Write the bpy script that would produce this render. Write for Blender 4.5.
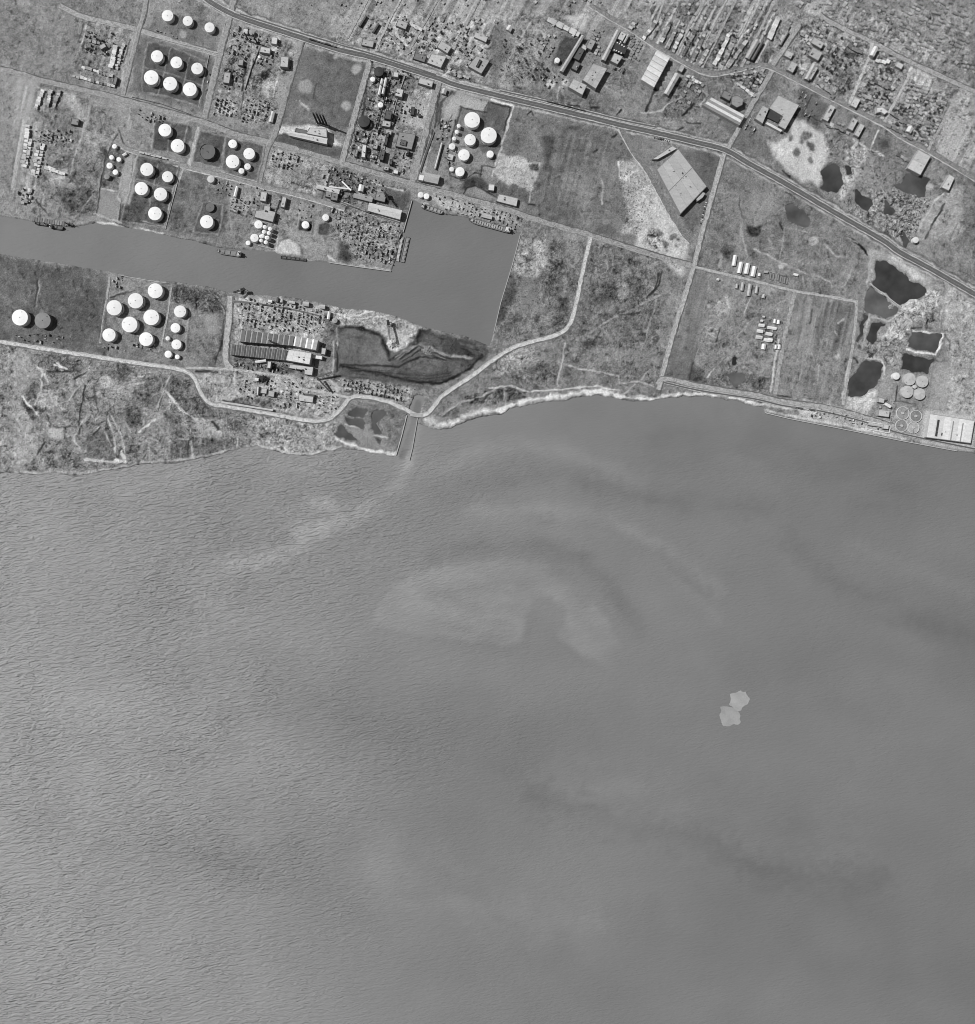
# Vertical survey photograph of a harbour district: lake, ship canal, tank farms, works, housing.
import bpy, bmesh, math, random
import numpy as np
from mathutils import Vector, Matrix

random.seed(5)
rng = np.random.default_rng(11)
for o in list(bpy.data.objects):
    bpy.data.objects.remove(o)
SC = bpy.context.scene
COL = SC.collection

# ------------------------------------------------------------------ camera, sky, sun, exposure
GS = 2.42            # metres per plan unit
NX, NY = 487.0, 490.0  # plan position straight under the aircraft
ALT = 1524.0
cam_d = bpy.data.cameras.new('survey_camera')
cam = bpy.data.objects.new('survey_camera', cam_d)
COL.objects.link(cam)
cam.location = (0.5 * GS, 0, ALT)
cam.rotation_euler = (0, 0, 0)
cam_d.sensor_fit = 'HORIZONTAL'
cam_d.sensor_width = 36.0
cam_d.lens = 36.0 * ALT / (975 * GS)
cam_d.shift_y = -22.0 / 975.0
cam_d.clip_start = 10.0
cam_d.clip_end = 9000.0
SC.camera = cam

SUN_EL = 44.0
SH = Vector((0.93, -0.37, 0)).normalized()      # the way shadows fall on the plan
world = bpy.data.worlds.new('World')
SC.world = world
world.use_nodes = True
wn = world.node_tree.nodes
wl = world.node_tree.links
bg = wn['Background']
sky = wn.new('ShaderNodeTexSky')
sky.sky_type = 'NISHITA'
sky.sun_disc = False
sky.sun_elevation = math.radians(SUN_EL)
sky.sun_rotation = math.atan2(-SH.x, -SH.y)
bw = wn.new('ShaderNodeRGBToBW')                # panchromatic film sees no hue
wl.new(sky.outputs['Color'], bw.inputs['Color'])
wl.new(bw.outputs['Val'], bg.inputs['Color'])
bg.inputs['Strength'].default_value = 0.06
sun_d = bpy.data.lights.new('sun', 'SUN')
sun_d.energy = 4.0
sun_d.angle = math.radians(0.5)
sun_d.color = (1, 1, 1)
sun = bpy.data.objects.new('sun', sun_d)
COL.objects.link(sun)
ce = math.cos(math.radians(SUN_EL))
sd = Vector((SH.x * ce, SH.y * ce, -math.sin(math.radians(SUN_EL))))
sun.rotation_euler = sd.to_track_quat('-Z', 'Y').to_euler()
SC.view_settings.view_transform = 'Standard'
SC.view_settings.look = 'None'
SC.view_settings.gamma = 1.0
SC.view_settings.use_curve_mapping = False
SC.view_settings.exposure = 0.30
SC.cycles.filter_width = 1.0

# ------------------------------------------------------------------ helpers
KL = 1.30     # how bright a white level surface comes out; turns film tones into base colours


def lin(v):
    v = np.asarray(v, dtype=float) / 255.0
    return np.where(v <= 0.04045, v / 12.92, ((v + 0.055) / 1.055) ** 2.4)


def alb(v):
    return np.clip(lin(v) / KL, 0.008, 0.82)


def P(p, z=0.0):
    return Vector(((p[0] - NX) * GS, (NY - p[1]) * GS, z))


def tile(x0, y0):
    def f(*c):
        return [(x0 + c[i] / 5.735, y0 + c[i + 1] / 5.735) for i in range(0, len(c), 2)]
    return f


A1, A2, A3, A4, A5, A6 = [tile(x, 10) for x in (10, 170, 330, 490, 650, 800)]
B1, B2, B3, B4, B5, B6 = [tile(x, 120) for x in (10, 170, 330, 490, 650, 800)]
C1, C2, C3, C4, C5, C6 = [tile(x, 230) for x in (10, 170, 330, 490, 650, 800)]
D1, D2, D3, D4, D5, D6 = [tile(x, 340) for x in (10, 170, 330, 490, 650, 800)]


def rect(f, cu, cv, w, h, ang):
    a = math.radians(ang)
    c, s = math.cos(a), math.sin(a)
    out = []
    for dx, dy in ((-w / 2, -h / 2), (w / 2, -h / 2), (w / 2, h / 2), (-w / 2, h / 2)):
        out += [cu + dx * c - dy * s, cv + dx * s + dy * c]
    return f(*out)


def prect(cx, cy, w, h, ang):
    a = math.radians(ang)
    c, s = math.cos(a), math.sin(a)
    return [(cx + dx * c - dy * s, cy + dx * s + dy * c)
            for dx, dy in ((-w / 2, -h / 2), (w / 2, -h / 2), (w / 2, h / 2), (-w / 2, h / 2))]


def ortho(pts, h):
    k = 1 - h / ALT
    return [(NX + (x - NX) * k, NY + (y - NY) * k) for x, y in pts]


MATS = {}


def mat(tone, var=0.10, scale=0.25, rough=0.85, fine=1.6, spec=0.3, streak=0.0, ang=0.0):
    key = (round(tone), var, scale, rough, fine, streak, ang)
    if key in MATS:
        return MATS[key]
    m = bpy.data.materials.new('tone_%d' % len(MATS))
    m.use_nodes = True
    n, l = m.node_tree.nodes, m.node_tree.links
    b = n['Principled BSDF']
    b.inputs['Roughness'].default_value = rough
    b.inputs['Specular IOR Level'].default_value = spec
    geo = n.new('ShaderNodeNewGeometry')
    n1 = n.new('ShaderNodeTexNoise')
    n1.inputs['Scale'].default_value = scale
    n1.inputs['Detail'].default_value = 4
    n2 = n.new('ShaderNodeTexNoise')
    n2.inputs['Scale'].default_value = fine * 0.35
    n2.inputs['Detail'].default_value = 2
    mp = n.new('ShaderNodeMapping')
    mp.inputs['Rotation'].default_value = (0, 0, ang)
    mp.inputs['Scale'].default_value = (1, 1 + 8 * streak, 1)
    l.new(geo.outputs['Position'], mp.inputs['Vector'])
    l.new(mp.outputs['Vector'], n1.inputs['Vector'])
    l.new(geo.outputs['Position'], n2.inputs['Vector'])
    ad = n.new('ShaderNodeMath')
    ad.operation = 'ADD'
    l.new(n1.outputs['Fac'], ad.inputs[0])
    l.new(n2.outputs['Fac'], ad.inputs[1])
    mr = n.new('ShaderNodeMapRange')
    mr.inputs['From Min'].default_value = 0.65
    mr.inputs['From Max'].default_value = 1.35
    a = float(alb(tone))
    mr.inputs['To Min'].default_value = a * (1 - 2 * var)
    mr.inputs['To Max'].default_value = min(0.84, a * (1 + 2 * var))
    l.new(ad.outputs[0], mr.inputs['Value'])
    l.new(mr.outputs[0], b.inputs['Base Color'])
    MATS[key] = m
    return m


class MB:
    def __init__(self):
        self.v, self.f, self.mi = [], [], []

    def face(self, pts, mi=0):
        i = len(self.v)
        self.v += [tuple(p) for p in pts]
        self.f.append(tuple(range(i, i + len(pts))))
        self.mi.append(mi)

    def prism(self, pts, z0, z1, mi=0, top=True, bottom=False, mt=None):
        """pts: metre XY list, any winding"""
        ar = sum(pts[i][0] * pts[(i + 1) % len(pts)][1] - pts[(i + 1) % len(pts)][0] * pts[i][1] for i in range(len(pts)))
        if ar < 0:
            pts = pts[::-1]
        n = len(pts)
        for i in range(n):
            a, b = pts[i], pts[(i + 1) % n]
            self.face([(a[0], a[1], z0), (b[0], b[1], z0), (b[0], b[1], z1), (a[0], a[1], z1)], mi)
        if top:
            self.face([(p[0], p[1], z1) for p in pts], mi if mt is None else mt)
        if bottom:
            self.face([(p[0], p[1], z0) for p in pts[::-1]], mi)

    def box(self, c, s, z0, z1, ang=0.0, mi=0):
        ca, sa = math.cos(ang), math.sin(ang)
        self.prism([(c[0] + dx * ca - dy * sa, c[1] + dx * sa + dy * ca) for dx, dy in
                    ((-s[0] / 2, -s[1] / 2), (s[0] / 2, -s[1] / 2), (s[0] / 2, s[1] / 2), (-s[0] / 2, s[1] / 2))], z0, z1, mi, True, z0 > 0.01)

    def bar(self, a, b, w, mi=0):
        a, b = Vector(a), Vector(b)
        d = (b - a).normalized()
        s = d.cross(Vector((0, 0, 1)))
        if s.length < 1e-3:
            s = Vector((1, 0, 0))
        s.normalize()
        u = s.cross(d)
        q = [s * w / 2 + u * w / 2, -s * w / 2 + u * w / 2, -s * w / 2 - u * w / 2, s * w / 2 - u * w / 2]
        for i in range(4):
            j = (i + 1) % 4
            self.face([a + q[i], a + q[j], b + q[j], b + q[i]], mi)
        self.face([a + k for k in q[::-1]], mi)
        self.face([b + k for k in q], mi)

    def cyl(self, c, r0, r1, z0, z1, n=20, mi=0, top=True):
        ring = [(math.cos(2 * math.pi * i / n), math.sin(2 * math.pi * i / n)) for i in range(n)]
        for i in range(n):
            a, b = ring[i], ring[(i + 1) % n]
            self.face([(c[0] + a[0] * r0, c[1] + a[1] * r0, z0), (c[0] + b[0] * r0, c[1] + b[1] * r0, z0),
                       (c[0] + b[0] * r1, c[1] + b[1] * r1, z1), (c[0] + a[0] * r1, c[1] + a[1] * r1, z1)], mi)
        if top:
            self.face([(c[0] + a[0] * r1, c[1] + a[1] * r1, z1) for a in ring], mi)

    def mesh(self, name):
        m = bpy.data.meshes.new(name)
        m.from_pydata(self.v, [], self.f)
        if any(self.mi):
            m.polygons.foreach_set('material_index', self.mi)
        m.update()
        return m

    def build(self, name, mats, parent=None, me=None):
        me = me or self.mesh(name)
        o = bpy.data.objects.new(name, me)
        COL.objects.link(o)
        if not isinstance(mats, (list, tuple)):
            mats = [mats]
        for q in mats:
            me.materials.append(q)
        if parent is not None:
            o.parent = parent
        return o


def link(name, me, parent=None, loc=None, rz=0.0, sc=None):
    o = bpy.data.objects.new(name, me)
    COL.objects.link(o)
    if parent is not None:
        o.parent = parent
    if loc is not None:
        o.location = loc
    if rz:
        o.rotation_euler = (0, 0, rz)
    if sc is not None:
        o.scale = sc
    return o


def tag(o, label, cat=None, group=None, kind=None):
    o['label'] = label
    if cat:
        o['category'] = cat
    if group:
        o['group'] = group
    if kind:
        o['kind'] = kind
    return o


def empty(name, loc, label, cat, group=None, rz=0.0):
    o = bpy.data.objects.new(name, None)
    COL.objects.link(o)
    o.empty_display_size = 1
    o.location = loc
    o.rotation_euler = (0, 0, rz)
    return tag(o, label, cat, group)


ORD = ['', 'second ', 'third ', 'fourth ', 'fifth ', 'sixth ', 'seventh ', 'eighth ', 'ninth ', 'tenth ', 'eleventh ', 'twelfth ', 'thirteenth ']


# ------------------------------------------------------------------ value noise and raster tools on the plan grid
def vnoise(X, Y, s, seed):
    r = np.random.default_rng(seed)
    L = r.random((256, 256))
    x, y = X / s + 1000.37, Y / s + 1000.71
    ix, iy = np.floor(x).astype(int), np.floor(y).astype(int)
    fx, fy = x - ix, y - iy
    fx, fy = fx * fx * (3 - 2 * fx), fy * fy * (3 - 2 * fy)
    a = L[iy % 256, ix % 256]
    b = L[iy % 256, (ix + 1) % 256]
    c = L[(iy + 1) % 256, ix % 256]
    d = L[(iy + 1) % 256, (ix + 1) % 256]
    return ((a * (1 - fx) + b * fx) * (1 - fy) + (c * (1 - fx) + d * fx) * fy) * 2 - 1


def fbm(X, Y, s, seed, o=4, g=0.55):
    t, a, w = 0, 1.0, 0
    for i in range(o):
        t = t + a * vnoise(X, Y, s / 2 ** i, seed + i * 17)
        w += a * a
        a *= g
    return t / math.sqrt(w)


def inside(X, Y, poly):
    r = np.zeros(X.shape, bool)
    n = len(poly)
    for i in range(n):
        x1, y1 = poly[i]
        x2, y2 = poly[(i + 1) % n]
        if y1 == y2:
            continue
        c = ((y1 > Y) != (y2 > Y)) & (X < (x2 - x1) * (Y - y1) / (y2 - y1) + x1)
        r ^= c
    return r


def dist_line(X, Y, pts):
    d = np.full(X.shape, 1e9)
    for (x1, y1), (x2, y2) in zip(pts[:-1], pts[1:]):
        dx, dy = x2 - x1, y2 - y1
        t = np.clip(((X - x1) * dx + (Y - y1) * dy) / (dx * dx + dy * dy + 1e-9), 0, 1)
        d = np.minimum(d, np.hypot(X - x1 - t * dx, Y - y1 - t * dy))
    return d


def blur(a, k):
    for ax in (0, 1):
        p = np.pad(a, [(k, k) if i == ax else (0, 0) for i in range(2)], mode='edge')
        c = np.cumsum(p, axis=ax)
        c = np.concatenate([np.zeros_like(c.take([0], axis=ax)), c], axis=ax)
        n = a.shape[ax]
        a = (c.take(range(2 * k + 1, 2 * k + 1 + n), axis=ax) - c.take(range(0, n), axis=ax)) / (2 * k + 1)
    return a


class Grid:
    def __init__(self, xs, ys):
        self.xs, self.ys = xs, ys
        self.X, self.Y = np.meshgrid(xs, ys)
        self.wx = fbm(self.X, self.Y, 7, 901, 3)
        self.wy = fbm(self.X, self.Y, 7, 902, 3)

    def win(self, pts, pad):
        x = [p[0] for p in pts]
        y = [p[1] for p in pts]
        i0, i1 = np.searchsorted(self.ys, [min(y) - pad, max(y) + pad])
        j0, j1 = np.searchsorted(self.xs, [min(x) - pad, max(x) + pad])
        return slice(max(i0 - 1, 0), i1 + 1), slice(max(j0 - 1, 0), j1 + 1)

    def poly(self, pts, soft=1, warp=0.0):
        w = self.win(pts, 3 + soft * 2 + warp * 2)
        m = inside(self.X[w] + self.wx[w] * warp, self.Y[w] + self.wy[w] * warp, pts).astype(float)
        if soft:
            m = blur(m, soft)
        return w, m

    def line(self, pts, width, soft=1.0, warp=0.0):
        w = self.win(pts, width + soft + 3 + warp * 2)
        d = dist_line(self.X[w] + self.wx[w] * warp, self.Y[w] + self.wy[w] * warp, pts)
        return w, np.clip((width / 2 + soft / 2 - d) / max(soft, 1e-3), 0, 1)


def sheet(name, grid, Z, attrs, material, keep=None):
    ny, nx = grid.X.shape
    me = bpy.data.meshes.new(name)
    co = np.empty((ny * nx, 3), np.float32)
    co[:, 0] = ((grid.X - NX) * GS).ravel()
    co[:, 1] = ((NY - grid.Y) * GS).ravel()
    co[:, 2] = Z.ravel()
    idx = np.arange(ny * nx).reshape(ny, nx)
    q = np.stack([idx[1:, :-1], idx[1:, 1:], idx[:-1, 1:], idx[:-1, :-1]], -1).reshape(-1, 4)
    if keep is not None:
        q = q[keep.ravel()]
    me.vertices.add(ny * nx)
    me.vertices.foreach_set('co', co.ravel())
    me.loops.add(q.size)
    me.loops.foreach_set('vertex_index', q.ravel().astype(np.int32))
    me.polygons.add(len(q))
    me.polygons.foreach_set('loop_start', np.arange(0, q.size, 4, dtype=np.int32))
    me.update(calc_edges=True)
    for k, a in attrs.items():
        at = me.attributes.new(k, 'FLOAT', 'POINT')
        at.data.foreach_set('value', a.ravel().astype(np.float32))
    me.polygons.foreach_set('use_smooth', np.ones(len(q), bool))
    me.materials.append(material)
    return link(name, me)

# ------------------------------------------------------------------ survey of the shore, canal and ponds (plan units)
SHORE = [(-700, 480), (-60, 476), (15, 473), (34, 475), (53, 473), (74, 476), (94, 473), (115, 470), (137, 465), (158, 464), (175, 464), (187, 461), (205, 457.7),
         (222, 454), (234.5, 450), (245, 447), (259, 446), (271, 450.7), (289, 455), (302, 456), (313, 456), (324, 452.5), (340, 448.5), (356, 450), (374, 453),
         (395, 456.5), (397, 452), (406.7, 416), (415.2, 395.5), (424.8, 395.5), (421.5, 408), (417.5, 423.7), (427.6, 427), (438, 430.7), (450, 429), (461, 423.7), (469.5, 420),
         (482, 416.7), (490, 415.8), (502, 415.3), (509, 409), (525, 406), (542, 402.8), (560, 401), (577, 397.5), (595, 395), (608.6, 396.7), (621, 400), (638, 402), (650, 401.5),
         (662, 398.4), (685, 396.7), (706, 396.7), (725, 399.3), (742, 402.8), (763, 408), (765, 412.4), (789.5, 418.5), (820, 423.7), (835, 427), (870, 434), (905, 441), (922, 445.5),
         (957, 450.5), (1040, 466), (1700, 590)]
LAND = SHORE + [(1700, -700), (-700, -700)]
CANAL = [(-700, 108), (-30, 212), (15, 218), (50, 225), (74.5, 227), (94, 223), (122, 226.4), (149.5, 231.6), (180, 238.6), (193, 240.5), (217, 247.4), (240, 249), (254, 250), (275, 252),
         (282, 256), (309.5, 260.5), (330, 262.5), (391, 271), (395.4, 259.6), (403, 233), (412, 200.2), (421, 203), (441.6, 214), (466, 217), (469.5, 219), (490, 224.6), (513, 231.6), (520.5, 233.3),
         (512.7, 263), (500.5, 303), (493.5, 333), (489.5, 346), (466, 336), (427.6, 327.6), (400, 317), (372, 310), (347, 308.5), (331, 305.5), (318, 301.5), (281.6, 295.4), (257, 294.5), (240, 293.6),
         (229, 292), (213.6, 287.5), (187, 283), (170, 281), (150, 279), (132, 276), (107.6, 271), (83, 267.5), (60.6, 263), (36, 259.6), (15, 256), (-30, 249), (-700, 145)]
PONDS = [  # outline, tone, what it is
    (B6(150, 270, 195, 250, 225, 265, 240, 320, 245, 365, 215, 410, 160, 420, 110, 400, 130, 375, 120, 300), 52, 'dark ragged pond in the scrub beside the pale cleared field'),
    (B6(258, 260, 290, 268, 297, 300, 270, 307), 50, 'tiny dark pool beside the ragged pond in the scrub'),
    (B6(310, 400, 340, 393, 360, 435, 410, 450, 422, 490, 385, 528, 350, 500, 325, 460), 52, 'dark boot shaped pond just above the railway'),
    (B6(610, 300, 680, 320, 745, 340, 730, 390, 715, 440, 650, 432, 600, 415, 550, 385, 590, 350), 66, 'broad murky pond below the square pale roof'),
    (B6(490, 440, 512, 470, 547, 520, 530, 547, 490, 530), 62, 'narrow murky pool among bushes above the railway'),
    (B6(578, 615, 600, 640, 625, 690, 615, 745, 590, 700), 58, 'long thin dark pool near the white tank by the railway'),
    (B5(780, 495, 830, 488, 880, 518, 925, 570, 912, 620, 860, 610, 790, 560), 74, 'grey rounded pond below the railway bend'),
    (C6(440, 175, 500, 185, 560, 225, 640, 290, 720, 330, 737, 355, 690, 388, 625, 395, 582, 440, 410, 308, 430, 280), 50, 'largest dark pond, triangular, cut by a thin causeway'),
    (C6(380, 350, 402, 318, 568, 452, 560, 480, 480, 500, 400, 482, 372, 470), 78, 'paler half of the big pond below the causeway'),
    (C6(370, 476, 392, 492, 367, 580, 345, 650, 328, 645, 350, 560), 48, 'dark ditch like pond beside the dirt track'),
    (C6(405, 530, 500, 535, 452, 580, 432, 640, 405, 656, 383, 630, 400, 590), 50, 'small dark hooked pond above the pale spoil'),
    (C6(650, 580, 815, 600, 785, 705, 615, 672), 66, 'square walled settling pond near the works'),
    (D6(600, 82, 780, 112, 742, 150, 735, 190, 640, 180, 580, 168), 46, 'black settling pond above the round works tanks'),
    (D6(380, 110, 465, 130, 472, 200, 440, 262, 392, 282, 352, 326, 265, 326, 288, 230, 310, 190), 56, 'dark sludge lagoon beside the coastal road'),
    (D5(463, 100, 491, 98, 500, 140, 475, 150), 34, 'tiny black pool in the field below the cabins'),
    (D5(415, 195, 537, 188, 545, 220, 503, 272, 468, 272, 458, 216), 78, 'murky marsh pool above the coastal road'),
    (D3(105, 410, 150, 393, 222, 408, 192, 438, 108, 432), 64, 'oval dark pool in the fenced basin by the outfall'),
    (D3(85, 440, 185, 455, 215, 480, 180, 505, 100, 482), 72, 'ragged grey pool in the fenced basin by the outfall'),
    (D3(240, 410, 320, 405, 325, 430, 270, 470, 300, 540, 255, 540, 235, 470), 76, 'crooked grey pool in the middle of the outfall basin'),
    (D3(50, 490, 90, 495, 165, 590, 100, 570, 30, 555), 66, 'sloping dark pool at the corner of the outfall basin'),
]

RAIL_MAIN = [(200, -5), (234, 15), (302, 38), (340, 50), (370, 57), (405, 68), (440, 79), (455.5, 85), (500, 96), (542, 106), (588, 117), (622.5, 125.5), (650, 131.5), (695, 142), (725, 150), (748, 163), (782.5, 182), (820, 204), (844, 218), (884, 241), (899, 252), (929, 268), (990, 303)]

# ------------------------------------------------------------------ ground
gx = np.concatenate([[-700, -450, -280, -160, -100, -70, -50], np.arange(-40, 1016, 0.8), [1026, 1045, 1075, 1120, 1200, 1350, 1700]])
gy = np.concatenate([[-700, -450, -280, -160, -100, -70, -50], np.arange(-40, 486, 0.8), [495, 520, 560, 600]])
G = Grid(gx, gy)
T = np.full(G.X.shape, 110.0)     # film tone of the bare ground
CN = np.full(G.X.shape, 1.0)      # how mottled it is
H = np.zeros(G.X.shape)


def zone(pts, tone, soft=2, warp=1.5, cn=None, mix=1.0, dz=0.0):
    w, m = G.poly(pts, soft, warp)
    if tone is not None:
        T[w] += (tone - T[w]) * m * mix
    if cn is not None:
        CN[w] += (cn - CN[w]) * m
    if dz:
        H[w] += dz * m


LATER = []
RAG = np.clip(fbm(G.X, G.Y, 4.5, 811, 3), -1.2, 1.2)
RAG2 = np.clip(fbm(G.X, G.Y, 8, 821, 3), -1.4, 1.0)


def stroke(*a, **k):
    LATER.append((a, k))


def stroke_now(pts, tone, width=2, soft=1.2, warp=0.4, mix=0.9, dz=0.0):
    w = G.win(pts, width * 1.6 + soft + 4)
    d = dist_line(G.X[w] + G.wx[w] * (warp + 0.5), G.Y[w] + G.wy[w] * (warp + 0.5), pts)
    wv = (width if width <= 1.8 else 1.8 + (width - 1.8) * 0.8) * (0.85 + 0.6 * RAG[w])
    m = np.clip((wv / 2 + soft / 2 - d) / max(soft, 1e-3), 0, 1)
    if tone is not None:
        te = tone + 14 if tone > 122 else tone - 4
        T[w] += (te + RAG[w] * 10 - T[w]) * m * np.clip(mix + 0.28 * RAG2[w], 0.15, 1.0)
    if dz:
        H[w] = np.maximum(H[w], dz * m) if dz > 0 else np.minimum(H[w], dz * m)


def blob(f, u, v, r, tone, warp=1.0, soft=1, dz=0.0, cn=None):
    c = f(u, v)[0]
    zone([(c[0] + r / 5.735 * math.cos(k * 0.4488), c[1] + r / 5.735 * math.sin(k * 0.4488)) for k in range(14)], tone, soft, warp, cn, dz=dz)


# --- broad tones
zone([(-700, -700), (250, -700), (340, 45), (300, 150), (200, 240), (-700, 230)], 116, 4)
zone([(14, 80), (60, 85), (110, 110), (113, 135), (95, 216), (15, 217)], 108, 3, cn=1.3)
zone([(-700, 150), (107, 272), (107, 355), (15, 342), (-700, 230)], 86, 2, cn=0.8)
zone([(78, 14), (135, 30), (120, 92), (80, 82)], 112, 2, cn=1.4)
zone([(140, 35), (213, 58), (204, 112), (128, 92)], 92, 2, cn=0.6)
zone([(153, 10), (225, 25), (217, 48), (147, 30)], 100, 2, cn=0.7)
zone(A1(790, 190, 830, 190, 990, 240, 1130, 340, 1080, 560, 900, 500, 760, 465), 78, 1, cn=0.5)
zone(B1(835, 0, 1050, 40, 1010, 200, 820, 165), 80, 1, cn=0.6)
zone(B1(730, 200, 975, 260, 890, 620, 640, 580), 86, 1, cn=0.9)
zone(B1(640, 450, 760, 470, 740, 600, 630, 590), 74, 2, cn=1.0)
zone(B1(525, 395, 615, 410, 640, 480, 620, 570, 495, 545), 120, 1, 0.4, cn=0.4)
zone(B1(660, 200, 730, 220, 720, 330, 690, 480, 650, 480, 630, 420), 138, 1, cn=0.6)
zone(B1(520, 160, 660, 170, 650, 250, 600, 390, 525, 390), 90, 1, cn=1.2)
zone(B1(300, 420, 470, 380, 480, 540, 330, 540), 88, 3, cn=1.4)
zone(B1(420, 60, 600, 80, 540, 140, 440, 135), 128, 2)
zone(B1(190, 270, 330, 290, 320, 370, 210, 350), 138, 2, cn=1.5)
zone(A1(310, 470, 360, 480, 440, 600, 440, 660, 400, 680, 380, 600, 300, 520), 148, 2, 1)
zone([(15, 76), (38, 78), (30, 130), (15, 200)], 140, 4, cn=0.7)
zone(A2(360, 90, 730, 190, 690, 360, 600, 640, 240, 600, 300, 330), 112, 2, cn=1.7)
zone(A2(270, 500, 380, 520, 370, 610, 250, 600), 140, 2, cn=2.0)
zone(A2(430, 500, 590, 530, 580, 640, 410, 650), 128, 2, cn=2.2)
zone(A2(620, 370, 690, 380, 640, 560, 600, 560), 128, 1, cn=0.6)
zone(A2(440, 370, 540, 380, 540, 500, 440, 480), 96, 2)
zone(A2(540, 400, 600, 410, 570, 500, 530, 490), 142, 2)
zone(A2(590, 150, 640, 160, 620, 240, 570, 240), 165, 1)
zone(A2(750, 210, 1010, 260, 1130, 330, 1050, 690, 640, 640, 700, 380), 96, 2, cn=0.55)
zone(A2(690, 510, 900, 560, 880, 640, 660, 640), 108, 3, cn=0.8)
zone(B2(620, 30, 700, 40, 800, 25, 900, 40, 960, 120, 985, 150, 900, 140, 690, 90, 620, 80), 186, 1, cn=1.0)
zone(B2(620, 80, 690, 85, 900, 140, 990, 160, 975, 220, 820, 190, 620, 125), 80, 1, cn=0.5)
zone(B2(590, 160, 930, 260, 910, 370, 830, 430, 540, 350), 138, 2, cn=1.9)
zone(B2(650, 260, 900, 290, 880, 380, 620, 330), 122, 3, cn=1.3)
zone(B2(170, 60, 320, 95, 290, 280, 130, 240), 84, 1, cn=0.6)
zone(B2(325, 95, 545, 150, 500, 355, 300, 300), 86, 1, cn=0.8)
zone(B2(80, 280, 330, 340, 340, 480, 300, 680, 0, 660, 0, 470), 98, 2, cn=0.9)
zone(B2(190, 470, 310, 490, 280, 660, 140, 640), 84, 1, cn=0.6)
zone(B2(350, 440, 470, 440, 440, 550, 345, 520), 136, 1, cn=1.5)
zone(B2(480, 380, 640, 440, 620, 690, 440, 690), 116, 2, cn=1.5)
zone(B2(850, 600, 890, 585, 950, 600, 965, 650, 900, 670, 850, 660), 74, 1, 0.5, cn=0.5)
zone(B2(740, 570, 820, 580, 810, 650, 735, 635), 52, 1, 0.5, cn=0.5)
zone(B2(660, 470, 740, 480, 720, 640, 630, 640), 112, 2, cn=1.4)
zone(C2(610, 90, 640, 70, 680, 60, 750, 90, 760, 145, 640, 145, 600, 130), 168, 1, cn=0.9, dz=3.0)
zone(C2(680, 10, 960, 60, 975, 190, 770, 160), 118, 3, cn=1.1)
zone(A3(250, 310, 620, 410, 545, 690, 100, 690), 104, 2, cn=2.0)
zone(A3(440, 500, 570, 540, 545, 680, 400, 660, 410, 560), 148, 2, cn=1.0)
zone(A3(470, 450, 580, 450, 570, 530, 470, 500), 132, 2)
zone(B3(370, 60, 540, 70, 470, 330, 340, 290), 112, 2, cn=1.6)
zone(B3(100, 30, 330, 20, 290, 250, 100, 220), 108, 2, cn=2.0)
zone(B3(0, 260, 440, 390, 440, 480, 400, 560, 220, 500, 0, 470), 92, 2, cn=1.8)
zone(B3(0, 470, 420, 590, 420, 680, 0, 688), 108, 2, cn=1.9)
zone(B3(280, 370, 470, 410, 460, 480, 415, 520, 320, 480), 78, 2, cn=0.8)
zone(C3(50, 60, 100, 80, 130, 180, 40, 170), 70, 2, cn=0.8)
zone(C3(120, 0, 420, 20, 370, 200, 150, 170), 116, 2, cn=2.0)
zone(A3(740, 470, 905, 530, 890, 590, 740, 550, 700, 680, 630, 680, 660, 560), 140, 1, cn=0.6)
zone(B3(640, 0, 990, 0, 960, 240, 880, 330, 640, 340, 550, 300), 112, 2, cn=0.9)
zone(A3(750, 560, 900, 590, 1030, 600, 960, 900, 740, 700), 92, 1, cn=0.7)
zone(A3(905, 525, 1050, 560, 1000, 690, 890, 600), 84, 1, 0.4, cn=0.5)
zone(B3(780, 330, 870, 320, 960, 420, 950, 450, 800, 380, 740, 420), 70, 2, cn=0.7)
zone(B3(770, 400, 830, 375, 950, 430, 960, 460, 880, 450, 770, 420), 122, 1, cn=0.6)
zone(B3(580, 440, 760, 450, 770, 540, 660, 520), 156, 2, cn=1.3)
zone(B3(760, 470, 975, 510, 1100, 600, 800, 560), 128, 2, cn=1.7)
# --- housing belt
zone([(340, 10), (500, 12), (660, 10), (970, 10), (970, 170), (905, 139), (820, 92), (770, 68), (715, 74), (690, 66), (650, 45), (600, 15), (560, 35), (520, 100), (440, 76), (330, 45)], 118, 3, cn=1.5)
zone(A3(0, 30, 160, 30, 90, 150, 0, 150), 138, 3, cn=1.2)
zone(A4(0, 60, 60, 60, 130, 200, 60, 330, 40, 460, 0, 460), 96, 3, cn=0.9)
zone(A4(110, 250, 330, 260, 330, 410, 80, 420), 104, 3, cn=1.6)
zone(A4(430, 60, 560, 110, 560, 130, 420, 60), 168, 2)
zone(A4(400, 30, 560, 30, 560, 110, 520, 100), 176, 2, cn=0.6)
zone(A4(430, 150, 530, 170, 400, 330, 345, 320), 74, 1, cn=0.6)
zone(A4(120, 430, 690, 500, 750, 600, 560, 600, 130, 530), 98, 3, cn=1.0)
zone(A4(660, 330, 830, 360, 800, 470, 640, 430), 104, 3, cn=1.2)
zone(A5(160, 60, 250, 60, 200, 110), 160, 2)
zone(A5(440, 330, 700, 330, 620, 490, 480, 440), 106, 2, cn=1.7)
zone(A5(150, 380, 330, 430, 300, 560, 180, 620, 60, 620), 92, 3, cn=1.5)
zone(A5(860, 430, 975, 480, 975, 670, 830, 620), 84, 2, cn=1.0)
zone(A6(60, 490, 160, 540, 110, 640, 20, 590), 92, 1, 0.6, cn=0.5)
zone(A6(150, 250, 330, 200, 330, 400, 240, 500, 130, 380), 92, 4, cn=1.2)
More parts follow.
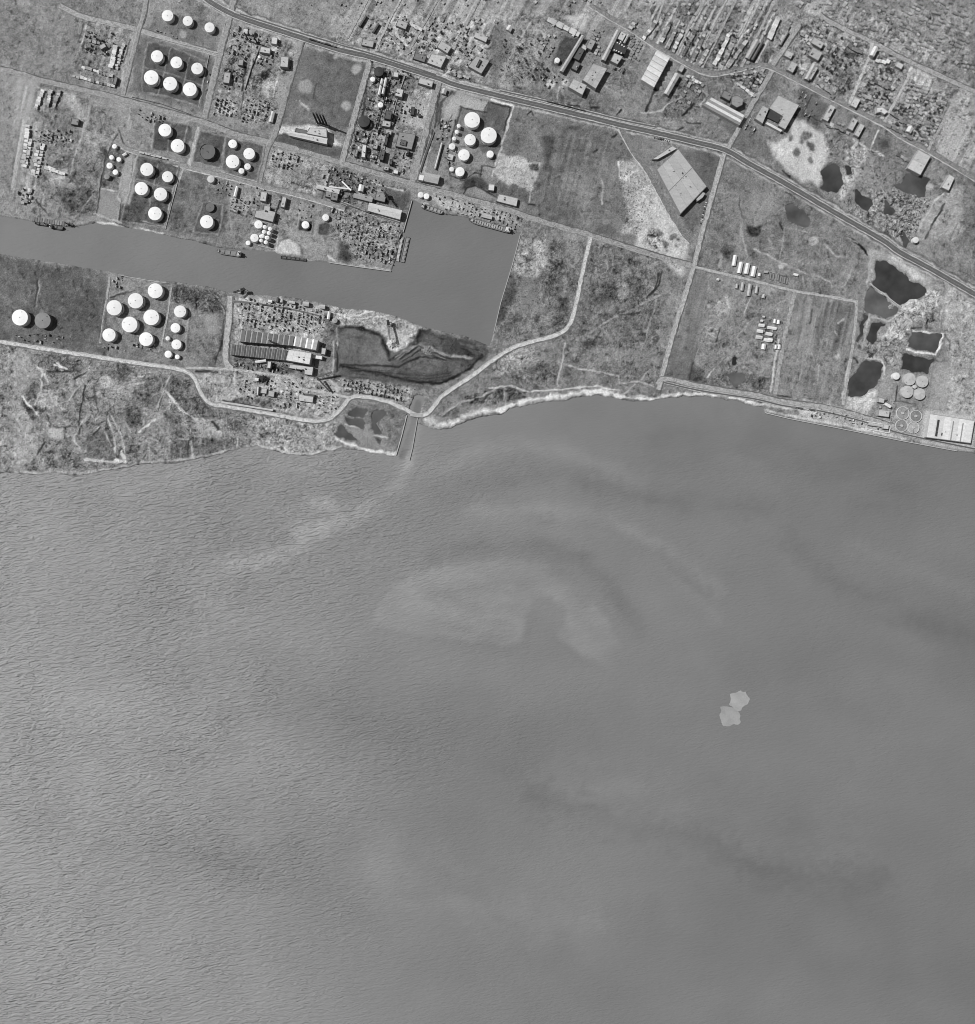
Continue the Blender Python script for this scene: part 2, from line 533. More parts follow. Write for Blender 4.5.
zone([(890, 75), (960, 85), (960, 160), (910, 130)], 120, 4, cn=1.5)
zone(B6(780, 160, 870, 0, 930, 0, 930, 270, 900, 260), 146, 3, cn=0.6)
# --- open fields in the middle
zone([(508, 108), (620, 134), (660, 200), (640, 245), (520, 214), (495, 200)], 98, 3, cn=0.8)
zone(B4(60, 195, 110, 210, 180, 205, 230, 240, 290, 250, 270, 320, 240, 400, 170, 390, 90, 360, 20, 320), 158, 1, 2.5, cn=1.3)
zone(B4(220, 250, 280, 250, 280, 290, 225, 285), 68, 1, 1)
zone(B4(30, 340, 100, 380, 200, 390, 220, 470, 160, 460, 30, 410), 88, 2)
zone(B4(300, 90, 380, 95, 370, 180, 350, 220, 355, 290, 310, 285, 320, 220, 295, 160), 74, 2, 2)
zone(B4(410, 40, 520, 20, 520, 45, 420, 60), 78, 2, 2)
zone(B4(595, 620, 680, 590, 730, 640, 700, 680, 610, 650), 78, 2, 1.5)
zone(B4(740, 230, 840, 225, 900, 280, 960, 420, 930, 560, 880, 660, 750, 650, 790, 530, 750, 350), 140, 2, 2, cn=1.4)
zone(B4(880, 440, 960, 440, 940, 540, 890, 640), 176, 2, 1, cn=1.5)
zone(B4(760, 80, 975, 100, 975, 180, 900, 250, 830, 180), 112, 2, cn=0.6)
zone(B4(400, 260, 600, 300, 560, 520, 380, 440), 106, 4, cn=0.8)
zone(B5(0, 360, 70, 480, 190, 650, 230, 690, 190, 900, 60, 800, -80, 770, -80, 400), 166, 2, 2, cn=1.15)
zone(C5(0, 0, 40, 10, 70, 40, 60, 100, 10, 110, -50, 60), 130, 2, 2, cn=2.5)
zone(C5(70, 60, 95, 65, 100, 110, 75, 105), 96, 1, 1)
zone(C5(110, 20, 160, 30, 150, 55, 110, 50), 100, 1, 1)
for u, v, r in ((20, 30, 22), (25, 80, 16), (90, 80, 14), (130, 40, 14), (60, 20, 9), (165, 65, 12), (150, 95, 10), (95, 120, 10), (45, 115, 9)):
    blob(C5, u, v, r, 92, 2)
blob(B5, 55, 650, 18, 86, 1.5)
# east of the basin
zone(C4(180, 20, 560, 50, 530, 260, 470, 500, 400, 590, 120, 660, 20, 600, 60, 420, 130, 190), 104, 2, cn=1.2)
zone(C4(190, 50, 320, 60, 320, 190, 260, 280, 160, 270, 130, 210), 136, 2, 2, cn=1.7)
zone(C4(210, 110, 250, 100, 240, 180, 215, 185), 98, 2, 1)
zone(C4(350, 60, 430, 70, 430, 240, 380, 290, 310, 400, 330, 200), 82, 2, 2, cn=1.4)
zone(C4(60, 260, 130, 260, 160, 350, 50, 560, 30, 500), 80, 2, 2, cn=0.9)
zone(C4(170, 290, 290, 260, 260, 470, 160, 480), 108, 3, cn=0.5)
blob(C4, 165, 540, 45, 90, 1.0, 1)
zone(C4(410, 380, 445, 390, 440, 470, 395, 460), 68, 2, 1)
zone(C4(360, 490, 430, 490, 430, 550, 380, 560), 78, 2, 2, cn=1.5)
zone(C4(600, 60, 975, 140, 975, 690, 640, 690, 460, 620, 530, 380), 98, 3, cn=1.3)
zone(C4(560, 300, 720, 290, 700, 370, 620, 450, 550, 420), 82, 3, 2, cn=1.3)
zone(C4(630, 220, 720, 205, 740, 250, 640, 270), 80, 2, 2, cn=1.3)
zone(C4(795, 165, 870, 175, 865, 215, 800, 205), 64, 1, 1)
zone(C4(790, 280, 880, 260, 890, 330, 830, 400, 780, 320), 78, 2, 2, cn=1.3)
zone(C4(720, 310, 780, 300, 790, 400, 730, 400), 124, 2, 2, cn=1.5)
zone(C4(540, 640, 610, 625, 600, 720, 550, 700), 70, 2, 2)
zone(D4(50, 60, 260, 30, 280, 120, 120, 200, 0, 200), 128, 2, 2, cn=1.9)
zone(D4(100, 180, 390, 100, 380, 250, 140, 250), 96, 2, cn=1.6)
zone(D4(0, 285, 70, 275, 80, 340, 0, 370), 74, 1, 1.5, cn=1.6)
zone(D4(95, 275, 205, 300, 200, 330, 90, 345), 72, 1, 1.5, cn=1.6)
zone(D4(430, 20, 700, 60, 970, 160, 930, 260, 750, 240, 420, 130), 106, 3, cn=1.2)
# fields to the east
zone(C5(240, 240, 330, 240, 280, 690, 160, 690), 104, 2, cn=0.5)
zone(C5(330, 250, 470, 280, 440, 690, 300, 690), 112, 3, cn=1.0)
zone(C5(380, 400, 470, 380, 440, 480, 340, 500), 134, 2, 2, cn=1.6)
zone(C5(300, 540, 400, 520, 380, 620, 310, 610), 118, 2, 2, cn=1.9)
zone(C5(470, 400, 760, 430, 730, 690, 430, 690), 112, 2, cn=1.1)
zone(C5(835, 370, 1190, 440, 1160, 690, 800, 690), 104, 2, cn=0.8)
zone(D5(130, 0, 280, 0, 230, 240, 90, 210), 98, 2, cn=0.5)
zone(D5(230, 160, 310, 170, 310, 240, 220, 230), 74, 2, 1.5)
zone(D5(400, 0, 730, 0, 700, 310, 360, 260), 110, 2, cn=1.3)
zone(D5(570, 190, 660, 200, 650, 280, 590, 270), 84, 2, 2, cn=1.3)
zone(B5(420, 230, 770, 370, 975, 520, 975, 690, 340, 690), 108, 2, cn=0.9)
zone(B5(570, 370, 720, 420, 720, 520, 580, 500), 122, 4, cn=0.8)
zone(B5(545, 590, 600, 612, 640, 598, 622, 660, 560, 650), 62, 1, 1.5)
zone(C5(550, 0, 620, 0, 615, 35, 570, 30), 62, 1, 1.5)
zone(C5(420, 90, 480, 90, 470, 170, 420, 160), 80, 3, 1)
zone(B5(160, 160, 430, 200, 330, 560, 220, 640, 170, 560), 96, 2, cn=0.5)
zone(B5(420, 0, 650, 60, 700, 180, 700, 240, 560, 180, 470, 150), 100, 2, cn=0.7)
zone(B5(665, 110, 720, 130, 800, 90, 815, 0, 880, 10, 975, 70, 1090, 140, 1015, 200, 985, 300, 975, 380, 930, 345, 870, 358, 760, 270, 700, 190), 176, 2, 2, cn=1.0)
for u, v, r in ((900, 95, 26), (925, 150, 24), (840, 185, 24), (870, 120, 16), (800, 105, 16), (920, 235, 14)):
    blob(B5, u, v, r, 96, 3, 1)
zone(B6(130, 60, 260, 80, 300, 170, 250, 210, 170, 170), 112, 2, 2, cn=1.5)
zone(B6(260, 170, 380, 150, 390, 200, 250, 440, 215, 440, 250, 350), 152, 2, 2, cn=2.0)
zone(B6(340, 260, 540, 230, 540, 400, 350, 400), 114, 2, 2, cn=0.9)
zone(B6(430, 80, 540, 90, 520, 200, 420, 180), 100, 1, 1, cn=0.8)
blob(B6, 480, 135, 32, 72, 1.5, 2)
zone(B6(420, 400, 720, 440, 640, 680, 480, 680, 260, 540), 120, 3, 2, cn=2.1)
zone(B6(640, 480, 930, 380, 930, 690, 680, 690), 138, 4, 2, cn=1.2)
zone(C6(0, 0, 330, 20, 390, 140, 380, 330, 330, 410, 0, 360), 106, 3, cn=1.0)
blob(C6, 80, 62, 26, 160, 1.5, 1)
zone(C6(400, 110, 560, 150, 740, 260, 830, 340, 740, 340, 560, 210, 440, 170, 420, 280, 390, 300), 138, 2, 1.5, cn=1.0)
zone(C6(500, 140, 570, 170, 560, 180, 510, 150), 190, 1, 1)
zone(C6(580, 190, 660, 225, 720, 290, 650, 280, 600, 220), 168, 1, 1)
zone(C6(740, 340, 830, 350, 820, 420, 700, 500, 620, 560, 600, 690, 440, 690, 520, 530, 580, 470, 700, 400), 146, 2, 2, cn=2.4)
blob(C6, 640, 425, 42, 182, 1.5, 1)
blob(C6, 600, 455, 22, 176, 1.5, 1)
blob(C6, 475, 620, 26, 158, 2, 1)
zone(C6(720, 480, 810, 470, 800, 560, 690, 530), 118, 2, 2, cn=2.0)
zone(C6(830, 340, 990, 340, 990, 690, 860, 690, 820, 560), 150, 3, 2, cn=1.3)
zone(D6(760, 140, 920, 110, 920, 430, 740, 390), 132, 2, 1, cn=0.8)
zone([(950, 280), (1000, 290), (1000, 450), (945, 440)], 138, 3, 2, cn=1.5)
zone(D6(380, 0, 620, 0, 600, 70, 560, 160, 470, 130, 380, 100), 112, 2, 1, cn=1.9)
zone(D6(470, 180, 580, 170, 560, 390, 450, 330), 124, 2, 1, cn=0.9)
zone(D6(270, 330, 350, 330, 400, 290, 450, 280, 430, 360, 370, 440, 260, 400), 178, 2, 1.5, cn=1.3)
zone(D6(450, 390, 730, 380, 720, 580, 530, 560), 118, 2, 1, cn=1.2)
zone(D6(560, 180, 740, 200, 735, 370, 560, 350), 118, 1, 1, cn=0.7)
zone(D6(0, 340, 260, 380, 530, 470, 530, 560, 200, 490, 0, 460), 140, 2, 1, cn=1.4)
zone(D6(720, 400, 1000, 440, 1000, 640, 690, 590), 160, 2, 1, cn=0.6)
# marsh and spoil along the south west shore
zone([(15, 346), (170, 371), (205, 405), (260, 417), (335, 425), (340, 449), (300, 458), (240, 452), (160, 466), (100, 475), (15, 478), (-700, 480), (-700, 330)], 116, 2, 2, cn=1.6)
zone(D1(30, 60, 120, 60, 160, 200, 60, 330, 130, 480, 160, 620, 60, 740, 30, 740), 140, 4, 2, cn=1.2)
zone(D1(90, 70, 420, 80, 410, 180, 230, 190, 130, 130), 92, 2, 2, cn=1.6)
zone(D1(500, 130, 700, 150, 690, 230, 540, 220), 88, 2, 2, cn=1.4)
zone(D1(800, 195, 975, 215, 975, 330, 890, 290), 90, 2, 2, cn=1.2)
zone(D1(740, 230, 870, 250, 860, 400, 740, 380, 700, 300), 92, 3, 2.5, cn=1.5)
zone(D1(660, 370, 740, 370, 750, 460, 690, 490), 82, 2, 2.5, cn=1.5)
zone(D1(95, 270, 160, 260, 150, 330, 100, 350), 88, 2, 2, cn=1.2)
zone(D1(70, 330, 100, 350, 150, 440, 140, 470, 110, 450), 76, 1, 1)
zone(D1(430, 540, 560, 520, 600, 640, 480, 690, 420, 640), 96, 3, 2, cn=1.2)
zone(D1(160, 620, 380, 640, 420, 740, 200, 740), 104, 3, 2, cn=1.6)
zone(D1(220, 510, 300, 500, 310, 580, 220, 560), 164, 2, 2, cn=0.8)
zone(D1(900, 400, 975, 400, 975, 560, 910, 540), 104, 3, 2, cn=1.2)
zone(D2(0, 200, 100, 210, 200, 340, 300, 430, 200, 460, 60, 380, 0, 330), 88, 3, 2.5, cn=1.5)
zone(D2(130, 440, 300, 460, 310, 540, 240, 580, 150, 500), 146, 2, 2.5, cn=1.3)
zone(D2(300, 450, 440, 470, 440, 550, 380, 560), 92, 2, 2.5, cn=1.8)
zone(D2(0, 560, 130, 570, 360, 560, 370, 620, 0, 700), 98, 3, 2, cn=1.3)
zone(D2(440, 430, 960, 480, 960, 560, 890, 650, 650, 650, 500, 600), 128, 2, 2, cn=2.2)
# the works and coal yard
zone(C2(390, 380, 910, 440, 880, 690, 370, 690, 360, 420), 138, 2, 1.5, cn=1.9)
zone(C2(10, 310, 300, 350, 310, 690, 0, 690), 106, 2, 1.5, cn=1.1)
zone(C2(30, 320, 280, 360, 310, 460, 240, 480, 20, 420), 82, 2, 2, cn=1.5)
zone(C2(200, 480, 270, 490, 270, 600, 200, 600), 134, 3, 2, cn=0.7)
zone(C2(890, 480, 990, 500, 990, 690, 880, 690), 96, 2, 1.5, cn=1.2)
zone(D2(340, 160, 960, 230, 975, 420, 880, 450, 400, 390, 230, 350, 150, 210), 138, 2, 2, cn=1.9)
zone(D2(370, 90, 660, 120, 660, 180, 370, 155), 100, 2, 1.5, cn=1.8)
zone(D2(500, 200, 580, 210, 570, 250, 500, 245), 60, 1, 1.5)
zone(D2(560, 130, 700, 160, 720, 190, 570, 180), 70, 1, 1)
zone(D2(380, 330, 590, 350, 580, 380, 330, 360), 92, 1, 1.5, cn=1.5)
zone(D3(20, 0, 900, 0, 880, 90, 700, 230, 600, 265, 480, 250, 20, 220), 84, 1, 1, cn=0.7)
zone(C3(45, 560, 150, 555, 240, 580, 300, 610, 330, 690, 370, 760, 60, 790), 96, 2, 1, cn=0.5)
zone(C3(400, 690, 520, 585, 570, 578, 760, 630, 920, 690, 880, 760, 600, 740), 72, 2, 1, cn=0.8)
stroke(C3(60, 562, 150, 556, 240, 580, 295, 610, 325, 690) + D3(345, 110), 52, 4.0, 3, 0.6)
stroke(D3(345, 110, 440, 80, 500, 20) + C3(520, 580, 570, 575), 56, 4.0, 3, 0.6)
stroke(D3(60, 150, 120, 160, 260, 190, 400, 220, 520, 245, 620, 250, 700, 220, 800, 165, 870, 90), 54, 3.4, 2, 0.6)
stroke(D3(60, 140, 400, 150, 520, 95, 700, 105), 62, 2.0, 1.5, 0.6)
stroke(D3(380, 100, 470, 40, 520, 15, 640, 80, 740, 100, 810, 105), 132, 2.6, 2, 0.8)
for k in range(5):
    stroke(D3(395 + k * 8, 104 + k * 5, 440 + k * 10, 72 + k * 7, 500 + k * 6, 22 + k * 10, 560 + k * 4, 40 + k * 14, 660, 92 + k * 9), (128, 70, 120, 66, 104)[k], 1.3, 1, 0.2)
for k in range(6):
    stroke(D3(120, 168 + k * 9, 400, 180 + k * 11, 560, 196 + k * 9, 690, 178 + k * 8), (92, 66)[k % 2], 1.5, 1, 0.3, 0.55)
for k in range(4):
    stroke(D3(600 + k * 30, -20 + k * 12, 860 - k * 10, 40 + k * 16), (98, 60)[k % 2], 1.8, 1.2, 0.4, 0.7)
stroke(D3(700, 10, 830, 45), 120, 2.2, 2, 0.5)
stroke(D3(530, 140, 650, 155), 104, 3, 3, 0.5)
stroke(D3(90, 200, 250, 215, 450, 250, 560, 280), 108, 4, 2.5, 0.6)
zone(C3(0, 435, 240, 462, 400, 505, 560, 565, 510, 590, 440, 670, 400, 690, 330, 690, 320, 640, 280, 600, 200, 560, 0, 540), 142, 1, 1.2, cn=1.9)
zone(D3(332, -40, 430, -40, 450, 0, 410, 36, 365, 68, 340, 46), 166, 1, 1, cn=1.5)
zone(D3(60, 220, 480, 270, 480, 360, 420, 370, 220, 320, 60, 290), 130, 2, 1.5, cn=2.0)
zone(D3(120, 360, 330, 380, 440, 420, 375, 665, 60, 600, 30, 540, 60, 470), 104, 1, 1, cn=0.9)
zone(D3(100, 500, 250, 530, 300, 630, 180, 610), 114, 2, 1, cn=0.5)
stroke(D3(90, 482, 170, 508), 170, 1.5, 1)
stroke(D3(250, 545, 335, 560), 160, 1.5, 1)
zone(D3(255, 555, 295, 565, 288, 608), 62, 1, 0.5)
stroke(D3(40, 570, 120, 602, 220, 632, 372, 658), 190, 4.0, 2, 0.8)
stroke(D3(438, 440, 410, 560, 375, 665), 178, 2.0, 1.2, 0.3)
stroke(D3(505, 455, 470, 640, 450, 690), 160, 1.6, 1, 0.3)
stroke(D3(640, 430, 700, 390, 760, 350, 860, 330, 980, 265), 150, 2, 1.5)
zone(D3(640, 430, 720, 370, 700, 410, 660, 450), 78, 1, 1, cn=1.2)
zone(D3(770, 330, 960, 280, 975, 360, 780, 370), 84, 1, 1.5, cn=1.8)
# beach
stroke([(427, 420), (438, 426), (452, 424), (463, 418), (480, 411), (500, 410)], 182, 6, 4, 1.5)
stroke([(500, 410), (512, 404), (530, 401), (550, 397.5), (575, 393.5), (594, 391), (608, 393), (622, 396.5)], 192, 6.5, 3, 1.2)
stroke([(622, 396.5), (640, 399), (655, 399), (664, 395.5), (686, 394), (706, 394), (725, 396.5), (743, 400), (763, 405)], 186, 3.6, 2, 0.8)
stroke([(766, 410), (790, 416), (822, 421.5), (860, 429), (905, 438.5)], 170, 2.4, 1.5, 0.4)
stroke([(763, 404), (790, 408), (815, 413)], 188, 4, 3, 1.5)
stroke([(425, 429), (440, 432), (452, 430), (463, 424.5), (482, 417.5)], 92, 2, 1.5, 0.8, 0.6)
stroke([(15, 472), (60, 473), (100, 471), (137, 463.5), (187, 459), (222, 452.5), (258, 444.5)], 152, 2.4, 2, 1.0)
stroke([(258, 444.5), (289, 453), (313, 454), (340, 447)], 168, 2.4, 2, 1.0)
# embankment lines, paths, ditches
def offset_line(pts, d):
    out = []
    for i, p in enumerate(pts):
        v = (Vector(pts[min(i + 1, len(pts) - 1)]) - Vector(pts[max(i - 1, 0)])).normalized()
        out.append((p[0] - v.y * d, p[1] + v.x * d))
    return out


stroke(RAIL_MAIN[:9], 128, 15, 3, 0.8, 0.8)
stroke(RAIL_MAIN[8:], 106, 15, 3, 0.6, 0.75)
stroke(offset_line(RAIL_MAIN, 5.4), 160, 1.8, 1.5, 0.6, 0.75)
stroke(offset_line(RAIL_MAIN, -5.2), 168, 1.6, 1.5, 0.6, 0.75)
stroke(offset_line(RAIL_MAIN, -7.2), 92, 1.4, 1.5, 0.6, 0.6)
for pts, t, w in (
    (A4(0, 513, 130, 550, 95, 690), 188, 1.8), (B4(110, 0, 50, 200, 10, 320), 160, 1.8), (A4(115, 560, 80, 690), 62, 1.4), (A4(0, 530, 110, 560), 70, 1.6),
    (D4(430, 20, 410, 140, 385, 260), 156, 1.8), (D4(410, 135, 530, 170, 640, 180, 740, 210, 742, 250), 160, 1.8), (D4(740, 250, 860, 238, 910, 180), 150, 1.4),
    (D4(860, 238, 940, 268), 160, 1.6), (D4(770, 310, 830, 255), 150, 1.3), (D4(0, 280, 120, 263, 210, 295, 380, 285, 550, 268, 620, 265, 740, 290), 176, 1.8),
    (D4(80, 270, 80, 345), 150, 1.2), (D4(800, 320, 900, 325), 160, 2), (C4(570, 590, 700, 510, 780, 470, 900, 410, 975, 375), 136, 1.6), (C5(0, 400, 110, 350), 128, 1.6),
    (C4(740, 490, 860, 470), 78, 1.2), (C4(870, 690, 910, 560, 960, 400), 146, 1.0), (C4(970, 250, 950, 330, 900, 390), 66, 1.8), (C5(70, 240, 50, 320, 0, 375), 66, 1.8),
    (C5(440, 690, 560, 540, 700, 440, 780, 400), 134, 1.5), (C5(400, 560, 380, 640), 84, 1.6), (C5(330, 280, 340, 330, 300, 500, 270, 690), 128, 1.0), (C5(540, 480, 580, 390, 570, 310), 150, 1.4),
    (C5(520, 0, 560, 160), 136, 2.0), (C5(600, 110, 780, 200, 880, 240, 975, 275), 146, 1.5), (C5(770, 0, 745, 160), 130, 1.2), (C5(410, 140, 400, 210), 134, 2.4),
    (B5(430, 410, 520, 430, 520, 688), 128, 2.0), (B5(510, 440, 525, 560), 88, 1.0), (C6(140, 80, 200, 140, 280, 165, 305, 210, 280, 270, 240, 330), 142, 1.8), (C6(240, 205, 270, 215, 250, 260), 138, 1.2),
    (C6(0, 240, 90, 255, 180, 300, 185, 340), 146, 1.5), (C6(405, 150, 385, 300, 372, 470), 150, 1.6), (C6(300, 55, 370, 110, 390, 140), 48, 2.6), (C6(402, 308, 578, 446), 168, 1.6), (C6(280, 50, 330, 75), 150, 1.4),
    (C6(650, 575, 820, 598, 790, 700), 196, 1.6), (D6(615, 58, 780, 85, 815, 15), 205, 1.6), (D6(380, 100, 470, 115, 490, 200), 170, 1.8), (D6(560, 260, 550, 350), 46, 1.2), (D6(560, 350, 640, 365), 70, 1.0),
    (A6(130, 640, 20, 590, 70, 490), 70, 1.0), (B6(450, 60, 400, 170, 340, 130, 310, 110), 180, 1.8), (B6(410, 165, 480, 205), 170, 1.6), (B6(330, 130, 300, 160), 170, 3),
    (B6(690, 610, 770, 470, 820, 420), 160, 1.6), (B6(760, 600, 830, 480), 76, 2.0), (B6(720, 680, 780, 560), 84, 2.0), (B6(860, 690, 900, 600), 120, 1.6),
    (B4(640, 340, 650, 370, 640, 480), 150, 1.6), (B4(640, 240, 645, 340), 120, 1.0), (B4(740, 240, 745, 320, 800, 360), 180, 1.8), (B4(220, 480, 260, 484), 60, 1.2), (B4(235, 400, 222, 470), 150, 1.4),
    (B4(520, 520, 540, 590), 130, 1.2), (B4(700, 95, 725, 80), 62, 1.6), (B4(590, 190, 615, 178), 66, 1.8), (A4(380, 560, 395, 440), 160, 1.2), (A4(450, 545, 510, 550), 66, 1.6), (A4(585, 560, 625, 552), 58, 2.4),
    (A4(215, 600, 240, 580, 250, 600), 56, 1.4), (A4(130, 435, 180, 450), 62, 1.4), (A4(730, 600, 755, 575), 60, 2.0), (A4(630, 425, 740, 480), 140, 1.2),
    (A4(175, 150, 120, 260, 80, 360, 60, 440), 138, 1.6), (A4(60, 440, 100, 425), 150, 1.2), (A4(250, 110, 240, 150, 260, 190, 300, 190, 325, 150, 290, 115, 250, 110), 150, 1.6),
    (A4(240, 180, 290, 230, 320, 310, 380, 390), 140, 1.8), (A4(150, 340, 220, 340, 260, 380, 230, 410, 170, 395, 130, 360), 134, 1.4), (A4(175, 165, 230, 70), 150, 1.6),
    (A4(320, 160, 350, 180, 330, 280), 128, 1.2), (A4(830, 540, 870, 590, 940, 590, 975, 580), 148, 1.4), (A4(895, 580, 950, 450), 62, 2.4), (A5(0, 590, 60, 580, 100, 540, 210, 490), 150, 1.5),
    (A5(185, 610, 250, 540), 60, 2.6), (A5(300, 460, 330, 480, 280, 550), 150, 1.6), (A5(220, 640, 270, 650, 300, 600), 130, 1.4), (B5(150, 60, 190, 40), 66, 1.6), (B5(215, 15, 290, 20), 64, 1.6),
    (B5(250, 30, 265, 90, 290, 70), 140, 1.2), (B5(760, 290, 800, 325), 60, 2.0), (B5(780, 415, 815, 430), 66, 2.0), (B5(740, 590, 760, 630), 60, 2.0), (B5(760, 690, 770, 610, 920, 650), 138, 1.2),
    (D1(180, 170, 180, 300, 140, 370), 168, 2), (D1(140, 140, 180, 170, 220, 250), 174, 2.5), (D1(70, 320, 160, 440), 184, 2.2), (D1(250, 140, 330, 165, 270, 135), 196, 2), (D1(260, 180, 350, 182), 66, 1.6),
    (D1(430, 260, 420, 320, 400, 420, 395, 540), 66, 2.4), (D1(420, 230, 330, 350, 250, 380), 150, 1.5), (D1(440, 430, 360, 560, 400, 620), 158, 1.6), (D1(480, 260, 500, 400), 100, 2), (D1(560, 440, 590, 540, 605, 640), 166, 1.8),
    (D1(580, 440, 640, 540, 660, 640), 164, 1.6), (D1(540, 530, 580, 610), 158, 1.4), (D1(620, 280, 700, 250, 770, 245), 162, 1.8), (D1(610, 260, 660, 270), 150, 1.2), (D1(910, 215, 880, 290, 840, 390), 156, 1.8),
    (D1(890, 290, 975, 400), 178, 1.8), (D1(740, 525, 830, 460), 178, 3.0), (D1(430, 685, 620, 700), 170, 2.6), (D1(640, 640, 660, 700, 610, 690), 180, 4), (D1(720, 640, 735, 710), 96, 1.6), (D1(480, 540, 520, 500), 62, 1.6),
    (D1(370, 220, 430, 190), 70, 2), (D1(230, 480, 210, 430), 80, 1.8), (D1(260, 500, 320, 500, 310, 570), 66, 1.2), (D1(150, 660, 200, 590), 72, 1.4), (D1(740, 600, 790, 560, 850, 580), 150, 1.6), (D1(660, 470, 690, 530), 160, 1.2),
    (D2(0, 325, 80, 410, 130, 440), 178, 1.8), (D2(130, 440, 290, 530), 170, 2.4), (D2(240, 470, 280, 510), 70, 2.6), (D2(110, 570, 105, 660), 80, 2.2), (D2(125, 580, 130, 680), 160, 1.6), (D2(0, 575, 110, 570), 150, 1.6),
    (D2(390, 560, 380, 610), 160, 2), (D2(540, 440, 600, 520), 160, 1.4), (D2(640, 540, 660, 610), 164, 1.4), (D2(370, 170, 370, 260, 410, 290, 510, 300), 160, 1.8), (D2(510, 275, 620, 260, 630, 225), 168, 1.6),
    (D2(150, 180, 270, 185), 66, 2.4), (D2(150, 200, 290, 215), 150, 1.2), (D2(300, 345, 590, 400), 70, 1.4), (D2(420, 315, 720, 350), 130, 1.2), (D2(300, 0, 260, 130), 70, 1.6),
    (D3(0, 230, 50, 270, 40, 300, 0, 310), 150, 2.4), (D3(170, 265, 240, 285), 60, 1.8), (D3(90, 290, 440, 350), 74, 1.6), (D3(80, 275, 470, 335), 168, 1.4), (D3(20, 0, 15, 200), 150, 1.6), (D3(40, 0, 40, 180), 64, 2.0),
    (C2(400, 400, 600, 440, 880, 500), 176, 2.6), (C2(370, 430, 400, 470, 410, 560), 172, 1.8), (C2(215, 340, 280, 390, 310, 470, 300, 600), 144, 1.6), (C2(225, 345, 300, 430, 320, 480), 76, 1.2), (C2(310, 490, 290, 690), 62, 1.4), (C2(410, 400, 600, 420), 165, 1.4),
    (C2(600, 120, 620, 40), 165, 1.6), (C2(500, 115, 600, 125), 150, 2.0), (C2(780, 175, 820, 180), 190, 2.0), (C2(900, 150, 960, 190), 172, 2.5),
    (C1(575, 385, 640, 365, 750, 330), 60, 2.6), (C1(560, 390, 620, 360, 740, 335), 140, 1.2), (C1(160, 290, 140, 440), 70, 1.4), (C1(170, 295, 150, 440), 140, 1.0),
    (B1(345, 310, 370, 200, 430, 30), 150, 1.8), (B1(590, 80, 540, 240, 490, 540), 146, 2.0), (B1(610, 80, 560, 200), 68, 1.4), (B1(620, 50, 660, 150, 690, 190), 66, 1.6), (B1(640, 310, 620, 440, 640, 480, 620, 580), 150, 2.0), (B1(525, 395, 610, 408), 168, 1.2),
    (B1(640, 480, 625, 580), 66, 1.4), (B1(555, 180, 490, 545), 66, 1.6), (B1(390, 540, 480, 420), 134, 1.6), (B1(150, 460, 220, 550), 80, 2.0), (B1(500, 590, 600, 600, 720, 625), 196, 2.0), (B1(720, 625, 880, 650), 190, 1.8),
    (B1(610, 590, 740, 635), 76, 1.2), (B1(480, 540, 640, 590), 150, 1.4), (B1(760, 580, 880, 610, 960, 330), 140, 1.4), (B1(730, 340, 840, 370), 130, 1.2), (B1(850, 360, 800, 480), 130, 1.0),
    (A1(440, 90, 410, 200), 168, 1.8), (A1(425, 80, 390, 190), 84, 1.0), (A1(640, 540, 620, 640), 130, 1.2), (A1(690, 560, 670, 680), 150, 1.0), (A1(470, 490, 440, 640), 130, 1.6), (A1(690, 170, 650, 300), 92, 1.6),
    (A2(430, 330, 410, 460), 62, 2.0), (A2(480, 230, 430, 460), 148, 1.8), (A2(620, 370, 590, 500), 176, 1.4), (A2(690, 210, 660, 260), 84, 3), (A2(420, 470, 400, 620), 90, 1.6), (A2(770, 230, 760, 320), 116, 1.0), (A2(860, 240, 880, 300), 118, 1.4), (A2(840, 420, 820, 510), 84, 1.2),
    (A2(740, 520, 790, 570), 150, 3), (B2(160, 40, 110, 250), 156, 2.4), (B2(320, 100, 290, 280), 108, 1.6), (B2(425, 130, 400, 230, 460, 250), 116, 1.4), (B2(290, 480, 330, 490), 100, 1.4), (B2(345, 520, 440, 552), 62, 1.2),
    (B2(470, 450, 430, 550), 140, 1.2), (B2(340, 560, 360, 640, 430, 680), 132, 1.4), (B2(600, 560, 640, 440), 62, 2.4), (B2(745, 480, 730, 600, 690, 680), 140, 1.4), (B2(850, 490, 830, 660), 140, 1.6), (B2(700, 650, 960, 680), 130, 1.4),
    (B2(930, 270, 900, 370, 870, 450), 72, 1.8), (B2(920, 280, 890, 360), 160, 1.4), (B2(540, 160, 500, 350), 118, 1.4), (B2(200, 480, 150, 620), 110, 1.2), (B2(0, 80, 40, 20), 80, 1.0),
    (B3(400, 110, 380, 160, 470, 172, 490, 80), 60, 1.4), (B3(720, 0, 680, 190, 690, 320, 770, 345, 830, 300, 870, 310), 58, 1.4), (B3(870, 260, 865, 320), 56, 1.4), (B3(880, 262, 950, 270), 58, 1.2), (B3(830, 150, 975, 150), 70, 1.2),
    (B3(760, 430, 780, 390, 830, 375, 950, 440), 60, 1.4), (B3(470, 480, 525, 470, 560, 480), 150, 1.6), (B3(240, 360, 420, 405), 170, 1.2), (B3(590, 60, 520, 260, 500, 340), 74, 2.6), (B3(580, 100, 540, 310), 150, 1.6),
    (B3(60, 560, 70, 690), 150, 1.6), (B3(30, 570, 40, 650), 130, 1.4), (C3(100, 20, 130, 130, 200, 180), 144, 1.4), (C3(0, 185, 150, 205, 350, 233), 164, 1.6), (C3(10, 480, 160, 490, 250, 460), 190, 1.2), (C3(20, 500, 160, 510, 340, 490), 186, 1.0),
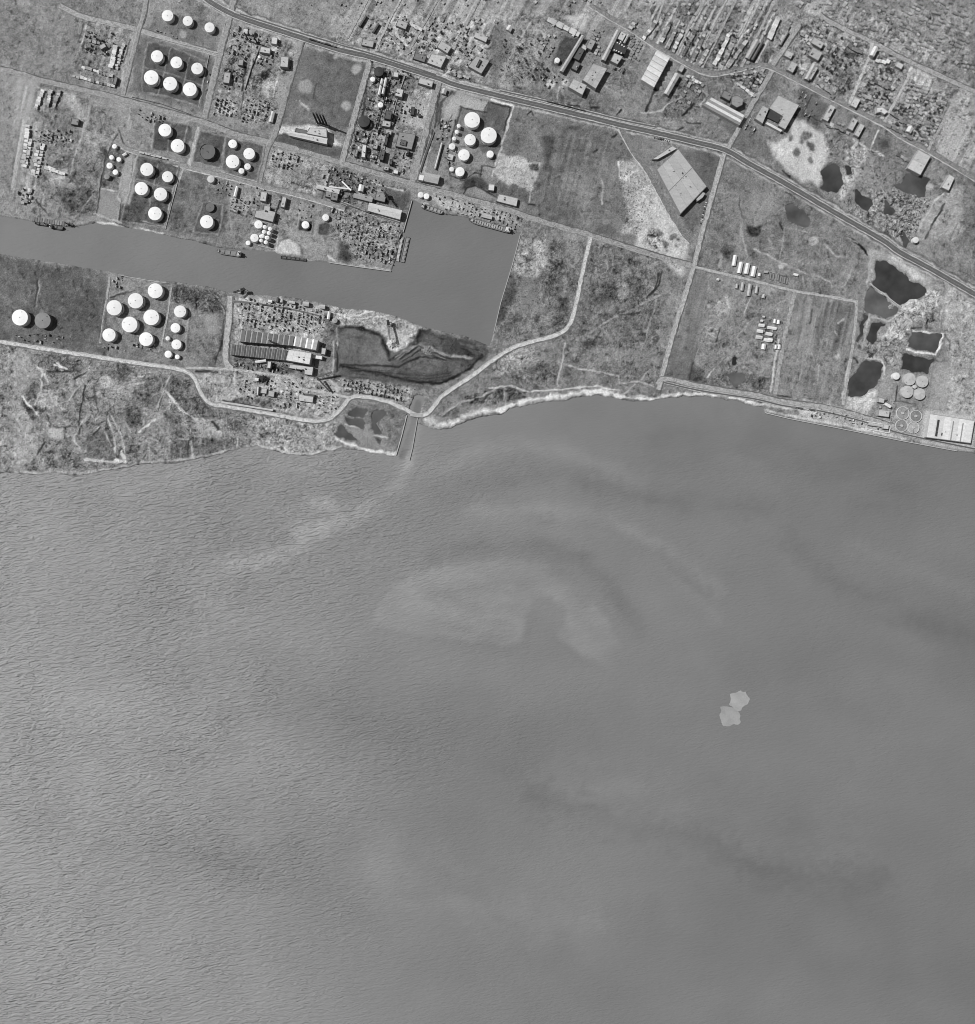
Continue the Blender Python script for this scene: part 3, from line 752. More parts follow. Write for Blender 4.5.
    (C3(40, 560, 40, 690), 150, 1.4), (A3(210, 420, 190, 600), 72, 2.6), (A3(350, 520, 300, 680), 74, 2.4), (A3(250, 380, 215, 560), 120, 1.2), (A3(430, 350, 470, 380), 78, 2.4), (A3(630, 480, 600, 680), 72, 2.0), (A3(640, 570, 620, 660), 66, 1.0), (A3(700, 600, 650, 690), 66, 1.0),
    (A3(580, 460, 560, 600, 540, 680), 160, 1.6), (A3(700, 470, 640, 530, 610, 640), 88, 2.4), (A3(745, 555, 900, 590), 64, 1.0), (A3(905, 525, 885, 590), 66, 1.0), (A3(750, 560, 720, 680), 64, 1.2),
    (A3(640, 380, 680, 350, 720, 345), 176, 1.4), (A3(30, 265, 180, 300), 140, 1.0), (A3(250, 280, 400, 330), 150, 1.2), (D5(275, 40, 220, 240), 74, 1.2), (D5(280, 30, 255, 120), 150, 1.0), (D5(370, 160, 330, 210), 170, 1.6), (D5(730, 315, 815, 328), 62, 1.2),
    (D5(740, 0, 720, 100, 690, 300), 168, 2.0), (D6(120, 0, 100, 120), 140, 1.4), (D6(110, 150, 100, 230), 142, 1.6), (D6(20, 130, 0, 230), 140, 1.2), (D6(180, 60, 150, 230), 124, 1.0), (D6(300, 60, 240, 330), 160, 2.4), (D6(310, 100, 330, 130), 62, 1.6),
    (C6(60, 80, 45, 170), 130, 1.2), (C6(20, 270, 25, 330), 132, 1.4), (C6(60, 280, 60, 330), 130, 1.2), (C6(70, 450, 60, 540), 88, 1.4), (C6(200, 580, 215, 600), 152, 1.6), (C6(220, 530, 245, 510), 148, 2.0), (C6(130, 500, 110, 690), 122, 1.0),
    (C6(400, 480, 380, 590, 360, 680), 156, 1.6), (C6(405, 500, 510, 520, 560, 490), 166, 1.6), (C6(640, 560, 700, 560), 74, 1.6), (C6(820, 420, 800, 560), 150, 1.4), (C6(860, 690, 860, 640, 830, 600), 88, 1.4),
):
    stroke(pts, t, w)
for f, u, v, r, t in ((A3, 152, 340, 27, 150), (A3, 95, 548, 28, 146), (A2, 780, 440, 42, 128), (A2, 545, 370, 26, 60), (A3, 30, 270, 12, 150), (A2, 75, 150, 14, 70), (A2, 75, 140, 22, 140), (C2, 945, 520, 20, 132),
                      (D1, 550, 240, 36, 152), (D1, 620, 400, 16, 146), (D1, 215, 340, 60, 150), (B2, 50, 550, 34, 88), (D6, 215, 98, 18, 150), (C5, 940, 60, 22, 156), (A4, 345, 420, 26, 178), (A4, 430, 410, 22, 160),
                      (C5, 755, 210, 16, 168), (C2, 520, 400, 10, 172), (C2, 630, 390, 10, 176), (B6, 745, 385, 22, 150), (C5, 340, 440, 12, 140)):
    blob(f, u, v, r, t, 1.0, 1)

# garden strips, pavements and back yards of the housing run with the side streets
rs = random.Random(31)


def strips(poly, slope, step, tones, mix=0.6):
    xs_ = [p[0] for p in poly]
    ys_ = [p[1] for p in poly]
    w, m = G.poly(poly, 1, 0.3)
    X_, Y_ = G.X[w], G.Y[w]
    q = (X_ + (Y_ - min(ys_)) * slope + G.wx[w] * 0.25) / step
    k = np.floor(q).astype(int)
    tab = np.array([rs.choice(tones) for _ in range(400)], float)
    br = np.array([rs.uniform(-.5, .5) for _ in range(400)])
    f = q - k
    t = tab[k % 400] * (1 - np.clip((f - .75) * 4, 0, 1)) + tab[(k + 1) % 400] * np.clip((f - .75) * 4, 0, 1)
    cut = vnoise(X_ * 0.87 + Y_ * 0.5, k * 7.3, 4.5, 5) * 16
    T[w] += (t + cut - T[w]) * m * mix


ST_ = (84, 92, 166, 98, 82, 178, 106, 88, 134)
strips([(650, 5), (665, 5), (776, 5), (772, 62), (755, 64), (734, 68), (714, 71), (700, 68), (676, 56), (652, 42)], 0.52, 2.6, ST_, 0.7)
strips([(776, -20), (800, -20), (960, 60), (912, 62), (873, 40), (835, 22), (800, 10)], 0.52, 3.4, (150, 120, 176, 104, 168), 0.6)
strips([(610, -30), (780, -30), (776, 5), (640, 5), (612, 16)], 0.52, 3.0, (150, 120, 176, 104, 168), 0.65)
strips([(905, 64), (985, 98), (985, 180), (935, 152), (948, 118), (910, 80)], 0.52, 3.2, (150, 120, 186, 104, 172, 138), 0.65)
strips([(340, -30), (600, -30), (600, 10), (500, 20), (470, 60), (440, 70), (345, 40)], 0.55, 3.6, (140, 116, 170, 104, 156, 128), 0.55)
strips([(560, 25), (600, 12), (650, 42), (640, 62), (600, 45)], 0.5, 3.4, (130, 106, 160, 96), 0.5)
strips([(14, 118), (54, 124), (42, 206), (10, 202)], 0.18, 2.3, (150, 112, 178, 104, 160, 122), 0.6)
strips([(78, 15), (136, 32), (122, 92), (82, 80)], 0.28, 3.0, (140, 112, 160, 104, 128), 0.45)
strips([(20, 84), (64, 90), (54, 112), (14, 110)], 0.2, 2.6, (150, 112, 170, 104), 0.5)
for pts in (A6(0, 80, 200, 80, 400, 200, 270, 530, 0, 400), A6(420, 200, 590, 290, 480, 640, 290, 560), A6(620, 400, 900, 520, 830, 660, 500, 600), B6(480, 0, 800, 20, 740, 170, 590, 100), A3(200, 20, 560, 30, 430, 240, 270, 210), A3(560, 40, 800, 40, 640, 340, 450, 250), A3(800, 40, 960, 60, 860, 380, 650, 350)):
    w, m = G.poly(pts, 1, 0.4)
    a, b_ = math.cos(math.radians(28)), math.sin(math.radians(28))
    q1, q2 = (G.X[w] * a + G.Y[w] * b_) / 4.2, (-G.X[w] * b_ + G.Y[w] * a) / 3.4
    lot = np.random.default_rng(9).random((200, 400))[np.floor(q2).astype(int) % 200, np.floor(q1).astype(int) % 400]
    T[w] += m * (lot - 0.45) * 62

# mottling
n_f = rng.normal(0, 1, G.X.shape)
n_1 = fbm(G.X, G.Y, 3.2, 21, 2)
n_1b = fbm(G.X + G.wx * 1.5, G.Y + G.wy * 1.5, 5.0, 25, 2)
n_5 = fbm(G.X, G.Y, 9, 31, 3)
n_20 = fbm(G.X, G.Y, 34, 41, 3)
vein = 1 - np.abs(fbm(G.X + G.wx * 2, G.Y + G.wy * 2, 14, 51, 3)) * 3.2
r1 = np.clip(1 - np.abs(fbm(G.X + G.wx * 3, G.Y + G.wy * 2.2, 6.5, 301, 3)) * 7, 0, 1)      # pale thread like tracks and creeks
r2_ = np.clip(1 - np.abs(fbm(G.X + G.wy * 3, G.Y - G.wx * 2.2, 5.5, 311, 3)) * 7.5, 0, 1)     # dark threads
r3 = np.clip(fbm(G.X, G.Y, 3.0, 321, 2) - 0.45, 0, 1)                                     # single pale tufts
r4 = np.clip(fbm(G.X, G.Y, 3.4, 331, 2) - 0.45, 0, 1)                                     # single dark tufts
r5 = np.clip(1 - np.abs(fbm(G.X + G.wx * 2, G.Y + G.wy * 2, 24, 341, 3)) * 15, 0, 1)      # winding pale tracks
r6 = np.clip(1 - np.abs(fbm(G.X - G.wy * 2, G.Y + G.wx * 2, 19, 351, 3)) * 13, 0, 1)      # winding dark gullies
C1_ = np.minimum(CN, 1.2)
C2_ = np.clip(CN - 0.75, 0, 1.6)
T += C1_ * (n_f * 4.5 + n_1 * 8 + n_5 * 8) + C2_ * (r1 * 30 - r2_ * 40 + r5 * 34 - r6 * 44 + n_f * 4 + n_1 * 5) + CN * (r3 * 30 - r4 * 46) + n_20 * 10
T += CN * np.clip(vein, 0, 1) * 8 - 0.5 * CN * np.clip(fbm(G.X, G.Y, 6, 61, 3) - 0.55, 0, 1) * 60
# plough and mowing lines run with the field grid
ca, sa = math.cos(math.radians(13)), math.sin(math.radians(13))
U, V = G.X * ca + G.Y * sa, -G.X * sa + G.Y * ca
furrow = fbm(U, V / 14, 3.0, 71, 2)
for pts in (C6(0, 370, 320, 415, 300, 690, 0, 690), D6(0, 0, 300, 0, 240, 380, 0, 350), C5(835, 370, 1190, 440, 1160, 690, 800, 690), C5(240, 240, 330, 240, 280, 690, 160, 690), B4(380, 40, 700, 120, 640, 600, 260, 520)):
    w, m = G.poly(pts, 2, 0)
    T[w] += furrow[w] * m * 11

T += 18 * np.clip((178 - T) / 60, -0.2, 1)
# height: low swells, pits and earth banks
H -= np.abs(n_5) * 0.35 * np.clip(CN, 0.4, 2) + np.abs(n_1) * 0.45 * np.clip(CN, 0.3, 2.2) + 0.05
BUNDS = [A1(790, 190, 830, 185, 985, 235, 1130, 300, 1090, 560, 920, 500, 770, 470, 755, 440, 790, 190), A1(780, 330, 900, 360, 1100, 430), A1(925, 225, 850, 480), A2(110, 275, 70, 480),
         B1(835, 0, 815, 165, 985, 205, 1020, 40), B1(920, 30, 905, 190), B1(735, 200, 640, 580, 890, 620, 970, 260, 735, 200), B1(850, 255, 800, 490), B1(720, 350, 940, 400),
         B2(320, 95, 545, 150, 500, 355, 300, 295, 320, 95), B2(170, 60, 320, 95, 290, 280, 130, 240, 170, 60), B2(190, 470, 310, 490, 280, 660, 140, 640, 190, 470),
         B2(850, 600, 890, 585, 950, 600, 965, 650, 900, 670, 850, 660, 850, 600), B2(740, 570, 820, 580, 810, 650, 735, 635, 740, 570),
         C1(575, 380, 760, 330, 860, 290), C1(560, 400, 520, 640), C2(10, 420, 120, 440, 90, 690), C2(0, 520, 100, 540)]
for b in BUNDS:
    stroke(b, 132, 1.6, 1.6, 0.3, 0.75, dz=1.6)
for a_, k_ in LATER:
    stroke_now(*a_, **k_)
T = 122 + (T - 122) * 1.36
T += rng.normal(0, 3, T.shape)

H = np.maximum(H, -0.85)

# water bodies cut into the land
lw = inside(G.X + G.wx * 0.9, G.Y + G.wy * 0.9, LAND)
cw = inside(G.X + G.wx * 0.35, G.Y + G.wy * 0.35, CANAL)
land = blur((lw & ~cw).astype(float), 1)
shore_d = np.clip((land - 0.5) * 2, 0, 1)
wet = np.clip(1 - shore_d, 0, 1) * (land > 0.3)
T -= wet * 10
H = np.where(land > 0.999, H, -5.0 + 5.0 * np.clip(land * 1.12, 0, 1))
for pts, t, lab in PONDS:
    w, m = G.poly(pts, 1, 2.0)
    H[w] = H[w] * (1 - m) - 2.4 * m
    T[w] -= 26 * np.clip(m * 2, 0, 1) * (m < 0.7)
T = np.clip(T, 30, 228)

gm = bpy.data.materials.new('earth_and_turf')
gm.use_nodes = True
n, l = gm.node_tree.nodes, gm.node_tree.links
b = n['Principled BSDF']
b.inputs['Roughness'].default_value = 0.95
b.inputs['Specular IOR Level'].default_value = 0.1
at = n.new('ShaderNodeAttribute')
at.attribute_name = 'albedo'
geo = n.new('ShaderNodeNewGeometry')
na = n.new('ShaderNodeTexNoise')
na.inputs['Scale'].default_value = 0.32
na.inputs['Detail'].default_value = 3
na.inputs['Roughness'].default_value = 0.65
l.new(geo.outputs['Position'], na.inputs['Vector'])
mr = n.new('ShaderNodeMapRange')
mr.inputs['From Min'].default_value = 0.3
mr.inputs['From Max'].default_value = 0.7
mr.inputs['To Min'].default_value = 0.68
mr.inputs['To Max'].default_value = 1.32
l.new(na.outputs['Fac'], mr.inputs['Value'])
mu = n.new('ShaderNodeMath')
mu.operation = 'MULTIPLY'
l.new(at.outputs['Fac'], mu.inputs[0])
l.new(mr.outputs[0], mu.inputs[1])
l.new(mu.outputs[0], b.inputs['Base Color'])
ground = sheet('ground', G, H, {'albedo': alb(T)}, gm)
tag(ground, 'grey mottled ground of fields, yards and marsh around the harbour', kind='structure')

# ------------------------------------------------------------------ water
WL = -2.2


def water_mat(name, bump, attr=True, tone=100, rough=0.55, wl=1.0):
    m = bpy.data.materials.new(name)
    m.use_nodes = True
    n, l = m.node_tree.nodes, m.node_tree.links
    b = n['Principled BSDF']
    b.inputs['Roughness'].default_value = rough
    b.inputs['IOR'].default_value = 1.33
    b.inputs['Specular IOR Level'].default_value = 0.22
    geo = n.new('ShaderNodeNewGeometry')
    if attr:
        a = n.new('ShaderNodeAttribute')
        a.attribute_name = 'albedo'
        l.new(a.outputs['Fac'], b.inputs['Base Color'])
    else:
        nz = n.new('ShaderNodeTexNoise')
        nz.inputs['Scale'].default_value = 0.022
        nz.inputs['Detail'].default_value = 5
        l.new(geo.outputs['Position'], nz.inputs['Vector'])
        mr = n.new('ShaderNodeMapRange')
        mr.inputs['From Min'].default_value = 0.3
        mr.inputs['From Max'].default_value = 0.7
        a = float(alb(tone))
        mr.inputs['To Min'].default_value = a * 0.65
        mr.inputs['To Max'].default_value = a * 1.45
        l.new(nz.outputs['Fac'], mr.inputs['Value'])
        l.new(mr.outputs[0], b.inputs['Base Color'])
    if bump:
        # short crested wind waves, crests a little off level on the plan
        outs = []
        for rot, sx, sc_, dist, amp in ((-2, 0.26, 0.135, 0.6, 0.55), (-7, 0.26, 0.235, 0.5, 1.0), (-30, 0.4, 0.36, 0.2, 0.35)):
            mp = n.new('ShaderNodeMapping')
            mp.vector_type = 'TEXTURE'
            mp.inputs['Rotation'].default_value = (0, 0, math.radians(-rot))
            mp.inputs['Scale'].default_value = (1 / sx, 1.0, 1)
            l.new(geo.outputs['Position'], mp.inputs['Vector'])
            w1 = n.new('ShaderNodeTexNoise')
            w1.inputs['Scale'].default_value = sc_ / wl
            w1.inputs['Detail'].default_value = 1.0
            w1.inputs['Roughness'].default_value = 0.5
            w1.inputs['Distortion'].default_value = dist
            l.new(mp.outputs['Vector'], w1.inputs['Vector'])
            ml = n.new('ShaderNodeMath')
            ml.operation = 'MULTIPLY'
            ml.inputs[1].default_value = amp
            l.new(w1.outputs['Fac'], ml.inputs[0])
            outs.append(ml)
        a1 = n.new('ShaderNodeMath')
        l.new(outs[0].outputs[0], a1.inputs[0])
        l.new(outs[1].outputs[0], a1.inputs[1])
        ad = n.new('ShaderNodeMath')
        l.new(a1.outputs[0], ad.inputs[0])
        l.new(outs[2].outputs[0], ad.inputs[1])
        bp = n.new('ShaderNodeBump')
        bp.inputs['Distance'].default_value = bump
        bp.inputs['Strength'].default_value = 1.0
        if attr:
            aw = n.new('ShaderNodeAttribute')
            aw.attribute_name = 'chop'
            ml = n.new('ShaderNodeMath')
            ml.operation = 'MULTIPLY'
            l.new(ad.outputs[0], ml.inputs[0])
            l.new(aw.outputs['Fac'], ml.inputs[1])
            l.new(ml.outputs[0], bp.inputs['Height'])
        else:
            l.new(ad.outputs[0], bp.inputs['Height'])
        l.new(bp.outputs['Normal'], b.inputs['Normal'])
    return m


lx = np.concatenate([[-700, -450, -280, -160, -100], np.arange(-60, 1036, 2.0), [1060, 1120, 1200, 1350, 1700]])
ly = np.concatenate([np.arange(388, 1064, 2.0), [1080, 1120, 1200, 1400, 1800]])
W = Grid(lx, ly)
LT = np.full(W.X.shape, 126.0) + 36 / (1 + np.exp((W.X - 250) / 120))  # paler towards the left: sun glitter painted into the water colour
LT += fbm(W.X * 0.5 + W.Y * 0.45, W.Y - W.X * 0.35, 90, 111, 3) * 5 + fbm(W.X, W.Y, 30, 121, 3) * 1.8


WISP = fbm(W.X * 0.45 + W.Y * 0.3, W.Y - W.X * 0.25, 16, 171, 4)


def silt(pts, dt, width, soft, warp=2.0):
    w, m = W.line(pts, width, soft, warp)
    LT[w] += 1.55 * dt * m * m * (3 - 2 * m) * np.clip(0.72 + 0.4 * WISP[w], 0.1, 1.5)


def siltpoly(pts, dt, soft=1, warp=1.5):
    w, m = W.poly(pts, soft, warp)
    LT[w] += dt * m * np.clip(0.75 + 0.7 * WISP[w], 0.0, 1.7)


silt([(417, 426), (412, 452), (405, 470)], 20, 3, 16)
silt([(408, 462), (395, 487), (372, 505), (345, 520), (318, 529)], 13, 8, 24, 4)
silt([(345, 520), (310, 535), (285, 552), (262, 562), (225, 560)], 10, 12, 24, 5)
silt([(328, 505), (300, 515), (296, 535)], 9, 12, 22, 5)
silt([(295, 538), (275, 545)], -10, 8, 18, 4)
silt([(440, 470), (475, 452), (520, 446), (560, 448), (600, 468), (640, 484)], 10, 8, 26, 4)
silt([(470, 512), (540, 508), (610, 520), (670, 550), (720, 590)], 8, 8, 22, 4)
silt([(540, 520), (600, 526), (660, 556), (705, 596)], -7, 6, 18, 4)
silt([(440, 492), (490, 482), (569, 477), (664, 500), (760, 508)], -9, 14, 36, 5)
silt([(318, 529), (298, 526), (290, 512), (305, 502), (330, 500)], 8, 8, 24, 5)
silt([(330, 524), (290, 548), (250, 566), (205, 572)], 6, 18, 40, 7)
silt([(378, 502), (345, 512), (322, 508)], 5, 14, 30, 6)
silt([(560, 522), (600, 530), (645, 547), (689, 587), (717, 619)], 7, 4, 20, 4)
silt([(430, 556), (475, 546), (544, 545), (580, 556), (612, 592), (640, 630)], -9, 12, 24, 4)
siltpoly([(365, 626), (400, 580), (440, 566), (475, 562), (513, 556), (550, 568), (588, 594), (610, 625), (620, 650), (612, 669), (582, 657), (557, 635), (568, 613), (550, 598), (530, 602), (524, 625), (521, 643), (505, 646), (470, 641), (430, 636)], 10, 1, 2.6)
silt([(370, 629), (430, 640), (470, 645), (505, 650), (526, 645), (533, 615)], -2.5, 4, 14, 2)
silt([(556, 640), (582, 662), (612, 674)], -2.5, 4, 12, 2)
silt([(850, 545), (915, 568), (965, 592)], 7, 6, 30, 4)
silt([(790, 540), (820, 570), (852, 590), (915, 622), (975, 640)], -9, 10, 40, 6)
silt([(560, 770), (620, 785), (690, 805), (777, 830), (850, 845)], 6, 24, 70, 9)
silt([(300, 700), (420, 740), (540, 790)], -3.5, 30, 80, 9)
silt([(60, 700), (200, 730), (320, 790), (420, 850)], 5, 40, 80, 9)
silt([(540, 800), (600, 816), (689, 842), (777, 876), (877, 884)], -9, 14, 50, 9)
silt([(90, 770), (180, 800), (260, 840)], 6, 20, 60, 8)
silt([(40, 815), (130, 850), (250, 870)], -7, 20, 50, 8)
silt([(380, 880), (480, 905), (580, 925)], 7, 40, 60, 8)
silt([(180, 590), (260, 630), (330, 650)], 5, 14, 40, 6)
silt([(660, 450), (760, 440), (900, 480)], -5, 60, 60, 8)
silt([(340, 470), (250, 465), (120, 490)], 5, 16, 30, 4)
silt([(418, 403), (414, 425), (402, 456)], -16, 7, 2, 0.3)
LT += np.clip((W.X - 600) / 400, 0, 1) * -4
chop = 0.13 + 0.87 / (1 + np.exp((W.X - 330 + (W.Y - 700) * 0.15 + fbm(W.X, W.Y, 120, 131, 2) * 60) / 75.0))
chop *= 0.75 + 0.25 * np.clip(fbm(W.X, W.Y, 45, 141, 2) + 0.6, 0, 1.5)
chop *= np.clip((W.Y - 430) / 60 + 0.35, 0.35, 1)
lake_m = water_mat('lake_water', 5.8)
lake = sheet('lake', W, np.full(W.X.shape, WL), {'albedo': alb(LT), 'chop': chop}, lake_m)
tag(lake, 'wide grey lake with drifting bands of silt and wind ripples', kind='structure')

cx = np.concatenate([[-700, -400, -200, -100], np.arange(-60, 530, 4.0)])
cy = np.concatenate([[90, 120, 150], np.arange(180, 352, 4.0)])
CG = Grid(cx, cy)
CT = 117 + fbm(CG.X, CG.Y, 60, 151, 4) * 5
canal = sheet('canal_water', CG, np.full(CG.X.shape, WL + 0.1), {'albedo': alb(CT), 'chop': np.full(CT.shape, 0.3)}, water_mat('canal_water', 1.5))
tag(canal, 'smooth grey ship canal widening into a dock basin', kind='structure')

# pale silt clouds adrift in the lake
for k, (pts, lab) in enumerate(((tile(660, 640)(405, 310, 440, 303, 462, 292, 478, 300, 492, 298, 502, 318, 516, 342, 505, 368, 480, 382, 462, 408, 432, 412, 418, 385, 400, 372, 408, 340), 'smaller pale silt patch adrift on the open lake'),
                                (tile(660, 640)(350, 385, 380, 382, 416, 388, 440, 404, 462, 430, 458, 455, 466, 470, 452, 488, 425, 484, 400, 496, 362, 492, 352, 462, 342, 432, 354, 410), 'larger pale silt patch adrift on the open lake'))):
    mbx = MB()
    q = []
    np_ = len(pts)
    for i in range(np_):
        p0, p1, p2, p3 = [Vector(pts[(i + j) % np_]) for j in (-1, 0, 1, 2)]
        for t in (0, .2, .4, .6, .8):
            v = 0.5 * ((2 * p1) + (p2 - p0) * t + (2 * p0 - 5 * p1 + 4 * p2 - p3) * t * t + (3 * p1 - p0 - 3 * p2 + p3) * t ** 3)
            q.append((v.x + random.uniform(-.28, .28), v.y + random.uniform(-.28, .28)))
    mbx.prism([P(p)[:2] for p in q], WL - 0.3, WL + 0.06 + 0.05 * k)
    tag(mbx.build('silt_patch', mat(166 - 5 * k, 0.09, 0.05, 0.5)), lab, kind='stuff')

# ponds
for k, (pts, t, lab) in enumerate(PONDS):
    c = np.mean(np.array(pts), axis=0)
    mbx = MB()
    mbx.face([P((c[0] + (x - c[0]) * 1.06 + (1.2 if x > c[0] else -1.2), c[1] + (y - c[1]) * 1.06 + (1.2 if y > c[1] else -1.2)), -1.2 - 0.02 * k) for x, y in pts][::-1])
    me = mbx.mesh('pond')
    if me.polygons[0].normal.z < 0:
        me.flip_normals()
    o = mbx.build('pond', water_mat('pond_water', 0.0, False, t + 16, 0.25), None, me)
    tag(o, lab, kind='structure')

# ------------------------------------------------------------------ roads and railways
ROADZ = [0.12]


def resample(pts, step):
    out = [Vector(pts[0])]
    for a, c in zip(pts[:-1], pts[1:]):
        a, c = Vector(a), Vector(c)
        k = max(1, int((c - a).length / step))
        out += [a + (c - a) * (i + 1) / k for i in range(k)]
    return out


def smooth(pts):
    if len(pts) < 3:
        return pts
    out = []
    n = len(pts)
    for i in range(n - 1):
        p0, p1, p2, p3 = [Vector(pts[max(0, min(n - 1, j))]) for j in (i - 1, i, i + 1, i + 2)]
        for t in (0, .25, .5, .75):
            out.append(0.5 * ((2 * p1) + (p2 - p0) * t + (2 * p0 - 5 * p1 + 4 * p2 - p3) * t * t + (3 * p1 - p0 - 3 * p2 + p3) * t ** 3))
    out.append(Vector(pts[-1]))
    return out


def ribbon(mb, pts, width, z, off=0.0, jit=0.0, mi=0):
    """strip in plan units, thin slab so that its edge is real"""
    q = resample(pts, 3.0)
    L, R = [], []
    for i, p in enumerate(q):
        d = (q[min(i + 1, len(q) - 1)] - q[max(i - 1, 0)]).normalized()
        nrm = Vector((-d.y, d.x))
        w = width / 2
        L.append(P(p + nrm * (off + w * (1 + random.uniform(-jit, jit))), z))
        R.append(P(p + nrm * (off - w * (1 + random.uniform(-jit, jit))), z))
    for i in range(len(q) - 1):
        mb.face([L[i], L[i + 1], R[i + 1], R[i]], mi)
        for e, s in ((L, 1), (R, -1)):
            a, c = e[i], e[i + 1]
            f = [c, a, a - Vector((0, 0, .4)), c - Vector((0, 0, .4))]
            mb.face(f if s > 0 else f[::-1], mi)


def road(name, label, pts, width, tone, jit=0.12, sm=True, edge=None):
    z = ROADZ[0]
    ROADZ[0] += 0.012
    mb = MB()
    if sm:
        pts = smooth(pts)
    ribbon(mb, pts, width, z, 0, jit)
    me = mb.mesh(name)
    o = mb.build(name, mat(tone, 0.26, 0.14, 0.9, 1.2), None, me)
    tag(o, label, kind='structure')
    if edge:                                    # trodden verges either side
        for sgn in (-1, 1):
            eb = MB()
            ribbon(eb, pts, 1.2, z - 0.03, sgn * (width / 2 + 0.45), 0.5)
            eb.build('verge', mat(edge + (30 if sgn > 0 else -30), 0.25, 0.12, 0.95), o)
    return o


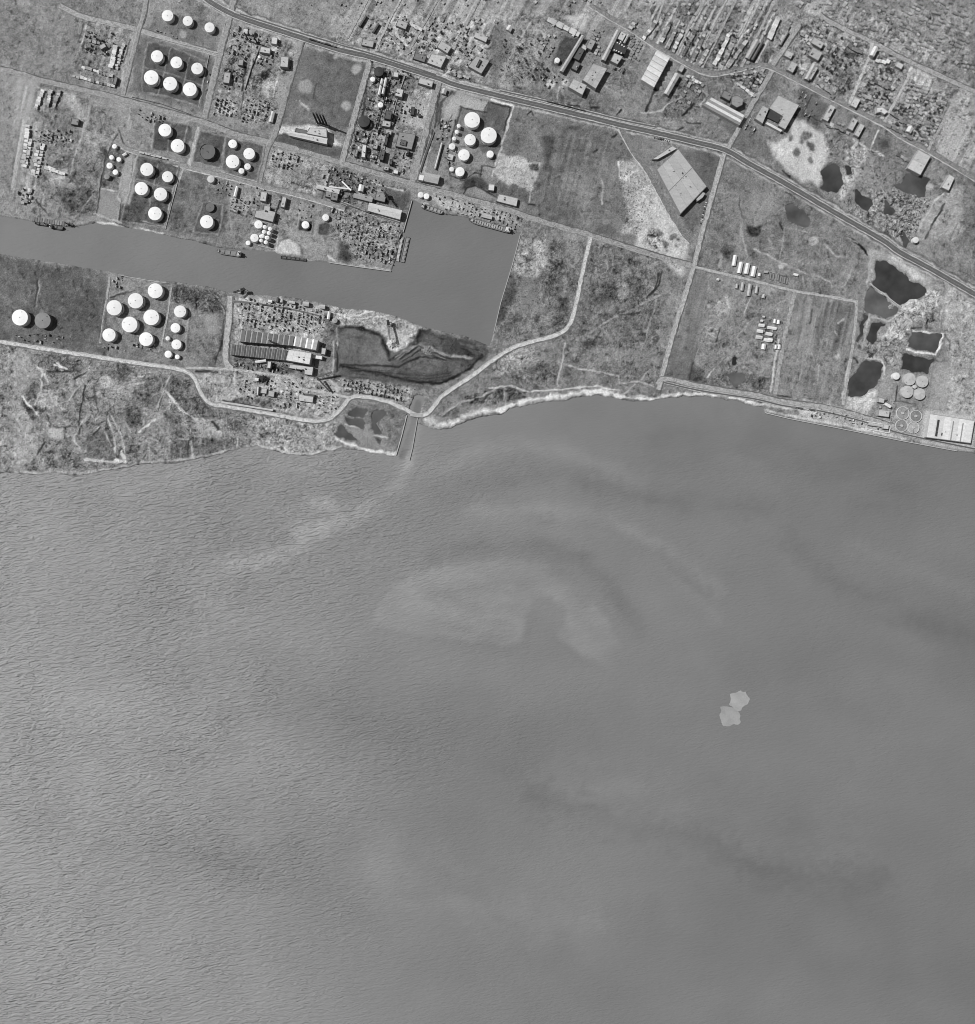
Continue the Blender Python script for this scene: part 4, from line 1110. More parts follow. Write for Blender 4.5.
HW_DIAG = B4(745, 45, 820, 180, 900, 290, 975, 425) + B5(110, 520, 190, 650, 235, 700)
ROADS = [
    ('pale wide road across the top of the tank farms', [(60, 5), (86, 17), (137, 29), (180, 43), (222, 55)], 4.2, 148, 132),
    ('long road running past the tank farms to the inland field corner', [(-60, 55), (15, 72), (38, 79), (94, 92), (130, 101), (180, 115), (205, 122), (240, 135), (275, 143), (310, 153), (340, 162), (370, 171), (407, 181.5), (421, 186), (459, 196), (500, 207), (521, 214), (549, 223), (588, 234), (629, 247), (660, 256.5), (696, 266)], 4.4, 138, 120),
    ('straight road between the tank farm and the refinery block', [(236, -10), (229, 20), (217, 66), (205, 118)], 5.4, 138, 126),
    ('short white lane beside the grey floating roof tank', [(198.8, 127), (191, 163), (183, 170), (170, 204)], 2.6, 160, None),
    ('service road crossing below the cluster of five tanks', [(122, 146), (130, 150), (155, 157), (187, 167), (240, 180), (261, 186), (306, 197), (345, 209)], 4.0, 132, 150),
    ('pale road beside the dark playing field and process plant', [(371, 60), (368, 68), (351, 130), (342, 162)], 4.8, 146, 120),
    ('wide pale road left of the six tank farm', [(439, 80), (436, 92), (426, 132), (413, 182)], 5.6, 138, 120),
    ('road between the refinery block and the playing field', [(303, 38), (292, 75), (276, 132), (268, 148), (259, 183)], 4.2, 132, 120),
    ('pale lane beside the cabin rows at the upper corner', [(148, -10), (144, 15), (139, 31), (123, 95)], 3.4, 136, 126),
    ('winding pale dirt road from the field corner round the basin to the shore works', [(591, 237), (582.4, 275), (574, 314), (567, 328.5), (557, 335), (534, 341.6), (513, 348), (490, 362.7), (469.5, 378), (445, 394), (434.6, 406), (427, 414), (417, 415.5), (405, 409.7), (387.5, 402), (366.6, 397.5), (351, 398), (340.5, 410), (328, 419.5), (309.5, 421), (275, 415), (227.5, 407), (210, 404), (201, 394), (194, 379), (186, 372), (170, 368), (115, 360), (15, 344.5), (-60, 333)], 3.2, 184, 140),
    ('pale lane through the yard below the long works hall', [(186, 368), (226, 369), (268, 374), (292, 378), (301, 388), (320, 392), (351, 398)], 2.6, 166, None),
    ('broad pale yard road along the side of the works hall', [(231, 296), (229, 322), (226, 350), (227, 363), (232, 369)], 5.0, 160, 132),
    ('straight white road dropping from the railway to the beach', [(727, 151), (722, 162), (700.6, 240), (695, 264), (683, 303), (669, 350), (659, 390)], 4.0, 158, 124),
    ('paved street climbing from the railway to the housing', [(800, 25), (775.5, 62), (772, 72), (755, 100), (740, 127), (728, 149)], 4.0, 146, 120),
    ('pale lane lined with long cabins', [(695, 267), (715, 272), (737, 277), (795, 291), (820, 295), (858, 302)], 2.8, 160, None),
    ('dirt lane beside the rows of small cabins', [(795, 292), (789, 318), (783, 345), (775, 394)], 4.2, 146, None),
    ('dirt track along the edge of the furrowed field', [(857, 302), (853, 345), (843, 405)], 3.0, 154, None),
    ('coastal road along the shoreline to the round works tanks', [(657, 384), (666, 378), (702, 386), (755, 394.5), (782, 401), (820, 406), (861, 416), (905, 430)], 3.8, 150, 128),
    ('curving main street through the housing', [(590, 5), (609, 17), (629.5, 29), (652, 44), (676, 58), (700, 71), (714.5, 74), (734, 70.5), (755, 66), (770, 67), (795, 79), (820, 92), (849, 107), (884, 125), (905, 139), (932, 153), (990, 188)], 4.0, 118, 146),
    ('upper street running behind the corner houses', [(820, 14), (835, 24), (873, 42), (903, 58), (985, 96)], 3.4, 146, 128),
    ('cross street beside the white hall near the corner', [(872, 43), (868, 60), (849, 104)], 3.0, 172, None),
    ('cross street between the two corner house blocks', [(912, 70), (906, 82), (884, 122)], 3.0, 166, None),
    ('cross street beside the pale ploughed strips', [(955, 100), (944, 120), (928, 150)], 3.0, 150, None),
    ('dark diagonal road passing the large factory roof', HW_DIAG, 4.6, 108, 148),
    ('street left of the first house block above the railway', [(363, 8), (347, 38)], 3.2, 150, None),
    ('street right of the oval green above the railway', [(396, 8), (391, 17), (376, 49)], 2.4, 158, None),
    ('dark edged street below the upper frame centre', [(433, 8), (429, 15), (407, 54)], 2.8, 140, None),
    ('street joining the railway crossing by the corner warehouse', [(474, 8), (469.5, 17), (441, 72)], 3.0, 148, 150),
    ('housing street nearest the white sawtooth factory', [(697, 12), (693, 18), (676, 55)], 2.8, 150, None),
    ('white back lane between the darkest garden rows', [(720, 12), (713, 25), (691, 63)], 1.6, 168, None),
    ('housing street with dark shaded side', [(730, 12), (726, 20), (702, 68)], 2.8, 144, None),
    ('white back lane in the middle of the house rows', [(748, 18), (742, 31), (721, 70)], 1.6, 170, None),
    ('housing street meeting the bend of the main street', [(768, 14), (757, 36), (741, 67)], 3.0, 150, None),
    ('back lane behind the first house row', [(680, 20), (665, 48)], 1.6, 166, None),
    ('pale lane at the side of the seven tank farm', C1(572, 270, 555, 400, 535, 520, 518, 650), 2.4, 150, None),
    ('pale lane between the seven tanks and the tank column', C1(925, 330, 905, 480, 880, 600, 870, 665), 2.0, 152, None),
    ('lane down to the five tank farm by the grey yard', B1(700, 200, 690, 330, 670, 470), 2.4, 142, None),
    ('housing street left of the first row', [(660, 12), (651, 40)], 2.4, 156, None),
]
for k, (lab, pts, w, t, e) in enumerate(ROADS):
    if pts[0][1] < 19 and 300 < pts[0][0] < 800 and lab[:3] != 'cur':
        d = (Vector(pts[0]) - Vector(pts[1])).normalized()
        pts = [tuple(Vector(pts[0]) + d * 55)] + list(pts)
        ROADS[k] = (lab, pts, w, t, e)
RMASK = np.zeros(G.X.shape, bool)
for lab, pts, w, t, e in ROADS:
    ww, mm = G.line(pts, w + 1.6, 0.6)
    RMASK[ww] |= mm > 0.3
for lab, pts, w, t, e in ROADS:
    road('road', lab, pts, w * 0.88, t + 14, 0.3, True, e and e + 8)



def railway(label, pts, tracks, width, tone=118, gauge=1.5):
    z = ROADZ[0]
    ROADZ[0] += 0.05
    mb = MB()
    p = smooth(pts)
    ribbon(mb, p, width, z, 0, 0.12)
    o = mb.build('railway', mat(tone, 0.16, 0.08, 0.95, 1.4))
    tag(o, label, kind='structure')
    for off in tracks:
        tb = MB()
        ribbon(tb, p, 1.45, z + 0.16, off, 0.06)
        tk = tb.build('track_bed', mat(74, 0.12, 0.3, 0.95), o)
        for s in (-0.30, 0.30):
            rb = MB()
            ribbon(rb, p, 0.14, z + 0.34, off + s)
            rb.build('rail', mat(150, 0.05, 0.2, 0.4, 1.0, 0.5), tk)
    # trodden cess either side
    for s in (-1, 1):
        cb = MB()
        ribbon(cb, p, 0.9, z + 0.02, s * (width / 2 - 0.4), 0.5)
        cb.build('cess', mat(180, 0.2, 0.1, 0.95), o)
    return o


railway('twin track railway sweeping across the whole district', RAIL_MAIN, (-1.3, 1.3), 6.4, 116)
railway('single siding beside the upper railway near the housing', [(240, 14), (300, 33), (340, 45), (372, 54), (400, 63), (436, 75)], (0,), 2.6, 124)
railway('siding above the twin tracks past the wide fields', [(500, 91), (545, 101), (590, 112.5), (625, 121), (655, 127)], (0,), 2.8, 128)
railway('shoreline railway siding beside the coastal road', [(664, 382.5), (702, 391), (755, 399), (782, 405.5), (820, 411), (861, 421), (905, 434.5), (990, 452)], (0,), 2.6, 122)
railway('works siding between the canal and the long hall', [(232, 301), (260, 304), (290, 309), (320, 316)], (0,), 2.0, 120)
railway('siding below the pale canal side warehouse', B3(0, 440, 60, 470, 240, 540, 400, 590), (0,), 2.4, 116)
railway('siding running down beside the six tank farm', B3(585, 90, 550, 190, 500, 345), (0,), 2.2, 116)

# ------------------------------------------------------------------ storage tanks
N = 40


def tank_meshes(tone, floating=False):
    s = MB()
    s.cyl((0, 0), 1, 1, 0, 0.985, N, top=False)
    r = MB()
    ring = [(math.cos(2 * math.pi * i / N), math.sin(2 * math.pi * i / N)) for i in range(N)]
    if not floating:
        for i in range(N):
            a, c = ring[i], ring[(i + 1) % N]
            r.face([(a[0] * 1.01, a[1] * 1.01, 0.985), (c[0] * 1.01, c[1] * 1.01, 0.985), (c[0] * .5, c[1] * .5, 1.045), (a[0] * .5, a[1] * .5, 1.045)])
            r.face([(a[0] * .5, a[1] * .5, 1.045), (c[0] * .5, c[1] * .5, 1.045), (0, 0, 1.085)])
            r.face([(c[0] * 1.01, c[1] * 1.01, 0.965), (a[0] * 1.01, a[1] * 1.01, 0.965), (a[0] * 1.01, a[1] * 1.01, 0.985), (c[0] * 1.01, c[1] * 1.01, 0.985)][::-1])
    else:
        r.cyl((0, 0), 0.97, 0.97, 0.80, 0.84, N)
        for i in range(N):
            a, c = ring[i], ring[(i + 1) % N]
            r.face([(c[0] * .97, c[1] * .97, .5), (a[0] * .97, a[1] * .97, .5), (a[0] * .97, a[1] * .97, .985), (c[0] * .97, c[1] * .97, .985)])
            r.face([(a[0], a[1], .985), (c[0], c[1], .985), (c[0] * .97, c[1] * .97, .985), (a[0] * .97, a[1] * .97, .985)])
    st = MB()
    for i in range(14):                       # stair winding up the shell
        a0, a1 = 2.2 + i * 0.11, 2.2 + (i + 1) * 0.11
        z0_, z1_ = i / 14, (i + 1) / 14
        c0, s0, c1, s1 = math.cos(a0), math.sin(a0), math.cos(a1), math.sin(a1)
        st.face([(c0, s0, z0_), (c0 * 1.055, s0 * 1.055, z0_), (c1 * 1.055, s1 * 1.055, z1_), (c1, s1, z1_)])
        st.face([(c0 * 1.055, s0 * 1.055, z0_ - .04), (c1 * 1.055, s1 * 1.055, z1_ - .04), (c1 * 1.055, s1 * 1.055, z1_), (c0 * 1.055, s0 * 1.055, z0_)])
    v = MB()
    v.cyl((0.0, 0.0), 0.06, 0.06, 1.05, 1.14, 10)
    hc = MB()
    hc.box((0.55, 0.5), (0.09, 0.09), 0.98, 1.07)
    out = []
    for nm, mb_, tn in (('shell', s, tone - 8), ('roof', r, tone), ('stair', st, 90 if tone > 150 else 60), ('vent', v, tone - 60), ('hatch', hc, tone - 70)):
        me = mb_.mesh(nm)
        me.materials.append(mat(tn, 0.035 if tone > 200 else 0.08, 0.10, 0.6, 0.5))
        if nm in ('shell',):
            me.polygons.foreach_set('use_smooth', [True] * len(me.polygons))
        out.append((nm, me))
    return out


TM = {}


def tank(name, label, c, r_px, h, tone, group=None, floating=False, cat='storage tank'):
    if tone == 243:
        tone = random.choice((243, 238, 230))
    key = (tone, floating)
    if key not in TM:
        TM[key] = tank_meshes(tone, floating)
    c = ortho([c], h * 0.8)[0]
    rt = empty(name, P(c, -0.1), label, cat, group, random.uniform(0, 6.28))
    rt.scale = (r_px * GS, r_px * GS, h)
    for nm, me in TM[key]:
        if r_px * GS < 9 and nm in ('stair', 'hatch'):
            continue
        link(nm, me, rt)
    return rt


def farm(where, group, items, tone=243, name='oil_tank', adj='white', h=None):
    items = sorted(items, key=lambda t: t[0][1] * 1000 + t[0][0])
    n = len(items)
    for i, (c, r) in enumerate(items):
        hh = h or max(5.0, min(11.5, 3.5 + r * 1.05))
        if n == 1:
            lab = '%s round storage tank %s' % (adj, where)
        elif i == n - 1:
            lab = '%s round storage tank %s, lowest of the group' % (adj, where)
        else:
            lab = '%s round storage tank %s, %sfrom the top' % (adj, where, 'first ' if i == 0 else ORD[i])
        tank(name, lab, c, r, hh, tone, group)


def tk(f, *c):
    return [(f(c[i], c[i + 1])[0], c[i + 2] / 5.735) for i in range(0, len(c), 3)]


farm('in the row at the top edge', 'tanks at the top edge', tk(A1, 905, 35, 32) + tk(A2, 103, 65, 28, 228, 102, 28))
farm('in the six tank bunded farm', 'tanks of the bunded farm by the refinery', tk(A1, 845, 268, 34, 812, 390, 41, 920, 425, 39) + tk(A2, 38, 303, 33, 157, 338, 33, 115, 457, 39))
farm('in the pair above the service road', 'pair of tanks above the service road', tk(B1, 890, 60, 36) + tk(B2, 45, 150, 38))
farm('in the five tank farm by the canal', 'five tanks by the canal', tk(B1, 787, 285, 37, 905, 327, 31, 755, 395, 37, 865, 427, 37, 833, 538, 38))
farm('of small size beside the grey yard', 'small tanks beside the grey yard', tk(B1, 600, 152, 13, 583, 215, 13, 625, 227, 13, 572, 263, 17, 605, 300, 15))
farm('at the foot of the small white tanks', None, tk(B1, 556, 325, 16), 128, 'oil_tank', 'dull grey')
farm('in the cluster below the crossroads', 'five tanks below the crossroads', tk(B2, 360, 138, 24, 455, 195, 32, 360, 240, 38, 445, 268, 18, 410, 293, 16))
tank('floating_roof_tank', 'wide dark grey floating roof tank with sunken lid beside the white lane', B2(215, 182)[0], 45 / 5.735, 9, 92, None, True)
farm('standing alone below the service road', None, tk(B2, 235, 340, 20), 196, 'oil_tank', 'pale grey')
farm('alone in a bund above the canal', None, tk(B2, 212, 585, 37))
tank('floating_roof_tank', 'low dark grey tank touching the lone white tank above the canal', B2(228, 500)[0], 27 / 5.735, 5, 96, None, True)
farm('beside the tight cluster of silos', 'round tanks beside the silos', tk(B2, 508, 600, 23, 485, 677, 23) + tk(C2, 448, 75, 13))
sil = tk(B2, 545, 615, 11, 575, 626, 11, 540, 643, 11, 568, 650, 11, 532, 667, 11, 560, 676, 11) + tk(C2, 523, 38, 10, 556, 46, 11, 524, 62, 10, 551, 72, 11)
farm('of the tight canal cluster', 'silos packed in a tight cluster', sil, 240, 'silo', 'slim white', 12)
farm('alone in the dark square bund', None, tk(B2, 777, 602, 21))
farm('at the head of the dark round bund', None, tk(B2, 893, 560, 19))
farm('in the farm right of the wide road', 'tanks of the farm right of the wide road', tk(B3, 815, 2, 44, 910, 90, 45, 803, 115, 32, 768, 202, 32, 745, 298, 26, 918, 197, 20, 700, 153, 18, 697, 283, 13))
farm('in the slim short row', 'slim tanks in a row', tk(B3, 738, 35, 11, 727, 70, 11, 712, 108, 11), 236, 'silo', 'small white', 9)
farm('at the head of the dock basin', 'twin tanks at the head of the dock basin', tk(B3, 520, 430, 16, 553, 438, 16))
farm('on the canal bank at the edge', None, tk(C1, 60, 503, 45))
tank('oil_tank', 'wide dull grey flat topped tank beside a white one on the canal bank', C1(190, 520)[0], 45 / 5.735, 10, 116)
farm('in the seven tank farm below the canal', 'seven tanks below the canal', tk(C1, 600, 447, 43, 722, 407, 43, 835, 350, 42, 688, 543, 44, 812, 502, 44, 570, 603, 37, 782, 627, 39))
farm('in the column beside the seven tank farm', 'column of tanks beside the seven tank farm', tk(C1, 977, 468, 34, 950, 562, 27, 905, 622, 12, 956, 657, 28) + tk(D1, 908, 82, 20, 960, 97, 13))
farm('by the process plant, low and near black', 'black tanks by the process plant', tk(A3, 280, 355, 27, 195, 640, 33), 58, 'oil_tank', 'black')
farm('in the process plant, small and bright', 'bright tanks of the process plant', tk(A3, 245, 398, 14, 290, 545, 15), 238, 'process_tank', 'white')
farm('beside the open settling tanks', 'pale tanks by the shore works', tk(D6, 627, 225, 35, 700, 238, 34, 613, 297, 35, 685, 310, 33), 188, 'oil_tank', 'pale grey', 6)
farm('between the four pale works tanks', None, tk(D6, 657, 268, 11), 196, 'oil_tank', 'tiny pale')
farm('alone near the black settling pond', None, tk(D6, 550, 207, 20), 226)
farm('on a pale pad just above the railway', None, tk(C6, 662, 58, 17), 218)
farm('by the coal works beside the canal', None, tk(C2, 945, 520, 15), 160, 'oil_tank', 'dull pale')
farm('in the refinery block, ring shaped', None, tk(A2, 470, 130, 15), 150, 'oil_tank', 'pale grey')
farm('in the refinery block near the long roof', None, tk(A2, 512, 270, 8), 240, 'process_tank', 'tiny white')

# round settling tanks of the shore works
for i, (u, v, r, t) in enumerate(((587, 420, 38, 128), (662, 437, 35, 112), (580, 492, 36, 118), (648, 503, 34, 150))):
    c = D6(u, v)[0]
    R = r / 5.735 * GS
    e = empty('settling_tank', P(c), ['open round settling tank with pale hub, upper of the four', 'open round settling tank filled flat grey, darkest of the four', 'open round settling tank with dark rim nearest the pier hall', 'open round settling tank with palest contents near the lake'][i], 'settling tank', 'round settling tanks of the shore works')
    mb = MB()
    mb.cyl((0, 0), R, R, -0.2, 2.2, 36, top=False)
    ring = [(math.cos(2 * math.pi * k / 36), math.sin(2 * math.pi * k / 36)) for k in range(36)]
    for k in range(36):
        a, c2 = ring[k], ring[(k + 1) % 36]
        mb.face([(a[0] * R, a[1] * R, 2.2), (c2[0] * R, c2[1] * R, 2.2), (c2[0] * R * .9, c2[1] * R * .9, 2.2), (a[0] * R * .9, a[1] * R * .9, 2.2)])
        mb.face([(c2[0] * R * .9, c2[1] * R * .9, 0), (a[0] * R * .9, a[1] * R * .9, 0), (a[0] * R * .9, a[1] * R * .9, 2.2), (c2[0] * R * .9, c2[1] * R * .9, 2.2)])
    mb.build('wall', mat(196, 0.08), e)
    w = MB()
    w.cyl((0, 0), R * .9, R * .9, 0.2, 1.1, 36)
    w.build('sludge', mat(t + 22, 0.18, 0.12, 0.5), e)
    hb = MB()
    hb.cyl((0, 0), R * .22, R * .2, 0.8, 3.2, 16)
    hb.build('hub', mat(186, 0.1), e)
    br = MB()
    br.box((R * .5, 0), (R, 1.2), 2.3, 2.9)
    ob = br.build('scraper_bridge', mat(150, 0.1), e)
    ob.rotation_euler = (0, 0, 0.7 + i * 1.3)

# ------------------------------------------------------------------ buildings
FOOT = []       # footprints (plan units), kept free of trees


def inset(pts, d):
    c = Vector((sum(p[0] for p in pts) / len(pts), sum(p[1] for p in pts) / len(pts)))
    out = []
    for p in pts:
        v = Vector(p[:2]) - c
        out.append(tuple(c + v * max(0.2, 1 - d / max(v.length, 0.1))))
    return out


def lerp(a, b, t):
    return (a[0] + (b[0] - a[0]) * t, a[1] + (b[1] - a[1]) * t)


def gable(mb, q, z, rise, mi=0, eave=0.4):
    """q: 4 metre points; ridge runs along the longer side"""
    d01 = (Vector(q[1]) - Vector(q[0])).length
    d12 = (Vector(q[2]) - Vector(q[1])).length
    if d01 < d12:
        q = [q[1], q[2], q[3], q[0]]
    m0, m1 = lerp(q[0], q[3], .5), lerp(q[1], q[2], .5)
    A, B, C, D = [(p[0], p[1], z) for p in q]
    r0, r1 = (m0[0], m0[1], z + rise), (m1[0], m1[1], z + rise)
    for f in ([A, B, r1, r0], [C, D, r0, r1], [B, C, r1], [D, A, r0]):
        n = (Vector(f[1]) - Vector(f[0])).cross(Vector(f[2]) - Vector(f[0]))
        ctr = Vector(f[0]) * .5 + Vector(f[1]) * .5 - Vector((*lerp(m0, m1, .5), z))
        if len(f) == 4 and n.z < 0 or len(f) == 3 and n.dot(ctr) < 0:
            f = f[::-1]
        mb.face(f, mi)


def building(name, label, cat, pts, h, tone, roof='flat', wall=None, group=None, vents=None, n=6, panels=None, alt=None):
    pts = ortho(pts, h)
    c = (sum(p[0] for p in pts) / len(pts), sum(p[1] for p in pts) / len(pts))
    FOOT.append(pts)
    o = P(c)
    e = empty(name, o, label, cat, group)
    L = [tuple((P(p) - o)[:2]) for p in pts]
    area = abs(sum(L[i][0] * L[(i + 1) % len(L)][1] - L[(i + 1) % len(L)][0] * L[i][1] for i in range(len(L)))) / 2
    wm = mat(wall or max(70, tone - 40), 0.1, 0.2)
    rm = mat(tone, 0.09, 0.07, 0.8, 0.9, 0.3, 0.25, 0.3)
    w = MB()
    if roof == 'flat':
        I = inset(L, 0.9)
        k = len(L)
        w.prism(L, -0.5, h + 0.7, 0, False)
        for i in range(k):
            j = (i + 1) % k
            w.face([(*L[i], h + .7), (*L[j], h + .7), (*I[j], h + .7), (*I[i], h + .7)])
            w.face([(*I[i], h - .3), (*I[j], h - .3), (*I[j], h + .7), (*I[i], h + .7)])
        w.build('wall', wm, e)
        if panels and len(L) == 4:
            a, b_ = panels
            tones = alt or (tone - 7, tone, tone + 5)
            for i in range(a):
                for j in range(b_):
                    def pt(s, t):
                        return lerp(lerp(I[0], I[1], s), lerp(I[3], I[2], s), t)
                    gx_, gy_ = 0.012 / a, 0.012 / b_
                    q = [pt(i / a + gx_, j / b_ + gy_), pt((i + 1) / a - gx_, j / b_ + gy_), pt((i + 1) / a - gx_, (j + 1) / b_ - gy_), pt(i / a + gx_, (j + 1) / b_ - gy_)]
                    pb = MB()
                    pb.prism(q, h - 0.1, h + 0.25 + random.uniform(0, .15))
                    pb.build('roof_panel', mat(tones[(i * b_ + j + (i if b_ > 1 else 0)) % len(tones)], 0.08, 0.07, 0.8, 0.9, 0.3, 0.25, 0.3), e)
            r = MB()
            r.prism(I, h - 0.4, h - 0.05)
            r.build('roof', mat(tone - 50, 0.1), e)
        else:
            r = MB()
            r.prism(I, h - 0.4, h)
            r.build('roof', rm, e)
    elif roof == 'gable':
        w.prism(L, -0.5, h, 0, False)
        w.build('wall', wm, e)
        r = MB()
        d = min((Vector(L[1]) - Vector(L[0])).length, (Vector(L[2]) - Vector(L[1])).length)
        gable(r, [tuple(Vector(p) * 1.02) for p in L], h, min(6, d * 0.22))
        r.build('roof', rm, e)
    elif roof == 'bays':
        # parallel ridged bays laid side by side along the first edge
        w.prism(L, -0.5, h, 0, False)
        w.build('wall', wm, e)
        for i in range(n):
            q = [lerp(L[0], L[1], (i + .04) / n), lerp(L[0], L[1], (i + .96) / n), lerp(L[3], L[2], (i + .96) / n), lerp(L[3], L[2], (i + .04) / n)]
            m0, m1 = lerp(q[0], q[1], .36), lerp(q[3], q[2], .36)
            rb = MB()
            ris = min(4.0, (Vector(q[1]) - Vector(q[0])).length * 0.28)
            z0 = h - 0.05
            fs = [[(*q[0], z0), (*m0, h + ris), (*m1, h + ris), (*q[3], z0)], [(*m0, h + ris), (*q[1], z0), (*q[2], z0), (*m1, h + ris)], [(*q[0], z0), (*q[1], z0), (*m0, h + ris)], [(*q[2], z0), (*q[3], z0), (*m1, h + ris)]]
            for f in fs:
                nn = (Vector(f[1]) - Vector(f[0])).cross(Vector(f[2]) - Vector(f[0]))
                if nn.z < 0:
                    f = f[::-1]
                rb.face(f)
            tt = alt[i % len(alt)] if alt else tone + random.randint(-8, 8)
            rb.build('roof_bay', mat(tt, 0.09, 0.07, 0.8, 0.9, 0.3, 0.2, 0.3), e)
        g = MB()
        g.prism([tuple(Vector(p) * .995) for p in L], h - 0.6, h - 0.3)
        g.build('gutter', mat(max(50, tone - 80), 0.1), e)
    nv = vents if vents is not None else min(7, int(area / 260))
    if nv:
        for i in range(nv):
            s, t = random.uniform(.2, .8), random.uniform(.25, .75)
            if len(L) == 4:
                q = lerp(lerp(L[0], L[1], s), lerp(L[3], L[2], s), t)
            else:
                q = lerp(L[random.randrange(len(L))], (0, 0), random.uniform(.5, .9))
            vb = MB()
            vb.box(q, (random.uniform(1.2, 3.0), random.uniform(1.2, 3.0)), h - 0.2, h + random.uniform(1.6, 3.4) + (2.0 if roof != 'flat' else 0), random.uniform(0, 1.5))
            vb.build('roof_vent', mat(random.choice((90, 150, 190)), 0.1), e)
    return e


def bq(f, *c):
    return f(*c)


WH, ST = 'warehouse', 'shed'
# refinery block and upper left
building('office_block', 'small pale flat building among scattered cabins at the upper corner', 'building', rect(A1, 530, 208, 36, 26, -30), 5, 172)
building('shed', 'grey square shed beside the curved dirt drive', 'shed', rect(A1, 372, 640, 44, 36, 10), 6, 138)
building('shed', 'narrow grey shed at the end of the cabin rows', 'shed', rect(A1, 603, 405, 20, 44, 15), 5, 128)
building('shed', 'tiny white shed beside the small tanks', 'shed', rect(B1, 657, 197, 24, 14, -30), 4, 226, 'gable')
building('control_house', 'long pale flat roof in the refinery block', 'building', rect(A2, 545, 230, 60, 32, 10), 7, 196)
building('workshop', 'tall pale square roof beside the playing field road', 'building', rect(A2, 655, 297, 46, 60, 6), 9, 186)
building('workshop', 'pale strip roof at the lower side of the refinery block', 'building', rect(A2, 325, 388, 38, 62, 8), 6, 172)
building('shed', 'bright square shed at the top of the refinery block', 'shed', rect(A2, 434, 122, 24, 24, 8), 6, 206, 'gable')
building('shed', 'bright slim shed at the lower corner of the refinery block', 'shed', rect(A2, 585, 612, 20, 62, 14), 5, 200, 'gable')
building('shed', 'pale roof beside the bright yard of the refinery block', 'shed', rect(A2, 598, 175, 34, 40, 10), 6, 208)
building('shed', 'grey roof in the middle of the refinery block', 'shed', rect(A2, 405, 300, 30, 34, 10), 6, 156)
# bright yard by the chimneys
building('long_shed', 'long white ridged shed in the bright yard below four chimneys', 'shed', B2(690, 66, 905, 100, 897, 138, 682, 88), 9, 214, 'gable', vents=2)
building('boiler_house', 'white blocky house beside the four chimneys', 'building', B2(800, 45, 898, 48, 900, 100, 780, 76), 14, 196, vents=3)
building('shed', 'flat grey shed sunk in the bright yard', 'shed', rect(B2, 752, 64, 66, 22, 12), 5, 110)
# below the service road
building('shed', 'bright narrow shed standing upright below the service road', 'shed', rect(B2, 378, 410, 15, 60, 14), 6, 232, 'gable')
building('workshop', 'pale oblong roof above the works court', 'building', rect(B2, 535, 438, 36, 54, 10), 8, 192)
building('workshop', 'pale oblong roof beside the dark yard wall', 'building', rect(B2, 650, 470, 25, 60, 13), 8, 188)
building('workshop', 'pale L shaped works roof above the silo cluster', 'building', B2(490, 520, 535, 515, 540, 488, 575, 495, 572, 520, 606, 528, 590, 585, 482, 556), 8, 178)
building('transit_shed', 'long pale shed at the end of the speckled field', 'shed', B2(845, 370, 975, 400, 968, 424, 840, 392), 7, 202, 'gable', vents=2)
building('shed', 'small grey shed with dark yard below the transit shed', 'shed', rect(B2, 915, 425, 50, 36, 12), 6, 142)
# process plant
for i, (u, v) in enumerate(((290, 440), (312, 435))):
    building('process_hall', ['white barrel shaped process hall, nearer the black tank', 'white barrel shaped process hall, farther from the black tank'][i], 'building', rect(A3, u, v, 13, 92, 12), 9, 216, 'gable', vents=1)
building('workshop', 'bright square roof at the head of the process plant', 'building', rect(A3, 377, 370, 30, 28, 12), 8, 204)
building('workshop', 'bright square roof in the middle of the process plant', 'building', rect(A3, 396, 474, 42, 44, 15), 10, 198)
building('workshop', 'pale wide roof beside the railway in the process plant', 'building', rect(A3, 548, 414, 84, 34, 16), 7, 186)
building('gate_house', 'small pale house at the corner by the wide road', 'building', rect(A3, 655, 466, 26, 32, 16), 5, 186, 'gable')
building('process_hall', 'dark flat process hall at the foot of the plant', 'building', rect(A3, 334, 602, 36, 48, 12), 11, 92)
building('workshop', 'pale low roof at the foot of the process plant', 'building', rect(A3, 322, 652, 48, 32, 10), 7, 186)
building('shed', 'small dark shed on the pale lot of the process plant', 'shed', rect(A3, 474, 578, 20, 46, 8), 5, 74)
building('shed', 'tiny dark shed beside the pale lot', 'shed', rect(A3, 514, 604, 14, 16, 8), 4, 70)
building('pump_house', 'white upright pump house in the lower process plant', 'building', rect(B3, 193, 178, 22, 72, 6), 10, 216)
building('pump_house', 'small white box at the lower edge of the process plant', 'building', rect(B3, 376, 297, 28, 20, 12), 5, 226)
building('compound', 'pale square roofed compound with dark outline', 'building', B3(395, 68, 492, 82, 468, 170, 375, 150), 6, 142, vents=3)
building('shed', 'dark flat shed inside the pale compound', 'shed', rect(B3, 420, 130, 36, 30, 14), 8, 100)
for i, (u, v, w_, h_, t) in enumerate(((330, 20, 40, 26, 190), (335, 70, 36, 24, 176), (300, 200, 22, 60, 96), (325, 108, 14, 70, 84), (260, 150, 26, 30, 170), (150, 190, 14, 40, 150), (240, 210, 20, 14, 224), (322, 276, 30, 22, 168), (350, 240, 14, 30, 90), (445, 185, 14, 30, 74))):
    building('process_unit', 'lower process plant unit: ' + ['pale top block', 'pale second block', 'dark tall block', 'dark slim block', 'pale block near the road', 'grey slim block', 'white scrap roof', 'pale block at the bottom', 'dark short block', 'dark box on the lot'][i], 'process unit', rect(B3, u, v, w_, h_, 12), random.uniform(5, 11), t, vents=1)
